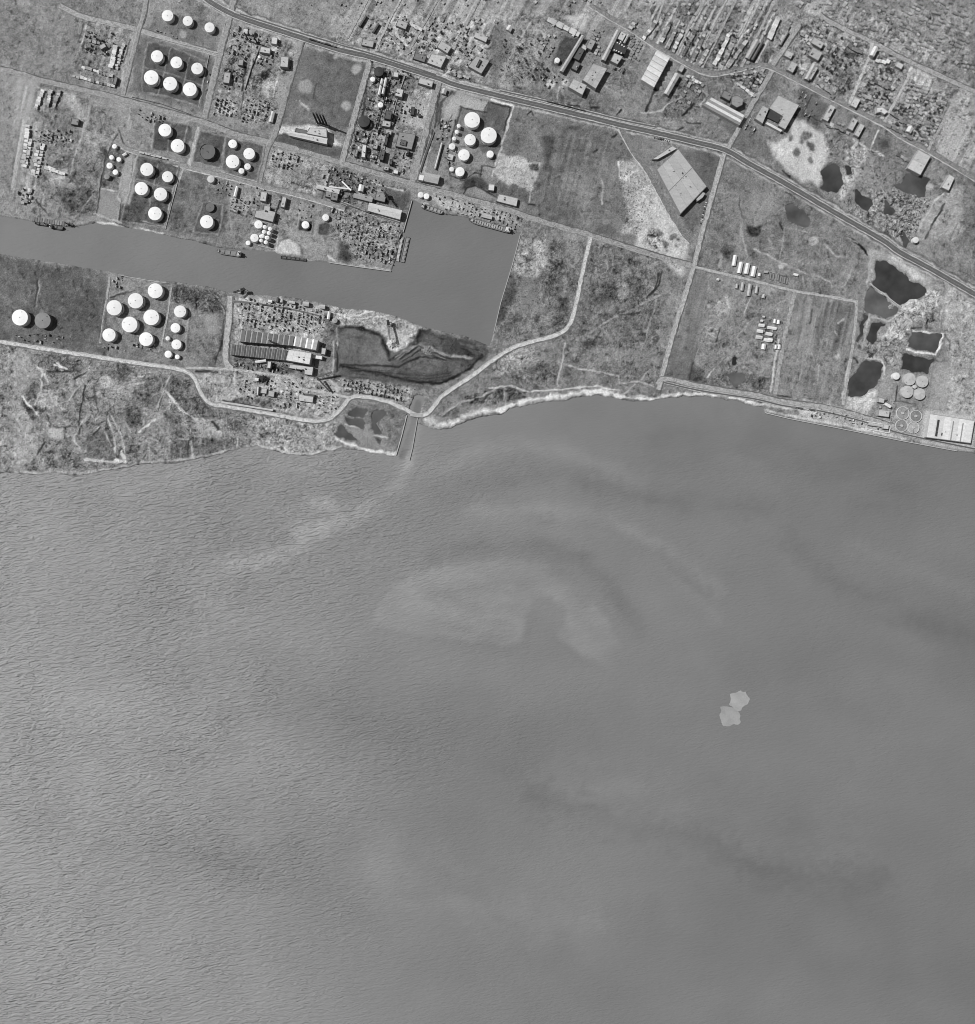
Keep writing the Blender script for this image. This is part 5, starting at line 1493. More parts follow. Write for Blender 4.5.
# canal side
building('canal_warehouse', 'long bright warehouse roof at the corner of the dock basin', WH, B3(228, 475, 412, 518, 400, 570, 218, 520), 9, 206, 'gable', vents=2)
building('shed', 'white square shed among the conveyors by the basin', 'shed', rect(B3, 178, 390, 28, 36, 10), 8, 226, 'gable')
building('shed', 'grey shed joined to the bright basin warehouse', 'shed', rect(B3, 290, 440, 60, 50, 14), 7, 140)
building('shed', 'pale strip shed beside the basin railway siding', 'shed', rect(B3, 190, 445, 110, 26, 14), 6, 160, 'gable')
building('shed', 'grey blocky shed at the near end of the conveyors', 'shed', rect(B3, 25, 440, 40, 40, 10), 7, 130)
building('terminal_hall', 'long pale hall with grey ridge above the dock basin', 'building', B3(545, 302, 632, 318, 618, 366, 540, 350), 8, 176, 'gable', vents=2)
building('shed', 'bright white end block beside the pale terminal hall', 'shed', rect(B3, 523, 330, 30, 32, 10), 8, 230)
building('conveyor_gallery', 'thin pale gallery running down to the terminal hall', 'building', rect(B3, 622, 205, 9, 150, 15), 5, 202, 'gable', vents=0)
building('pump_house', 'bright square house at the end of the curved bund', 'building', rect(B3, 925, 386, 34, 36, 6), 6, 210)
building('depot', 'wide pale depot with uneven roof on the field edge road', 'building', B4(48, 425, 90, 432, 160, 450, 152, 495, 35, 465), 6, 190, vents=4)
building('quay_shed', 'low pale shed on the quay beside the moored freighter', 'shed', rect(B3, 900, 552, 60, 22, 14), 5, 184, 'gable')
building('valve_house', 'bright small house beside the five bay tank row', 'building', rect(B3, 690, 212, 34, 34, 16), 4, 190, vents=2)
# hall of the works
building('works_hall', 'long grey works hall of ten ridged bays beside the yard road', 'factory', C2(405, 574, 712, 610, 704, 664, 394, 640), 12, 146, 'bays', n=10, alt=(150, 140, 146, 134, 152, 144, 138, 150, 142, 148), vents=0)
building('works_hall', 'white ridged end bays of the works hall', 'factory', C2(716, 611, 850, 632, 838, 690, 706, 664), 15, 226, 'bays', n=4, alt=(222, 188, 230, 234), vents=0)
building('works_hall', 'grey ribbed lower hall alongside the ten bay hall', 'factory', D2(352, 24, 672, 60, 662, 118, 345, 84), 10, 132, 'bays', n=22, alt=(140, 112, 136, 118), vents=0)
building('works_hall', 'bright white block at the end of the ribbed hall', 'factory', D2(680, 55, 812, 76, 800, 140, 664, 116), 16, 224, panels=(4, 2), vents=3)
building('works_hall', 'pale stepped block below the bright works block', 'factory', D2(684, 140, 822, 156, 815, 202, 770, 196, 772, 172, 680, 160), 9, 194, vents=3)
building('shed', 'white box jutting from the bright works block', 'shed', D2(812, 84, 874, 92, 870, 112, 810, 102), 8, 232)
building('shed', 'pale cube beside the white jutting box', 'shed', rect(D2, 880, 64, 24, 36, 10), 10, 190)
building('shed', 'white slab roof below the ribbed hall', 'shed', rect(D2, 520, 122, 60, 14, -8), 7, 222, 'gable', vents=0)
building('shed', 'pale upright block below the ribbed hall', 'shed', rect(D2, 568, 142, 20, 38, 8), 9, 204)
building('shed', 'pale flat shed with dark end wall near the crossing conveyors', 'shed', rect(D2, 778, 336, 86, 34, 8), 6, 192)
building('shed', 'dark topped shed above the pale flat one', 'shed', rect(D2, 800, 316, 60, 12, 8), 5, 92)
building('shed', 'pale square shed with dark frame in the lower yard', 'shed', rect(D2, 538, 292, 34, 28, 8), 6, 188)
building('shed', 'pale square shed beside a dark framed one in the yard', 'shed', rect(D2, 580, 308, 36, 32, 10), 6, 176)
building('shed', 'white strip wall shed in the lower yard', 'shed', rect(D2, 502, 290, 10, 50, 4), 6, 218, vents=0)
building('shed', 'small bright shed at the edge of the dark heap', 'shed', rect(D2, 497, 226, 22, 16, 8), 4, 222, 'gable')
building('long_store', 'long narrow pale store beside the shore road', 'shed', D2(300, 352, 590, 398, 588, 408, 298, 362), 4, 196, 'gable', vents=0)
for i, (u, v, w_, h_, t) in enumerate(((910, 490, 15, 44, 226), (876, 440, 26, 22, 188), (780, 424, 34, 24, 180), (574, 408, 24, 14, 228), (612, 398, 18, 26, 120), (700, 415, 34, 14, 190), (640, 405, 12, 20, 200), (400, 352, 12, 20, 178), (485, 420, 22, 12, 150))):
    building('quay_shed', 'canal quay shed: ' + ['bright upright slip', 'pale block near the crane', 'pale wide block', 'tiny white roof', 'grey upright block', 'pale low strip', 'small pale cube', 'grey upright slip at the bank', 'grey low roof'][i], 'shed', rect(C2, u, v, w_, h_, 8), random.uniform(4, 8), t, 'gable', vents=0)
# shore works
building('works_office', 'pale flat works office beside the settling tanks', 'building', rect(D6, 480, 420, 64, 36, 8), 7, 190)
building('shed', 'pale irregular shed above the works office', 'shed', rect(D6, 466, 346, 34, 26, 10), 6, 192)
building('shed', 'white bright shed with black shadow above the works office', 'shed', rect(D6, 505, 374, 36, 16, 30), 8, 232, 'gable', vents=0)
building('pier_hall', 'pale hall inside the walled pier by the lake', 'building', rect(D6, 492, 496, 32, 28, 8), 7, 198)
building('pier_hall', 'long pale strip of the walled pier by the lake', 'building', D6(395, 474, 478, 487, 476, 500, 392, 488), 5, 184, 'gable', vents=0)
e = building('lake_warehouse', 'large white warehouse of broad roof strips at the lake shore', WH, D6(745, 422, 1000, 462, 978, 592, 722, 558), 9, 214, panels=(6, 1), alt=(220, 208, 226, 214, 230), vents=3)
for (u, v, hh) in ((786, 505, 96), (812, 540, 16), (870, 520, 110), (925, 530, 110)):
    pp = [P(p) - e.location for p in ortho(rect(D6, u, v, 11 if hh > 50 and u < 800 else 5, hh, 9), 9)]
    vb = MB()
    vb.prism([p[:2] for p in pp], 8.8, 10.4)
    vb.build('roof_monitor', mat(62 if u < 820 else 150, 0.08), e)
# big factory in the fields
building('field_factory', 'largest flat grey factory roof between the diagonal road and white road', 'factory', B5(160, 165, 326, 382, 175, 540, 38, 282), 9, 178, panels=(2, 4), alt=(180, 174, 184, 177), vents=7)
building('annex', 'low step of the largest factory roof facing the white road', 'factory', B5(262, 452, 300, 412, 318, 420, 302, 446, 272, 466), 7, 176, vents=0)
building('annex', 'long pale annex at the head of the largest factory roof', 'factory', B5(128, 148, 154, 164, 42, 226, 12, 226), 5, 192, 'flat', vents=1)
# upper middle
building('corner_warehouse', 'pale square warehouse by the railway crossing', WH, A3(580, 250, 668, 266, 636, 332, 555, 302), 7, 190)
building('hall', 'pale hall with dark slot roof right of the crossing', 'building', A3(790, 322, 838, 262, 916, 290, 868, 366), 7, 168, vents=2)
building('shed', 'dark slot lantern on the pale hall right of the crossing', 'shed', rect(A3, 853, 306, 12, 46, 28), 9.5, 78, vents=0)
building('hall', 'pale oblong hall in the block above the crossing', 'building', rect(A3, 655, 212, 72, 44, 32), 7, 178)
building('hall', 'pale strip hall near the top of the block above the crossing', 'building', rect(A3, 866, 156, 74, 28, 24), 6, 190, 'gable')
building('green_house', 'pale flat roof on a pad beside the oval green', 'building', rect(A3, 216, 190, 68, 36, 12), 4, 172)
building('hall', 'pale wide roof behind the second housing street', 'building', rect(A3, 412, 82, 62, 40, 22), 6, 172)
building('shed', 'dark long roof in the middle of the oval green', 'shed', rect(A3, 262, 100, 14, 60, 32), 5, 118, 'gable', vents=0)
building('shed', 'grey long roof left of the oval green', 'shed', rect(A3, 186, 60, 14, 70, 32), 5, 130, 'gable', vents=0)
building('hall', 'dark flat roof beside the corner warehouse', 'building', rect(A3, 515, 272, 70, 38, 18), 4, 120)
# mill group
building('mill', 'long narrow pale mill beside the dark yard', 'factory', A4(524, 144, 542, 152, 420, 356, 401, 346), 9, 172, 'gable', vents=0)
building('mill_store', 'pale flat mill store nearest the railway', 'factory', A4(478, 394, 556, 432, 530, 488, 450, 442), 10, 190, vents=2, panels=(2, 2))
building('mill_hall', 'large pale square mill hall with stained roof', 'factory', A4(592, 305, 672, 336, 606, 452, 530, 402), 10, 178, vents=4, panels=(3, 3))
building('mill_wing', 'long slim pale wing above the mill hall', 'factory', A4(724, 114, 746, 124, 662, 292, 640, 282), 9, 180, 'gable', vents=1)
e = building('dye_house', 'dark flat roof dotted with white vents beside the slim wing', 'factory', A4(722, 176, 790, 208, 772, 254, 700, 236), 9, 64, vents=0)
for (u, v) in ((730, 190), (742, 196), (756, 204), (768, 212), (712, 232), (724, 236), (738, 242), (752, 250), (748, 186)):
    q = P(ortho(A4(u, v), 9)[0]) - e.location
    vb = MB()
    vb.box((q.x, q.y), (2.6, 2.6), 8.8, 11)
    vb.build('roof_vent', mat(232, 0.05), e)
building('mill_court', 'pale flat roof below the dotted dark roof', 'factory', A4(712, 246, 762, 268, 730, 312, 690, 292), 8, 186)
building('hall', 'pale grey hall with dark slot left of the slim wing', 'building', rect(A4, 578, 196, 36, 58, 28), 7, 158)
building('shed', 'pale square shed in the dark yard of the mill', 'shed', rect(A4, 540, 214, 30, 26, 28), 6, 192)
building('shed', 'dark oblong shed beside the long narrow mill', 'shed', rect(A4, 508, 250, 42, 72, 28), 6, 92)
building('shed', 'grey oblong shed between the mill and the store', 'shed', rect(A4, 492, 320, 36, 50, 28), 6, 118)
building('hall', 'white hall with dark ring roof at the top of the mill lane', 'building', rect(A4, 755, 150, 36, 48, 28), 7, 196)
building('shed', 'pale slip shed beside the ring roof hall', 'shed', rect(A4, 782, 165, 12, 56, 28), 6, 178, 'gable', vents=0)
building('villa', 'pale striped small house at the head of the dirt loops', 'house', rect(A4, 112, 105, 30, 30, 30), 5, 200, 'gable')
tank('oil_tank', 'small white round tank in the dark mill yard', A4(385, 290)[0], 15 / 5.735, 7, 232)
building('sawtooth_factory', 'bright white factory of six broad roof bays beside the main street', 'factory', [(641, 79.5), (657, 50), (670, 57.5), (654, 87.5)], 10, 222, 'bays', n=6, alt=(226, 216, 230, 222, 212, 228), vents=0)
building('mill_wing', 'pale long roof below the white bay factory', 'factory', A5(144, 360, 172, 376, 106, 490, 80, 476), 8, 190, 'gable', vents=1)
building('shed', 'pale small roof between the bay factory and long roof', 'shed', rect(A5, 180, 335, 26, 40, 30), 6, 176)
building('depot_hall', 'long white hall of three roof strips below the bend', 'factory', A5(350, 500, 545, 605, 512, 662, 300, 545), 8, 206, panels=(1, 4), alt=(216, 150, 224, 140), vents=0)
building('gym', 'round shouldered grey hall behind the white strip hall', 'building', A5(470, 496, 500, 488, 535, 510, 530, 545, 498, 560, 465, 540), 10, 146, vents=1)
building('hall', 'grey flat hall beside the round shouldered one', 'building', rect(A5, 440, 490, 56, 42, 28), 7, 128)
building('court_hall', 'large pale roof wrapped round a dark court', 'building', A5(735, 488, 855, 545, 775, 685, 735, 664, 762, 610, 682, 562), 9, 184, vents=5)
building('court_hall', 'pale strip roof left of the dark court', 'building', A5(646, 545, 682, 566, 645, 652, 600, 622), 7, 176, vents=2)
building('court_floor', 'dark sunken court hall between the pale roofs', 'building', A5(684, 572, 752, 612, 732, 646, 662, 612), 3, 66, vents=0)
building('school_wing', 'slim white wing below the dark court', 'building', A5(668, 640, 690, 650, 760, 690, 750, 700, 660, 652), 6, 214, vents=0)
building('hall', 'pale oblong roof beside the street junction', 'building', rect(A5, 815, 326, 40, 58, 28), 6, 182)
building('hall', 'long pale roof in the dark block right of the junction', 'building', rect(A5, 920, 356, 28, 96, 28), 6, 180, 'gable', vents=0)
building('hall', 'rounded pale roof at the corner of the junction', 'building', rect(A5, 795, 255, 46, 36, 28), 5, 186)
building('terrace', 'long dark ridged terrace by the bright house row', 'house', rect(A5, 617, 232, 14, 124, 30), 6, 100, 'gable', vents=0)
building('terrace', 'long pale ridged terrace beside the dark one', 'house', rect(A5, 588, 225, 26, 120, 30), 5, 172, 'gable', vents=0)
building('terrace', 'slim grey terrace behind the bright house row', 'house', rect(A5, 770, 160, 12, 90, 30), 5, 150, 'gable', vents=0)
# right side
building('white_hall', 'white oblong hall at the top of the cross street', 'building', rect(A6, 425, 238, 26, 56, 26), 8, 220, 'gable', vents=0)
building('corner_shop', 'pale oblong roof at the foot of the cross street', 'building', rect(A6, 317, 530, 38, 56, 28), 6, 200)
building('house_block', 'pale angular roof beside the second cross street', 'building', A6(438, 560, 470, 555, 505, 582, 485, 600, 462, 585, 440, 590), 6, 208, vents=1)
building('store', 'pale strip roof with spots beside the bright field', 'building', rect(A6, 166, 590, 34, 96, 28), 6, 190, vents=4)
building('hall', 'pale oblong roof at the dark street corner', 'building', rect(A6, 100, 188, 70, 38, 30), 6, 180)
building('hall', 'pale square roof below the dark street corner', 'building', rect(A6, 88, 252, 66, 54, 30), 6, 172, vents=2)
building('hall', 'slim pale roof along the dark garden block', 'building', rect(A6, 66, 356, 40, 82, 30), 6, 178)
building('hall', 'bright roof on the near edge of the top corner block', 'building', rect(A6, 570, 318, 40, 30, 28), 5, 196)
building('twin_store', 'pale long roof of a pair above the scrub, upper one', 'building', rect(B6, 302, 24, 32, 70, 28), 6, 184)
building('twin_store', 'pale long roof of a pair above the scrub, lower one', 'building', rect(B6, 340, 58, 30, 76, 28), 6, 188)
building('square_store', 'large square pale roof above the murky pond', 'building', B6(680, 170, 750, 206, 690, 316, 614, 276), 8, 200, vents=2, panels=(2, 2))
building('edge_store', 'pale slanted roof near the edge beyond the murky pond', 'building', B6(856, 312, 886, 330, 852, 406, 810, 386), 7, 202)
building('villa', 'small bright house in the speckled garden block', 'house', rect(B6, 630, 55, 30, 34, 28), 5, 210, 'gable', vents=0)
# cabins by the lane
for (u, v, w_, h_, a, lab) in ((485, 175, 20, 60, 9, 'white long cabin standing apart above the cabin lane'), (518, 216, 22, 64, 12, 'white long cabin above the lane, nearest the lone one'), (557, 222, 24, 60, 12, 'white long cabin above the lane, middle of the row'), (595, 238, 24, 58, 12, 'white long cabin above the lane, last of the row'),
                               (530, 325, 17, 46, 9, 'pale short cabin below the cabin lane'), (570, 344, 20, 68, 9, 'pale longest cabin below the cabin lane'), (612, 342, 15, 44, 9, 'dull slim cabin below the cabin lane'), (498, 322, 13, 26, 9, 'dull tiny cabin below the cabin lane'), (652, 380, 18, 22, 20, 'pale square hut past the dull slim cabin'),
                               (837, 256, 26, 13, 15, 'tiny white hut beside the upper track'), (665, 240, 22, 13, 8, 'pale flat hut above the cabin lane'), (628, 256, 14, 18, 9, 'dull hut next to the white cabin row'), (390, 283, 14, 12, 9, 'bright hut near the start of the cabin lane')):
    building('cabin', lab, 'cabin', rect(C5, u, v, w_, h_, a), 3.5, 226 if 'white' in lab or 'bright' in lab else 176, 'gable', vents=0, group='cabins along the lane')
for k, (u, v) in enumerate(((690, 262), (706, 268), (734, 272), (748, 280), (770, 288), (785, 292))):
    building('foundation', 'bare grey hut foundation by the lane, %sfrom the white cabins' % ('first ' if k == 0 else ORD[k]), 'foundation', rect(C5, u, v, 11, 40, 10), 0.6, 142, vents=0, group='hut foundations along the lane')
for k, (f, u, v, w_, h_) in enumerate(((C5, 640, 547, 32, 17), (C5, 632, 580, 33, 19), (C5, 626, 615, 36, 20), (C5, 652, 668, 20, 30), (C5, 690, 560, 32, 17), (C5, 714, 564, 22, 17), (C5, 683, 596, 36, 19), (C5, 672, 631, 36, 19), (C5, 716, 523, 13, 24), (C5, 737, 528, 16, 24), (C5, 642, 520, 14, 12), (C5, 652, 497, 12, 10), (D5, 690, 0, 24, 20), (D5, 652, 40, 22, 28), (D5, 742, 40, 16, 26), (D5, 722, 40, 12, 22), (D5, 678, 2, 22, 16))):
    building('cabin', 'small white cabin beside the dirt lane, %s' % ['uppermost of the wide ones', 'second of the wide ones', 'third of the wide ones', 'upright one below the wide three', 'inner one of the joined pair', 'outer one of the joined pair', 'inner row middle', 'inner row lowest', 'upright one nearest the lane top', 'upright one touching the lane top', 'tiny one at the head', 'tiniest one at the head', 'flat one at the foot', 'upright one at the foot', 'bright one by the lane foot', 'slim one by the lane foot', 'lowest broad one'][k], 'cabin', rect(f, u, v, w_, h_, 9), 3.5, random.choice((232, 222, 206)), 'gable', vents=0, group='cabins of the camp beside the dirt lane')

# ------------------------------------------------------------------ houses in rows
HV = []
for k in range(6):
    mb = MB()
    a, c = (1.0, 0.72) if k % 2 else (1.0, 0.85)
    q = [(-a / 2, -c / 2), (a / 2, -c / 2), (a / 2, c / 2), (-a / 2, c / 2)]
    mb.prism(q, -0.05, 0.42, 0, False)
    gable(mb, [(x * 1.08, y * 1.1) for x, y in q], 0.42, 0.22, 1)
    if k in (2, 3):
        mb.box((0.25, -c / 2 - 0.12), (0.4, 0.3), 0, 0.34, 0, 1)
    if k in (4, 5):
        mb.box((-0.2, 0.05), (0.1, 0.1), 0.4, 0.78, 0, 0)
    HV.append(mb)
HM = {}


def house_mesh(k, tone):
    if (k, tone) not in HM:
        me = HV[k].mesh('house')
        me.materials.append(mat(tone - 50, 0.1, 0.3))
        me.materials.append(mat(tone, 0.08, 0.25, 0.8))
        HM[(k, tone)] = me
    return HM[(k, tone)]


def house(c, size, ang, tone, label, group, name='house', cat='house'):
    c = ortho([c], 4)[0]
    s = size * GS
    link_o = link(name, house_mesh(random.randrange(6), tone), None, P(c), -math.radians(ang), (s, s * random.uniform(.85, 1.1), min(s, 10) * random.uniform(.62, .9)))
    tag(link_o, label, cat, group)
    FOOT.append(prect(c[0], c[1], size * 1.3, size * 1.3, 0))
    return link_o


def row(pts, n, size, ang, tones, label, group, jit=0.5, name='house', cat='house'):
    a, c = pts[0], pts[-1]
    for i in range(n):
        t = (i + 0.5) / n
        p = lerp(a, c, t)
        house((p[0] + random.uniform(-jit, jit), p[1] + random.uniform(-jit, jit)), size * random.uniform(1.0, 1.35), ang + (random.choice((0, 90)) if jit > 1.5 else 0) + random.uniform(-3, 3), random.choice(tones), label if jit > 1.5 else '%s, %sfrom %s' % (label, ORD[i] if i else 'first ', 'left' if abs(c[0] - a[0]) > abs(c[1] - a[1]) else 'top'), group, name, cat)


BR, MX, DK = (230, 210, 190), (196, 172, 150, 126), (150, 132, 112, 98)
row(A1(607, 200, 578, 330), 8, 3.6, 15, BR, 'bright little house in the inner column of the upper corner', 'inner house column, upper corner')
row(A1(650, 185, 606, 340), 9, 2.4, 15, BR, 'bright narrow house in the outer column of the upper corner', 'outer house column, upper corner')
row(A1(408, 322, 592, 378), 9, 2.6, 15, BR + MX, 'small house in the upper of two cross rows at the corner', 'upper cross row')
row(A1(350, 372, 600, 436), 11, 2.6, 15, BR + MX, 'small house in the lower of two cross rows at the corner', 'lower cross row')
row(A1(440, 170, 600, 210), 6, 2.6, 15, MX, 'grey house among bushes above the cross rows', 'houses above the cross rows')
row(A1(188, 455, 145, 565), 8, 2.8, 15, BR, 'bright house in the edge column left of the dirt drive', 'edge column by the dirt drive')
row(A1(232, 455, 212, 545), 6, 2.8, 15, BR + MX, 'house in the middle column left of the dirt drive', 'middle column by the dirt drive')
row(A1(285, 460, 250, 545), 6, 2.8, 15, MX, 'dull house in the column touching the dirt drive', 'inner column by the dirt drive')
row(B1(103, 25, 72, 270), 12, 3.2, 12, BR, 'bright house in the street row nearest the photo edge', 'street row nearest the edge')
row(B1(120, 100, 85, 270), 10, 2.6, 12, BR + MX, 'house in the second street row from the edge', 'second street row from the edge')
row(B1(165, 130, 128, 320), 10, 2.8, 12, BR + MX, 'house in the third street row from the edge', 'third street row from the edge')
row(B1(190, 130, 145, 330), 10, 2.6, 12, BR, 'bright house in the fourth street row from the edge', 'fourth street row from the edge')
row(B1(125, 390, 80, 470), 7, 2.8, 12, MX + BR, 'house in the huddle above the canal wharf', 'huddle above the wharf', 2.2)
row(B1(200, 268, 312, 310), 6, 3.4, 20, BR, 'bright shed roof in the slanting line amid the rough field', 'slanting line of sheds', 0.4, 'shed', 'shed')
row(B1(280, 70, 330, 140), 7, 2.2, 12, MX, 'tiny hut in the huddle of the rough field', 'huddle of huts in the rough field', 4)
row(A5(112, 82, 68, 178), 9, 2.6, 30, MX + BR, 'house in the first row above the main street bend', 'first house row')
row(A5(190, 115, 132, 235), 11, 2.8, 30, BR + MX, 'house in the bright second row above the main street', 'second house row')
row(A5(150, 110, 100, 215), 9, 2.4, 30, MX, 'dull house behind the bright second row', 'backs of the second house row')
row(A5(268, 100, 190, 260), 12, 2.6, 30, DK, 'dark roofed house in the third row above the street', 'third house row')
row(A5(322, 120, 245, 285), 12, 2.6, 30, DK + MX, 'grey roofed house in the fourth row above the street', 'fourth house row')
row(A5(360, 170, 285, 315), 11, 2.6, 30, MX, 'house in the fifth row above the street', 'fifth house row')
row(A5(462, 125, 372, 310), 13, 3.0, 30, BR, 'bright house in the sixth row above the street', 'sixth house row')
row(A5(500, 145, 420, 310), 12, 2.6, 30, MX, 'house in the seventh row above the street', 'seventh house row')
row(A5(560, 170, 445, 325), 12, 2.6, 30, MX, 'house in the eighth row above the street', 'eighth house row')
row(A5(610, 80, 545, 150), 9, 2.6, 30, MX + BR, 'house in the short block above the eighth row', 'short block of houses', 2.5)
row(A5(735, 45, 685, 162), 10, 4.2, 30, BR, 'bright large house in the ladder like row at the top', 'ladder like house row', 0.2)
row(A5(800, 80, 755, 175), 8, 2.8, 30, MX, 'house opposite the ladder like row', 'houses opposite the ladder row')
row(A5(500, 415, 600, 490), 9, 2.6, 30, BR + MX, 'house in the arc below the main street bend', 'houses below the bend')
row(A5(490, 370, 640, 345), 10, 2.4, 30, DK + MX, 'dark house along the lower side of the bend', 'houses along the lower bend')
row(A5(215, 370, 290, 430), 8, 2.4, 30, BR + MX, 'hut in the speckled yard right of the long pale roof', 'huts in the speckled yard', 2.2, 'hut', 'hut')
row(A4(338, 52, 505, 135), 9, 4.4, 28, (210, 196, 186), 'pale house in the slanting line above the dark mill yard', 'slanting house line above the mill yard', 0.3)
row(A4(840, 60, 800, 110), 5, 3, 28, MX, 'house at the top left of the main street', 'houses at the head of the main street', 1.0)
row(A4(955, 60, 880, 160), 8, 3, 28, MX + BR, 'house beside the head of the main street, inner row', 'inner houses at the head of the main street', 0.8)
row(A3(340, 130, 420, 215), 9, 2.8, 30, MX + MX + DK, 'house in the block right of the oval green', 'houses right of the oval green', 1.3)
row(A3(455, 75, 520, 110), 6, 3.0, 30, BR, 'bright house beside the dark edged street', 'bright houses by the dark edged street', 1.3)
row(A3(520, 140, 610, 210), 9, 2.8, 30, MX + DK, 'house in the block above the corner warehouse', 'houses above the corner warehouse', 1.3)
row(A3(740, 120, 800, 290), 8, 2.8, 30, MX, 'house in the block right of the crossing street', 'houses right of the crossing street', 1.3)
row(A3(700, 360, 800, 390), 7, 2.4, 20, MX, 'hut in the allotment beside the crossing', 'huts in the allotment', 1.3, 'hut', 'hut')
row(A6(280, 200, 360, 250), 8, 2.8, 28, MX + MX + DK, 'house in the block left of the white hall', 'houses left of the white hall', 1.3)
row(A6(440, 290, 520, 290), 7, 3.2, 28, BR, 'bright house in the corner garden block', 'bright houses of the corner garden block', 1.3)
row(A6(390, 400, 540, 450), 8, 3.0, 28, MX + MX + DK, 'house in the lower corner garden block', 'houses of the lower corner garden block', 1.3)
row(A6(330, 480, 470, 530), 7, 2.8, 28, MX + DK, 'house behind the pale corner roof', 'houses behind the corner roof', 1.3)
row(A6(110, 410, 200, 490), 8, 2.8, 28, MX + MX + DK, 'house above the street left of the corner roof', 'houses left of the corner roof', 1.3)
row(A6(20, 130, 70, 220), 6, 2.8, 28, MX, 'house at the dark street corner', 'houses at the dark street corner', 1.3)
row(A6(520, 590, 640, 660), 8, 3.0, 28, MX + DK, 'house below the second cross street', 'houses below the second cross street', 1.3)
row(A6(650, 470, 700, 600), 6, 3.2, 28, MX + MX + DK, 'pale house near the far corner', 'pale houses near the far corner', 1.3)
row(B6(510, 20, 640, 110), 9, 2.8, 28, MX + DK, 'house in the speckled garden block', 'houses in the speckled garden block', 1.3)
row(B6(150, 20, 260, 60), 8, 2.8, 28, MX + DK, 'house above the scrub beside the twin long roofs', 'houses above the scrub', 1.3)
row(B6(560, 190, 620, 230), 7, 2.4, 28, MX + MX + DK, 'hut in the yard left of the square pale roof', 'huts left of the square roof', 1.3, 'hut', 'hut')
row(B3(660, 30, 650, 60), 4, 1.8, 12, MX, 'small drum rack beside the slim tank row', 'drum racks', 2.5, 'drum_rack', 'rack')

ww, mm = G.line(RAIL_MAIN, 8, 0.6)
RMASK[ww] |= mm > 0.3
FB = [(min(t[0] for t in q) - .6, max(t[0] for t in q) + .6, min(t[1] for t in q) - .6, max(t[1] for t in q) + .6) for q in FOOT]


# the remaining small roofs of the housing belt, past the count of single houses
def mass(name, label, specs, tones, seed, tmpl=None, smin=1.6, smax=3.2):
    r2 = random.Random(seed)
    mb = MB()
    for poly, cnt, ang in specs:
        pts_ = lots(poly, cnt, ang, r2) if tmpl else pick(poly, cnt, r2)
        if not tmpl:                                # stores stand in ranks along the yard lanes
            c0, s0 = math.cos(math.radians(ang + 90)), math.sin(math.radians(ang + 90))
            q_ = []
            for p in pts_:
                t_, n_ = p[0] * c0 + p[1] * s0, -p[0] * s0 + p[1] * c0
                n_ = round(n_ / 4.2) * 4.2 + r2.uniform(-.35, .35)
                q_.append((t_ * c0 - n_ * s0, t_ * s0 + n_ * c0))
            pts_ = q_
        for p in pts_:
            if not free(p):
                continue
            o = P(p)
            s = r2.uniform(smin, smax) * GS
            a = -math.radians(ang + r2.uniform(-4, 4))
            mi = r2.randrange(len(tones))
            ca_, sa_ = math.cos(a), math.sin(a)
            if tmpl:
                t = HV[r2.randrange(6)]
                i = len(mb.v)
                hs = min(s, 9) * 0.62
                mb.v += [((x * ca_ - y * sa_) * s + o.x, (x * sa_ + y * ca_) * s + o.y, z * hs) for x, y, z in t.v]
                for f, q in zip(t.f, t.mi):
                    mb.f.append(tuple(k + i for k in f))
                    mb.mi.append(mi)
            else:
                mb.box((o.x, o.y), (s * r2.uniform(.25, .6), s * r2.uniform(.4, 1.7)) if r2.random() < .75 else (s * .9, s * .4), -0.4, r2.uniform(1.0, 4.5), a, mi)
    o = mb.build(name, [mat(t, 0.1, 0.3) for t in tones])
    tag(o, label, kind='stuff')


def free(p):
    i, j = int(np.searchsorted(gy, p[1])), int(np.searchsorted(gx, p[0]))
    if RMASK[min(i, RMASK.shape[0] - 1), min(j, RMASK.shape[1] - 1)]:
        return False
    for x0, x1, y0, y1 in FB:
        if x0 < p[0] < x1 and y0 < p[1] < y1:
            return False
    return True


def pick(poly, n, rr):
    x = [p[0] for p in poly]
    y = [p[1] for p in poly]
    q = np.array([(rr.uniform(min(x), max(x)), rr.uniform(min(y), max(y))) for _ in range(n * 8)])
    q = q[inside(q[:, 0], q[:, 1], poly)][:n]
    return [tuple(p) for p in q]


def lots(poly, n, ang, rr):
    """plots in straight rows along the side streets"""
    a = math.radians(ang)
    x = [p[0] for p in poly]
    y = [p[1] for p in poly]
    cx_, cy_ = sum(x) / len(x), sum(y) / len(y)
    ux, uy = -math.sin(a), math.cos(a)
    out = []
    k = -30
    while k < 30:
        for off in (0.0, 3.6):
            t = -120.0
            while t < 120:
                t += rr.uniform(2.9, 4.0)
                d = k * 8.4 + off + rr.uniform(-.3, .3)
                p = (cx_ + d * math.cos(a) + t * ux, cy_ + d * math.sin(a) + t * uy)
                if rr.random() < .8:
                    out.append(p)
        k += 1
    q = np.array(out)
    out = [tuple(p) for p in q[inside(q[:, 0], q[:, 1], poly)]]
    rr.shuffle(out)
    return out[:int(n * 1.1)]


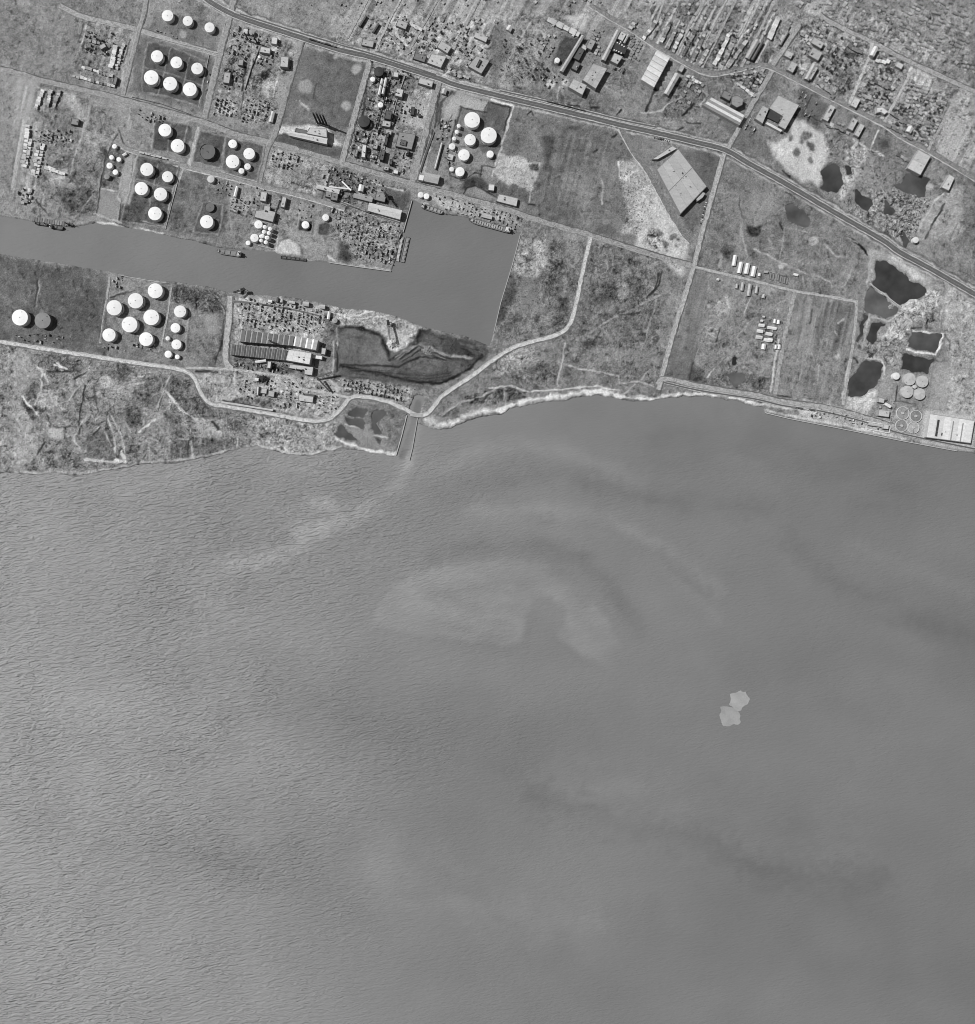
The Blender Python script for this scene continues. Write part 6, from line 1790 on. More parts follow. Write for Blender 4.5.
mass('houses', 'small crowded roofs filling the rest of the housing belt', [
    ([(655, 2), (778, 2), (772, 60), (714, 70), (676, 55)], 80, 30), ([(778, -25), (960, -25), (975, 70), (873, 40), (800, 12)], 260, 28), ([(600, -25), (778, -25), (778, 2), (640, 2)], 90, 30),
    (A6(0, 80, 200, 80, 400, 200, 270, 530, 0, 400), 70, 28), (A6(420, 200, 590, 290, 480, 640, 290, 560), 60, 28), (A6(620, 400, 900, 520, 830, 660, 500, 600), 70, 28), (B6(480, 0, 800, 20, 740, 170, 590, 100), 50, 28),
    (A3(200, 20, 560, 30, 430, 240, 270, 210), 20, 30), (A3(560, 40, 800, 40, 640, 340, 450, 250), 26, 30), (A3(800, 40, 960, 60, 860, 380, 650, 350), 18, 30), ([(340, -25), (600, -25), (600, 6), (340, 6)], 100, 30),
    (A4(330, 120, 420, 180, 340, 300, 280, 200), 12, 28), (A4(580, 100, 720, 130, 640, 260, 600, 280), 22, 28), (A4(790, 130, 900, 180, 850, 300, 780, 280), 20, 28), (A5(180, 380, 320, 440, 200, 560, 100, 520), 18, 28),
    (A5(450, 350, 690, 340, 620, 480, 490, 430), 30, 28), (B6(150, 0, 280, 30, 270, 90, 140, 60), 16, 28), (B6(540, 180, 640, 170, 600, 270, 530, 260), 16, 28),
    ([(960, 60), (1000, 80), (1000, 180), (950, 150)], 40, 28)], (186, 172, 160, 148, 138, 126), 41, True, 2.2, 3.2)
mass('yard_stores', 'loose plant, pipe racks, drums and stores cluttering the works yards', [
    (A2(360, 100, 480, 110, 440, 300, 330, 320), 60, 14), (A2(480, 140, 640, 170, 600, 330, 470, 300), 46, 14), (A2(260, 500, 380, 520, 370, 610, 245, 600), 60, 14), (A2(440, 500, 590, 530, 575, 640, 410, 650), 80, 14), (A2(300, 330, 430, 340, 400, 470, 290, 450), 36, 14),
    (A3(250, 330, 480, 360, 400, 680, 200, 680), 150, 14), (A3(420, 500, 560, 540, 530, 660, 400, 640), 20, 14), (B3(120, 30, 350, 10, 300, 270, 110, 220), 150, 14), (B3(380, 170, 480, 190, 440, 330, 340, 280), 30, 14), (B3(0, 270, 300, 350, 300, 480, 0, 470), 110, 14),
    (B3(0, 500, 400, 600, 400, 680, 60, 680), 130, 14), (C3(100, 0, 420, 20, 360, 200, 150, 170), 110, 14), (C2(400, 390, 900, 450, 870, 600, 400, 560), 240, 9), (D2(370, 90, 660, 130, 820, 200, 700, 230, 370, 160), 90, 9), (D2(380, 220, 960, 260, 960, 400, 420, 370), 150, 9),
    (D3(60, 220, 480, 280, 430, 350, 60, 290), 110, 9), (B2(480, 380, 640, 440, 620, 600, 450, 540), 50, 12), (B2(350, 430, 470, 440, 440, 550, 345, 520), 36, 12), (B2(270, 330, 400, 350, 360, 440, 260, 420), 26, 12), (B2(720, 470, 850, 490, 830, 580, 730, 560), 16, 12),
    (B2(580, 165, 760, 210, 720, 300, 560, 260), 70, 14), (B2(900, 260, 975, 280, 975, 440, 860, 430), 30, 12), (B3(640, 0, 700, 0, 680, 120, 620, 120), 46, 14), (B3(660, 160, 720, 170, 720, 260, 660, 250), 20, 14), (B3(580, 430, 760, 460, 960, 540, 960, 600, 660, 520), 60, 14),
    (C4(0, -10, 130, 10, 130, -20, 0, -30), 10, 14), (B4(0, 500, 170, 560, 170, 640, 0, 590), 50, 14), (D6(450, 330, 560, 350, 540, 560, 380, 480), 40, 8), (D6(80, 390, 380, 450, 370, 490, 60, 440), 40, 8), (B6(560, 430, 760, 470, 640, 680, 560, 660), 60, 28),
    (A5(820, 440, 975, 520, 930, 660, 840, 600), 24, 28), (A5(540, 570, 640, 540, 600, 660, 560, 660), 16, 28), (B5(540, 20, 620, 40, 580, 90, 540, 60), 14, 28), (A1(440, 120, 600, 150, 590, 270, 430, 240), 40, 15), (A1(800, 110, 975, 150, 960, 180, 800, 140), 24, 15), (A1(720, 570, 900, 600, 880, 660, 740, 630), 26, 15),
    (B1(230, 60, 360, 60, 330, 150, 230, 150), 40, 12), (B1(150, 60, 260, 80, 200, 260, 140, 220), 26, 12), (B1(60, 380, 140, 390, 130, 480, 50, 480), 30, 12), (C1(560, 280, 660, 260, 640, 330, 570, 330), 20, 8), (C1(40, 590, 340, 610, 330, 660, 40, 640), 24, 8), (C1(540, 640, 860, 660, 820, 700, 520, 690), 26, 8), (C5(640, 500, 760, 520, 730, 690, 620, 690), 30, 9),
    (A4(300, 380, 480, 380, 440, 450, 310, 450), 26, 28), (A4(680, 280, 790, 330, 770, 370, 680, 330), 16, 28)], (206, 180, 156, 120, 90, 70), 43, None, 0.7, 1.9)

# ------------------------------------------------------------------ chimneys, cranes, conveyors, ships, rail wagons, walls
for i, (u, v, hh) in enumerate(((848, 652, 44), (866, 652, 44), (884, 658, 44), (902, 664, 46))):
    e = empty('chimney', P(A2(u, v)[0]), 'tall dark chimney above the bright yard, %s' % ['first of four', 'second of four', 'third of four', 'last of four'][i], 'chimney', 'four dark chimneys')
    mb = MB()
    mb.cyl((0, 0), 2.5, 1.8, 0, hh, 16)
    mb.build('shaft', mat(56, 0.1), e)
    mb = MB()
    mb.cyl((0, 0), 2.2, 2.2, hh - 1.5, hh + 0.4, 16)
    mb.build('cap_ring', mat(84, 0.1), e)
    mb = MB()
    mb.box((0, 0), (6.5, 6.5), -0.3, 3)
    mb.build('plinth', mat(170, 0.1), e)
for i, (f, u, v, hh, r, lab) in enumerate(((D2, 596, 20, 40, 2.4, 'slim pale chimney beside the ribbed works hall'), (A2, 500, 190, 30, 1.6, 'slim dark column in the refinery block'), (A2, 450, 175, 26, 1.8, 'dark squat column in the refinery block'), (A3, 340, 470, 34, 1.8, 'dark tall column in the process plant'), (B3, 155, 120, 28, 1.6, 'dark column at the lower process plant'))):
    e = empty('process_column', P(f(u, v)[0]), lab, 'chimney')
    mb = MB()
    mb.cyl((0, 0), r, r * .85, 0, hh, 14)
    mb.build('shaft', mat(160 if i == 0 else 66, 0.1), e)
    mb = MB()
    mb.cyl((0, 0), r * 1.5, r * 1.5, hh * .7, hh * .7 + .6, 14)
    mb.build('platform', mat(120, 0.1), e)


def truss(mb, a, b, w, hgt, n):
    a, b = Vector(a), Vector(b)
    d = (b - a)
    s = Vector((-d.y, d.x, 0)).normalized() * w / 2
    z = Vector((0, 0, hgt))
    for sg in (-1, 1):
        mb.bar(a + s * sg, b + s * sg, 0.7)
        mb.bar(a + s * sg + z, b + s * sg + z, 0.7)
        for i in range(n):
            p, q = a + d * i / n + s * sg, a + d * (i + 1) / n + s * sg
            mb.bar(p, q + z if i % 2 else q + z, 0.4)
    for i in range(n + 1):
        p = a + d * i / n
        mb.bar(p + s + z, p - s + z, 0.4)


def conveyor(label, p0, p1, z0, z1, tone):
    a, c = P(p0, z0), P(p1, z1)
    o = P(lerp(p0, p1, .5))
    e = empty('conveyor', o, label, 'conveyor')
    g = MB()
    d = (c - a)
    s = Vector((-d.y, d.x, 0)).normalized() * 1.6
    A_, C_ = a - o, c - o
    up = Vector((0, 0, 2.6))
    for q in ([A_ + s, A_ - s, C_ - s, C_ + s][::-1], [A_ + s + up, A_ - s + up, C_ - s + up, C_ + s + up], [A_ + s, C_ + s, C_ + s + up, A_ + s + up], [C_ - s, A_ - s, A_ - s + up, C_ - s + up], [A_ - s, A_ + s, A_ + s + up, A_ - s + up], [C_ + s, C_ - s, C_ - s + up, C_ + s + up]):
        g.face(q)
    g.build('gallery', mat(tone, 0.1), e)
    for i in range(4):
        t = (i + .5) / 4
        m = A_.lerp(C_, t)
        for sg in (-1, 1):
            tb = MB()
            tb.bar((m.x + sg * s.x, m.y + sg * s.y, -.3), (m.x + sg * s.x * .7, m.y + sg * s.y * .7, m.z), 0.7)
            tb.build('trestle', mat(90, 0.1), e)


conveyor('dark conveyor gallery slanting across the coal yard tracks', D2(828, 222)[0], D2(940, 190)[0], 6, 16, 92)
conveyor('dark conveyor gallery crossing below the slanting one', D2(852, 222)[0], D2(922, 300)[0], 14, 4, 80)
conveyor('pale conveyor gallery by the canal sheds', B3(0, 392)[0], B3(120, 408)[0], 6, 9, 214)
conveyor('bright slanting conveyor beside the white square shed', B3(72, 360)[0], B3(128, 418)[0], 5, 11, 224)


def crane(label, base, tip, name='crane'):
    o = P(base)
    e = empty(name, o, label, 'crane')
    d = P(tip) - o
    dn = d.normalized()
    ang = math.atan2(d.y, d.x)
    mb = MB()
    for s in (-1, 1):
        for t in (-1, 1):
            mb.bar((s * 5, t * 4, -.3), (s * 3, t * 2.5, 9), 0.9)
    mb.box((0, 0), (8, 6.5), 8.6, 9.6, ang)
    mb.build('portal', mat(62, 0.1), e)
    mb = MB()
    mb.box((-dn.x * 2, -dn.y * 2), (9, 6), 9.7, 14, ang)
    mb.build('machinery_house', mat(58, 0.1), e)
    mb = MB()
    truss(mb, (dn.x * 3, dn.y * 3, 11), (d.x, d.y, 17), 2.6, 2.0, 10)
    mb.build('boom', mat(52, 0.1), e)
    mb = MB()
    mb.bar((0, 0, 14), (0, 0, 21), 1.0)
    mb.bar((0, 0, 21), (d.x * .9, d.y * .9, 18.5), 0.35)
    mb.bar((0, 0, 21), (-dn.x * 6, -dn.y * 6, 13), 0.35)
    mb.build('mast', mat(60, 0.1), e)


crane('dark jib crane standing on the white heap beside the coal yard', C3(338, 540)[0], C3(350, 640)[0])
crane('dark quay crane above the works sidings', C2(425, 352)[0], C2(380, 372)[0])
crane('dark jib crane behind the bright basin warehouse', B3(325, 440)[0], B3(345, 485)[0])


def ship(label, bow, stern, beam, deck, hatch, nh, hull_t=86, name='cargo_ship', barge=False, house_at=0.86, cat='ship'):
    a, c = P(bow), P(stern)
    L = (c - a).length
    Bm = beam * GS
    mid = (a + c) / 2
    d = (a - c).normalized()
    e = empty(name, Vector((mid.x, mid.y, WL)), label, cat, None, math.atan2(d.y, d.x))
    hb = L / 2

    def outline(k, ks):
        if barge:
            return [(-hb * ks, -Bm / 2 * k), (hb * ks, -Bm / 2 * k), (hb * ks, Bm / 2 * k), (-hb * ks, Bm / 2 * k)]
        pr = [(-1, .55), (-.96, .8), (-.85, 1), (.55, 1), (.75, .85), (.88, .55), (.96, .22), (1, 0)]
        up = [(x * hb * ks, y * Bm / 2 * k) for x, y in pr]
        return [(x, -y) for x, y in up] + [(x, y) for x, y in up[:-1]][::-1]
    fb = 3.6 if not barge else 2.0
    lo, hi, ins = outline(.9, .985), outline(1, 1), outline(.93, .975)
    m = MB()
    n_ = len(hi)
    for i in range(n_):
        j = (i + 1) % n_
        m.face([(*lo[i], -1), (*lo[j], -1), (*hi[j], fb), (*hi[i], fb)])
        m.face([(*hi[i], fb), (*hi[j], fb), (*ins[j], fb), (*ins[i], fb)])
        m.face([(*ins[j], fb - .8), (*ins[i], fb - .8), (*ins[i], fb), (*ins[j], fb)])
    m.build('hull', mat(hull_t, 0.1), e)
    m = MB()
    m.prism(outline(.935, .976), fb - 1.2, fb - .7)
    m.build('deck', mat(deck, 0.14, 0.2), e)
    x0, x1 = (-hb * .62, hb * .72) if not barge else (-hb * .86, hb * .86)
    for i in range(nh):
        xa = x0 + (x1 - x0) * (i + .5) / nh
        m = MB()
        m.box((xa, 0), ((x1 - x0) / nh * .62, Bm * .6), fb - .8, fb + .5)
        m.build('hatch_cover', mat(hatch + random.randint(-10, 10), 0.08), e)
    if not barge:
        m = MB()
        xs = -hb * house_at
        m.box((xs, 0), (L * .11, Bm * .78), fb - .8, fb + 4.5)
        m.box((xs + L * .01, 0), (L * .07, Bm * .6), fb + 4.5, fb + 7)
        m.build('superstructure', mat(214, 0.06), e)
        m = MB()
        m.cyl((xs - L * .02, 0), 1.6, 1.3, fb + 4, fb + 11, 12)
        m.build('funnel', mat(58, 0.06), e)
        m = MB()
        m.bar((hb * .78, 0, fb - 1), (hb * .78, 0, fb + 12), 0.5)
        m.build('mast', mat(150, 0.06), e)
        m = MB()
        m.box((hb * .82, 0), (L * .05, Bm * .4), fb - .8, fb + 2.0)
        m.build('forecastle', mat(176, 0.06), e)
    return e


ship('long freighter with rows of hatches moored at the basin head', (468.5, 219.8), (511, 231.3), 5.4, 128, 168, 12)
ship('small coaster with pale deck moored beside the twin white tanks', (444, 213.2), (422, 206), 5.0, 120, 160, 4)
ship('pale deck barge moored at the corner of the basin, inner of two', C3(414, 38)[0], C3(385, 180)[0], 3.4, 168, 188, 4, 120, 'barge', True, cat='barge')
ship('dark hulled barge moored at the corner of the basin, outer of two', C3(448, 40)[0], C3(415, 185)[0], 4.0, 136, 150, 5, 70, 'barge', True, cat='barge')
ship('freighter with grey deck moored below the lone white tank', C2(268, 120)[0], C2(412, 142)[0], 5.4, 134, 140, 3)
ship('long low black barge moored under the pale heap', C2(636, 156)[0], C2(782, 172)[0], 2.8, 74, 92, 5, 52, 'barge', True, cat='barge')
ship('black workboat moored at the wharf by the cabin rows', B1(310, 622)[0], B1(235, 612)[0], 4.2, 84, 110, 2, 56)
ship('slim black boat lying ahead of the workboat at the wharf', B1(140, 592)[0], B1(215, 602)[0], 2.6, 80, 100, 2, 54)
ship('tiny dark launch at the end of the ribbed wharf', B1(368, 605)[0], B1(332, 600)[0], 2.6, 72, 90, 1, 50)


def wall_run(name, label, cat, pts, width, z0, z1, tone):
    e = empty(name, P(pts[0]), label, cat)
    o = e.location
    for a, c in zip(pts[:-1], pts[1:]):
        A_, C_ = P(a) - o, P(c) - o
        d = (C_ - A_).normalized()
        s = Vector((-d.y, d.x, 0)) * width * GS / 2
        mb = MB()
        mb.prism([(A_ + s)[:2], (A_ - s)[:2], (C_ - s)[:2], (C_ + s)[:2]], z0, z1, 0, True, False)
        mb.build('wall_section', mat(tone, 0.12, 0.15), e)
        cb = MB()
        s2 = s * 0.6
        cb.prism([(A_ + s2)[:2], (A_ - s2)[:2], (C_ - s2)[:2], (C_ + s2)[:2]], z1, z1 + 0.25)
        cb.build('coping', mat(tone + 18, 0.1, 0.2), e)
    return e


wall_run('jetty', 'thin pale jetty wall beside the outfall channel mouth', 'jetty', D3(502, 448, 472, 620, 455, 690), 0.9, -4, -0.7, 158)
wall_run('jetty', 'pale channel wall on the basin side of the outfall', 'jetty', D3(440, 432, 408, 560, 378, 662), 0.9, -4, -0.4, 178)
wall_run('quay_wall', 'straight sea wall below the coastal railway', 'quay wall', [(765, 412.8), (790, 418.8), (835, 427.4), (870, 434.4), (905, 441.4), (957, 451)], 0.9, -4, 0.5, 166)
wall_run('quay_wall', 'straight quay on the far side of the dock basin', 'quay wall', [(520.5, 234), (512.9, 263), (500.7, 303), (493.8, 333)], 0.8, -4, 0.4, 160)
wall_run('quay_wall', 'pale quay edge along the peninsula tip', 'quay wall', [(330, 262.6), (360, 267), (391, 271.2)], 0.8, -4, 0.4, 168)
wall_run('quay_wall', 'pale quay edge left of the dock basin', 'quay wall', [(403.2, 232), (412, 200.6)], 0.8, -4, 0.4, 170)
wall_run('causeway', 'thin straight causeway across the big dark pond', 'causeway', C6(402, 308, 490, 375, 580, 444), 1.0, -2.5, 0.3, 168)
wall_run('pier_wall', 'pale walled pier edge beside the round settling tanks', 'quay wall', D6(385, 468, 516, 490, 510, 534, 384, 510), 0.8, -3, 1.2, 206)
for lab, pts, t in (('pale pipe run along the top of the six tank bund', A1(800, 150, 975, 195) + A2(150, 215, 270, 250), 176), ('pale pipe run down the side of the six tank bund', A2(225, 260, 180, 480, 165, 560), 168), ('dark pipe run below the six tank bund', A1(700, 500, 870, 540) + A2(120, 600), 78), ('pale pipe run above the five tank farm', B1(700, 172, 830, 200, 975, 245), 182),
                    ('pale pipe run beside the five tank farm', B1(968, 340, 930, 480, 892, 628), 170), ('dark pipe run through the middle of the refinery block', A2(520, 210, 470, 330, 430, 460), 82), ('pale pipe run through the process plant', A3(430, 380, 380, 530, 340, 680) + B3(340, 60, 310, 180), 174), ('dark pipe run through the process plant', A3(345, 400, 300, 560, 270, 680), 76),
                    ('pale pipe run above the seven tank farm', C1(640, 262, 760, 285, 900, 305), 172), ('pale pipe run below the cluster of five tanks', B2(300, 300, 400, 330, 500, 355), 176), ('dark pipe run beside the wide pale road', B3(600, 70, 560, 180, 520, 300), 80), ('pale pipe run from the silos to the canal', C2(505, 90, 600, 112), 180)):
    wall_run('pipe_run', lab, 'pipe run', pts, 0.55, -0.3, 1.3, t)
e = empty('bridge', P((416.5, 415)), 'short road bridge over the outfall channel', 'bridge')
mb = MB()
mb.box((0, 0), (13 * GS, 3.6 * GS), -0.9, 0.62, math.radians(-6))
mb.build('deck', mat(170, 0.1), e)
for s in (-1, 1):
    mb = MB()
    mb.box((0, s * 1.75 * GS), (13 * GS, 0.7), 0.6, 1.6, math.radians(-6))
    mb.build('parapet', mat(190, 0.1), e)
e = empty('wharf', P(B1(245, 585)[0]), 'ribbed timber wharf along the canal by the cabin rows', 'wharf', None, math.radians(-8))
for i in range(16):
    mb = MB()
    mb.box((-46 + i * 6.0, 0), (4.4, 11), -4, 0.5)
    mb.build('plank', mat(random.choice((132, 150, 118)), 0.1), e)
mb = MB()
mb.box((0, 0), (98, 8), -1.0, 0.15)
mb.build('beam', mat(78, 0.1), e)

# goods wagons on the sidings
WM = []
for k in range(3):
    mb = MB()
    mb.box((0, 0), (12, 3.0), 1.0, 3.9 if k else 2.4)
    mb.box((0, 0), (12.4, 2.2), 0.6, 1.0)
    if k == 2:
        mb.cyl((0, 0), 0.8, 0.8, 3.9, 4.4, 10)
    mb.box((-4, 0), (2.2, 2.4), 0.1, 0.6)
    mb.box((4, 0), (2.2, 2.4), 0.1, 0.6)
    WM.append(mb)
WC = {}


def wagons(a, c, n, label, group, tones):
    A_, C_ = P(a), P(c)
    ang = math.atan2(C_.y - A_.y, C_.x - A_.x)
    for i in range(n):
        k, t = random.randrange(3), random.choice(tones)
        if (k, t) not in WC:
            me = WM[k].mesh('goods_wagon')
            me.materials.append(mat(t, 0.1, 0.4))
            WC[(k, t)] = me
        p = A_.lerp(C_, (i + .5) / n)
        tag(link('goods_wagon', WC[(k, t)], None, (p.x, p.y, ROADZ[0] * 0 + 0.9), ang), label, 'wagon', group)


wagons(B1(745, 190)[0], B1(905, 228)[0], 5, 'white goods wagon in the line above the five tanks', 'wagons above the five tanks', (226, 210, 190))
wagons(A2(800, 170)[0], A2(955, 216)[0], 5, 'dark goods wagon on the siding above the playing field', 'wagons above the playing field', (70, 88))
wagons((546, 101.4), (585, 111.2), 6, 'goods wagon on the siding above the wide fields', 'wagons above the wide fields', (84, 110, 160))
wagons((262, 304.4), (290, 309), 5, 'dark goods wagon on the works siding', 'wagons on the works siding', (62, 84, 110))
wagons(B3(100, 490)[0], B3(230, 535)[0], 5, 'grey goods wagon below the basin warehouse', 'wagons below the basin warehouse', (90, 140, 70))
wagons((790, 407), (815, 410.5), 4, 'goods wagon on the shoreline siding', 'wagons on the shoreline siding', (90, 190, 120))

# cars beside the large factory and along the streets
CARM = []
for t in (220, 150, 70):
    mb = MB()
    mb.box((0, 0), (4.6, 1.8), 0.35, 0.95)
    mb.box((-0.2, 0), (2.5, 1.6), 0.95, 1.5)
    for x in (-1.5, 1.5):
        mb.box((x, 0), (0.65, 1.9), 0.0, 0.4)
    me = mb.mesh('parked_car')
    me.materials.append(mat(t, 0.06, 0.5, 0.4))
    CARM.append(me)


def cars(a, c, n, turn, label, group):
    A_, C_ = P(a), P(c)
    ang = math.atan2(C_.y - A_.y, C_.x - A_.x) + math.radians(turn)
    for i in range(n):
        p = A_.lerp(C_, (i + .5) / n)
        tag(link('parked_car', random.choice(CARM), None, (p.x + random.uniform(-.6, .6), p.y + random.uniform(-.6, .6), 0.75), ang), '%s, %sin line' % (label, ORD[i] if i else 'first '), 'car', group)


cars(B5(322, 470)[0], B5(290, 600)[0], 11, 80, 'small car parked beside the white road by the large factory', 'cars by the large factory')
cars(B5(20, 100)[0], B5(110, 122)[0], 9, 80, 'small car parked above the large factory annex', 'cars above the large factory')
cars(A2(232, 350)[0], A2(205, 480)[0], 3, 0, 'car standing on the road beside the refinery block', 'cars by the refinery block')
cars((727, 72.5), (762, 66.5), 6, 0, 'car on the bend of the main street', 'cars on the main street bend')

# coal and spoil heaps
def heap(label, c, r, h, tone, cat='heap'):
    mb = MB()
    n_, m_ = 22, 6
    rr = [1 + random.uniform(-.22, .22) for _ in range(n_)]
    for j in range(m_):
        for i in range(n_):
            def pt(i, j):
                i %= n_
                t = j / m_
                k = r * GS * rr[i] * t
                return (math.cos(2 * math.pi * i / n_) * k, math.sin(2 * math.pi * i / n_) * k * .8, h * (1 - t) ** 1.1 + random.Random(i * 31 + j).uniform(-.12, .12) * h * (t < .95) - .4)
            f = [pt(i, j), pt(i, j + 1), pt(i + 1, j + 1), pt(i + 1, j)]
            if j == 0:
                f = f[:3]
            mb.face(f)
    o = mb.build('heap', mat(tone, 0.2, 0.25, 0.95))
    o.location = P(c)
    tag(o, label, cat)


heap('white stone heap under the jib crane', C3(360, 655)[0], 5.5, 9, 196)
heap('pale ridge of spoil on the coal yard floor', D3(560, 60)[0], 6, 5, 130)
heap('black coal heap in the works yard', D2(540, 225)[0], 5, 6, 46)
heap('low dark coal heap near the far corner of the coal yard', D3(700, 30)[0], 9, 4, 70)
heap('small black heap below the works office yard', D2(575, 170)[0], 3, 4, 48)
heap('pale sand heap by the dark ponds', C6(640, 425)[0], 5, 5, 184)
heap('small pale sand heap by the causeway end', C6(522, 440)[0], 3, 3, 150)

# ------------------------------------------------------------------ vegetation
def crown_mesh(seed, clumps, per, r=1.0, flat=0.75):
    rr = random.Random(seed)
    v, f = [], []
    for c in range(clumps):
        a, e_ = rr.uniform(0, 6.28), rr.uniform(0, 1)
        R_ = r * math.sqrt(rr.random()) * .72
        cc = (math.cos(a) * R_, math.sin(a) * R_, (0.45 + e_ * .55) * flat * 1.4)
        cr = r * rr.uniform(.28, .45)
        for k in range(per):
            d = Vector((rr.gauss(0, 1), rr.gauss(0, 1), rr.gauss(0, 1) * .8 + .3)).normalized()
            p = Vector(cc) + d * cr
            t = d.orthogonal().normalized()
            b_ = d.cross(t)
            s = cr * rr.uniform(.45, .8)
            th = rr.uniform(0, 6.28)
            i = len(v)
            for q in range(3):
                an = th + q * 2.094
                v.append(tuple(p + (t * math.cos(an) + b_ * math.sin(an)) * s + d * rr.uniform(-.1, .1) * s))
            f.append((i, i + 1, i + 2))
    return v, f


TR = []
for k in range(5):
    v, f = crown_mesh(k, 8, 12)
    me = bpy.data.meshes.new('crown')
    me.from_pydata(v, [], f)
    me.materials.append(mat([74, 86, 66, 92, 78][k], 0.25, 0.4, 0.95))
    tb = MB()
    tb.cyl((0, 0), 0.11, 0.06, -0.1, 0.75, 7)
    for q in range(3):
        tb.bar((0, 0, .5), (math.cos(q * 2.1) * .4, math.sin(q * 2.1) * .4, .9), 0.05)
    tm = tb.mesh('trunk')
    tm.materials.append(mat(70, 0.1, 0.5))
    TR.append((me, tm))


rt = random.Random(77)
GROVES = [
    ('leafy tree among the dark garden rows above the main street', 'trees of the dark garden rows', A5(200, 100, 340, 110, 270, 310, 180, 250), 42),
    ('leafy tree among the bright house rows above the bend', 'trees of the bright house rows', A5(430, 130, 560, 160, 430, 330, 340, 310), 36),
    ('leafy tree in the gardens below the main street bend', 'trees below the bend', A5(450, 350, 690, 340, 620, 480, 490, 430), 22),
    ('leafy tree in the dark block right of the junction', 'trees of the dark block', A6(0, 90, 60, 60, 330, 210, 320, 400, 220, 500, 110, 400), 42),
    ('leafy tree in the corner garden block', 'trees of the corner gardens', A6(440, 270, 590, 330, 520, 540, 330, 480), 34),
    ('leafy tree beyond the second cross street', 'trees beyond the second cross street', A6(600, 460, 820, 520, 790, 650, 500, 600), 26),
    ('leafy tree in the speckled garden block', 'trees of the speckled garden block', B6(490, 10, 760, 50, 720, 150, 520, 60), 26),
    ('leafy tree among the dirt loops left of the mill', 'trees of the dirt loops', A4(70, 150, 320, 160, 330, 400, 60, 420), 26),
    ('leafy tree in the blocks above the crossing', 'trees above the crossing', A3(300, 110, 800, 90, 780, 260, 500, 230), 28),
    ('leafy tree near the cabin rows of the upper corner', 'trees of the upper corner', A1(440, 110, 620, 140, 590, 280, 430, 230), 14),
]
for lab, grp, poly, cnt in GROVES:
    for p in pick(poly, cnt, rt):
        if not free(p):
            continue
        k = rt.randrange(5)
        s = rt.uniform(2.6, 5.0)
        e = empty('tree', P(p, -0.2), lab, 'tree', grp, rt.uniform(0, 6.28))
        e.scale = (s, s, s * rt.uniform(.8, 1.2))
        link('crown', TR[k][0], e)
        link('trunk', TR[k][1], e)


# scrub that nobody could count: one mass of leaf clumps for each stretch
def scrub(label, specs, tone, seed):
    rr = np.random.default_rng(seed)
    tmpl = [np.array(crown_mesh(100 + k, 3, 6)[0]) for k in range(6)]
    V_, n_t = [], 0
    r2 = random.Random(seed)
    for poly, cnt, s0, s1 in specs:
        for p in pick(poly, int(cnt * 1.9), r2):
            i, j = int(np.searchsorted(gy, p[1])), int(np.searchsorted(gx, p[0]))
            if H[min(i, H.shape[0] - 1), min(j, H.shape[1] - 1)] < -1.0 or not free(p):
                continue
            s = s0 + (s1 - s0) * r2.random() ** 1.6
            a = r2.uniform(0, 6.28)
            t = tmpl[r2.randrange(6)]
            o = P(p, -0.5)
            c, sn = math.cos(a), math.sin(a)
            V_.append(np.stack([(t[:, 0] * c - t[:, 1] * sn) * s + o.x, (t[:, 0] * sn + t[:, 1] * c) * s + o.y, t[:, 2] * s * .8 + o.z], 1))
    v = np.concatenate(V_)
    me = bpy.data.meshes.new('scrub')
    nf = len(v) // 3
    me.vertices.add(len(v))
    me.vertices.foreach_set('co', v.astype(np.float32).ravel())
    me.loops.add(len(v))
    me.loops.foreach_set('vertex_index', np.arange(len(v), dtype=np.int32))
    me.polygons.add(nf)
    me.polygons.foreach_set('loop_start', np.arange(0, len(v), 3, dtype=np.int32))
    me.update(calc_edges=True)
    me.materials.append(mat(tone, 0.3, 0.3, 0.95))
    tag(link('scrub', me), label, kind='stuff')


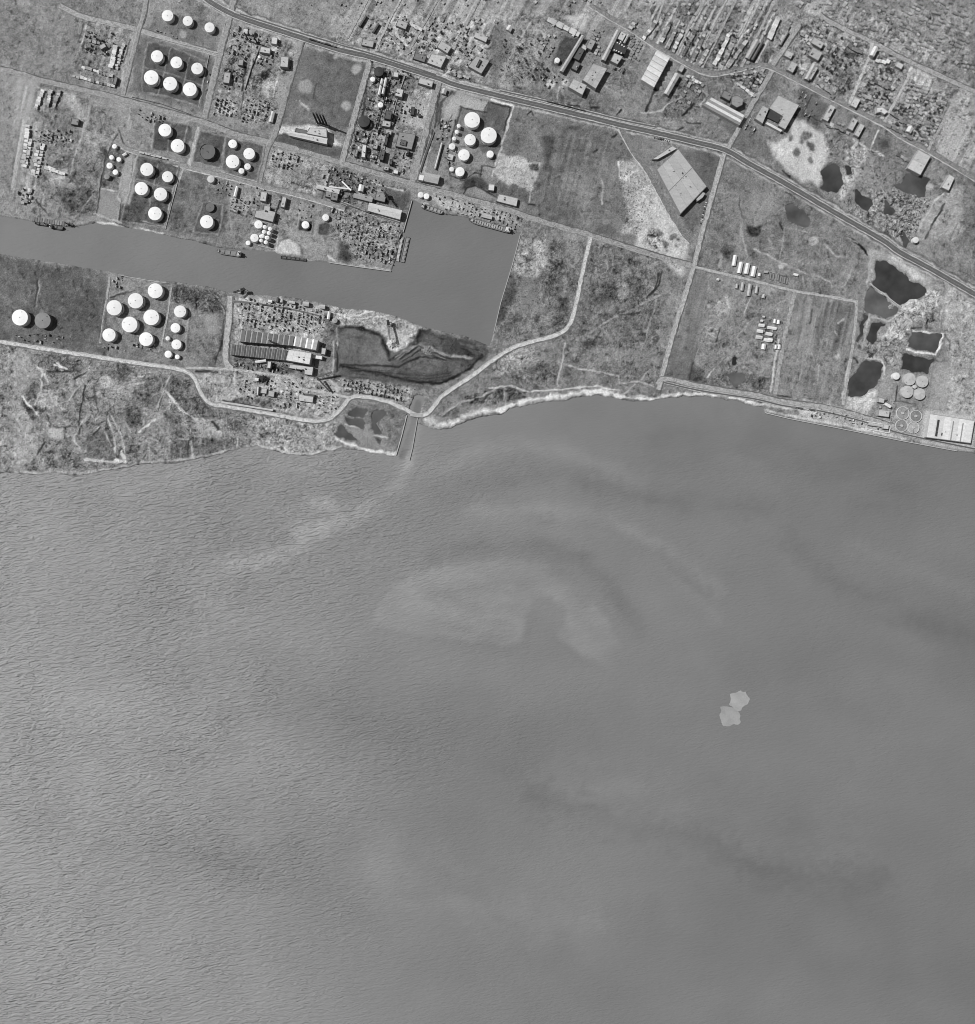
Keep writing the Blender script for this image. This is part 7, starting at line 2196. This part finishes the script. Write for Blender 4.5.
scrub('dark scattered bushes over the fields, marsh and gardens', [
    ([(585, 245), (690, 262), (660, 385), (560, 390), (540, 345), (575, 330)], 620, 1.0, 2.4),
    (C4(180, 40, 540, 60, 450, 560, 120, 640, 40, 560), 330, 1.0, 2.4),
    (D4(0, 220, 380, 130, 390, 270, 0, 300), 200, 1.0, 2.2), (B4(740, 230, 960, 420, 880, 660, 750, 640), 200, 0.9, 2.2),
    ([(505, 112), (620, 136), (650, 230), (515, 210)], 200, 0.8, 2.0), (B6(130, 60, 560, 200, 700, 480, 560, 690, 260, 520, 100, 400), 520, 1.0, 2.8),
    (B6(480, 400, 760, 440, 640, 690, 480, 660), 220, 1.2, 2.8), (C6(420, 480, 830, 350, 700, 560, 480, 690), 180, 0.8, 2.0), (C6(0, 0, 330, 20, 380, 330, 0, 350), 160, 0.8, 2.0),
    (C5(330, 250, 760, 430, 730, 690, 300, 690), 200, 0.8, 2.0), (D5(280, 0, 730, 0, 690, 310, 250, 240), 220, 0.8, 2.2), (B5(420, 230, 975, 520, 975, 690, 340, 690), 140, 0.8, 2.0),
    ([(15, 350), (170, 372), (205, 408), (330, 428), (330, 445), (160, 460), (20, 470)], 1100, 0.8, 2.4), (D2(0, 200, 250, 380, 440, 450, 360, 600, 0, 640), 320, 1.0, 2.4),
    (B1(150, 60, 600, 60, 500, 540, 150, 520), 320, 0.9, 2.2), (C3(100, 0, 420, 20, 360, 200, 60, 160), 240, 0.9, 2.0), (B3(0, 500, 420, 600, 420, 688, 0, 688), 240, 0.8, 2.0),
    (C2(20, 310, 300, 360, 300, 460, 20, 430), 150, 1.0, 2.2), (A2(350, 100, 720, 190, 600, 620, 240, 600), 260, 0.8, 2.0), (A3(260, 330, 600, 420, 540, 680, 110, 680), 220, 0.8, 2.0),
    (A4(60, 120, 330, 150, 330, 420, 60, 430), 180, 1.0, 2.4), (A4(560, 100, 840, 200, 800, 420, 560, 400), 180, 0.9, 2.2), ([(340, 12), (600, 12), (560, 40), (500, 95), (440, 74), (340, 46)], 420, 0.9, 2.6),
    ([(655, 12), (960, 12), (960, 160), (905, 137), (820, 90), (770, 62), (715, 70), (680, 56)], 900, 0.9, 2.6), (A5(150, 380, 660, 360, 560, 600, 60, 640), 260, 0.9, 2.2), (A1(430, 100, 620, 120, 600, 440, 330, 370), 140, 0.9, 2.2),
    (C1(40, 170, 560, 250, 500, 660, 40, 560), 220, 0.7, 1.8), (D2(340, 180, 960, 240, 960, 420, 400, 380), 220, 0.7, 1.8), (C2(400, 400, 880, 460, 860, 600, 400, 560), 260, 0.7, 1.8),
    (B2(560, 170, 920, 260, 860, 420, 540, 350), 150, 0.7, 1.8), ([(-30, -30), (340, -30), (340, 12), (-30, 70)], 300, 1.0, 2.4), ([(340, -30), (1005, -30), (1005, 12), (340, 12)], 500, 1.0, 2.6), ([(962, 12), (1005, 12), (1005, 440), (962, 440)], 300, 1.0, 2.4), ([(-30, 80), (15, 80), (15, 215), (-30, 210)], 120, 1.0, 2.2), ([(-30, 350), (15, 350), (15, 470), (-30, 470)], 100, 1.0, 2.2),
], 68, 5)
scrub('pale dry tussocks and rubble scattered over the rough ground', [
    (D2(440, 430, 960, 480, 900, 640, 500, 600), 500, 0.6, 1.6), ([(15, 350), (170, 372), (330, 428), (330, 445), (160, 460), (20, 470)], 500, 0.6, 1.6), (B2(590, 160, 930, 260, 900, 370, 540, 350), 300, 0.6, 1.5),
    ([(585, 245), (690, 262), (660, 385), (560, 390)], 260, 0.6, 1.5), (C3(0, 440, 400, 505, 330, 600, 0, 530), 150, 0.6, 1.6), (D3(60, 220, 480, 280, 430, 360, 60, 290), 200, 0.6, 1.6), (D2(340, 160, 960, 230, 940, 420, 400, 390), 260, 0.6, 1.5),
    (C2(390, 390, 890, 450, 870, 600, 390, 560), 300, 0.6, 1.5), (A2(250, 500, 590, 530, 580, 640, 240, 600), 200, 0.6, 1.6), (B3(100, 30, 330, 30, 290, 250, 100, 220), 160, 0.6, 1.6), (A3(250, 330, 560, 420, 530, 680, 200, 680), 160, 0.6, 1.6),
    (C6(560, 500, 820, 360, 700, 520, 500, 680), 200, 0.6, 1.5), (B6(260, 170, 380, 160, 250, 440), 120, 0.6, 1.5), (B3(0, 270, 420, 400, 400, 560, 0, 470), 160, 0.6, 1.6), (C3(100, 0, 420, 20, 360, 200, 130, 160), 160, 0.6, 1.5),
], 190, 6)
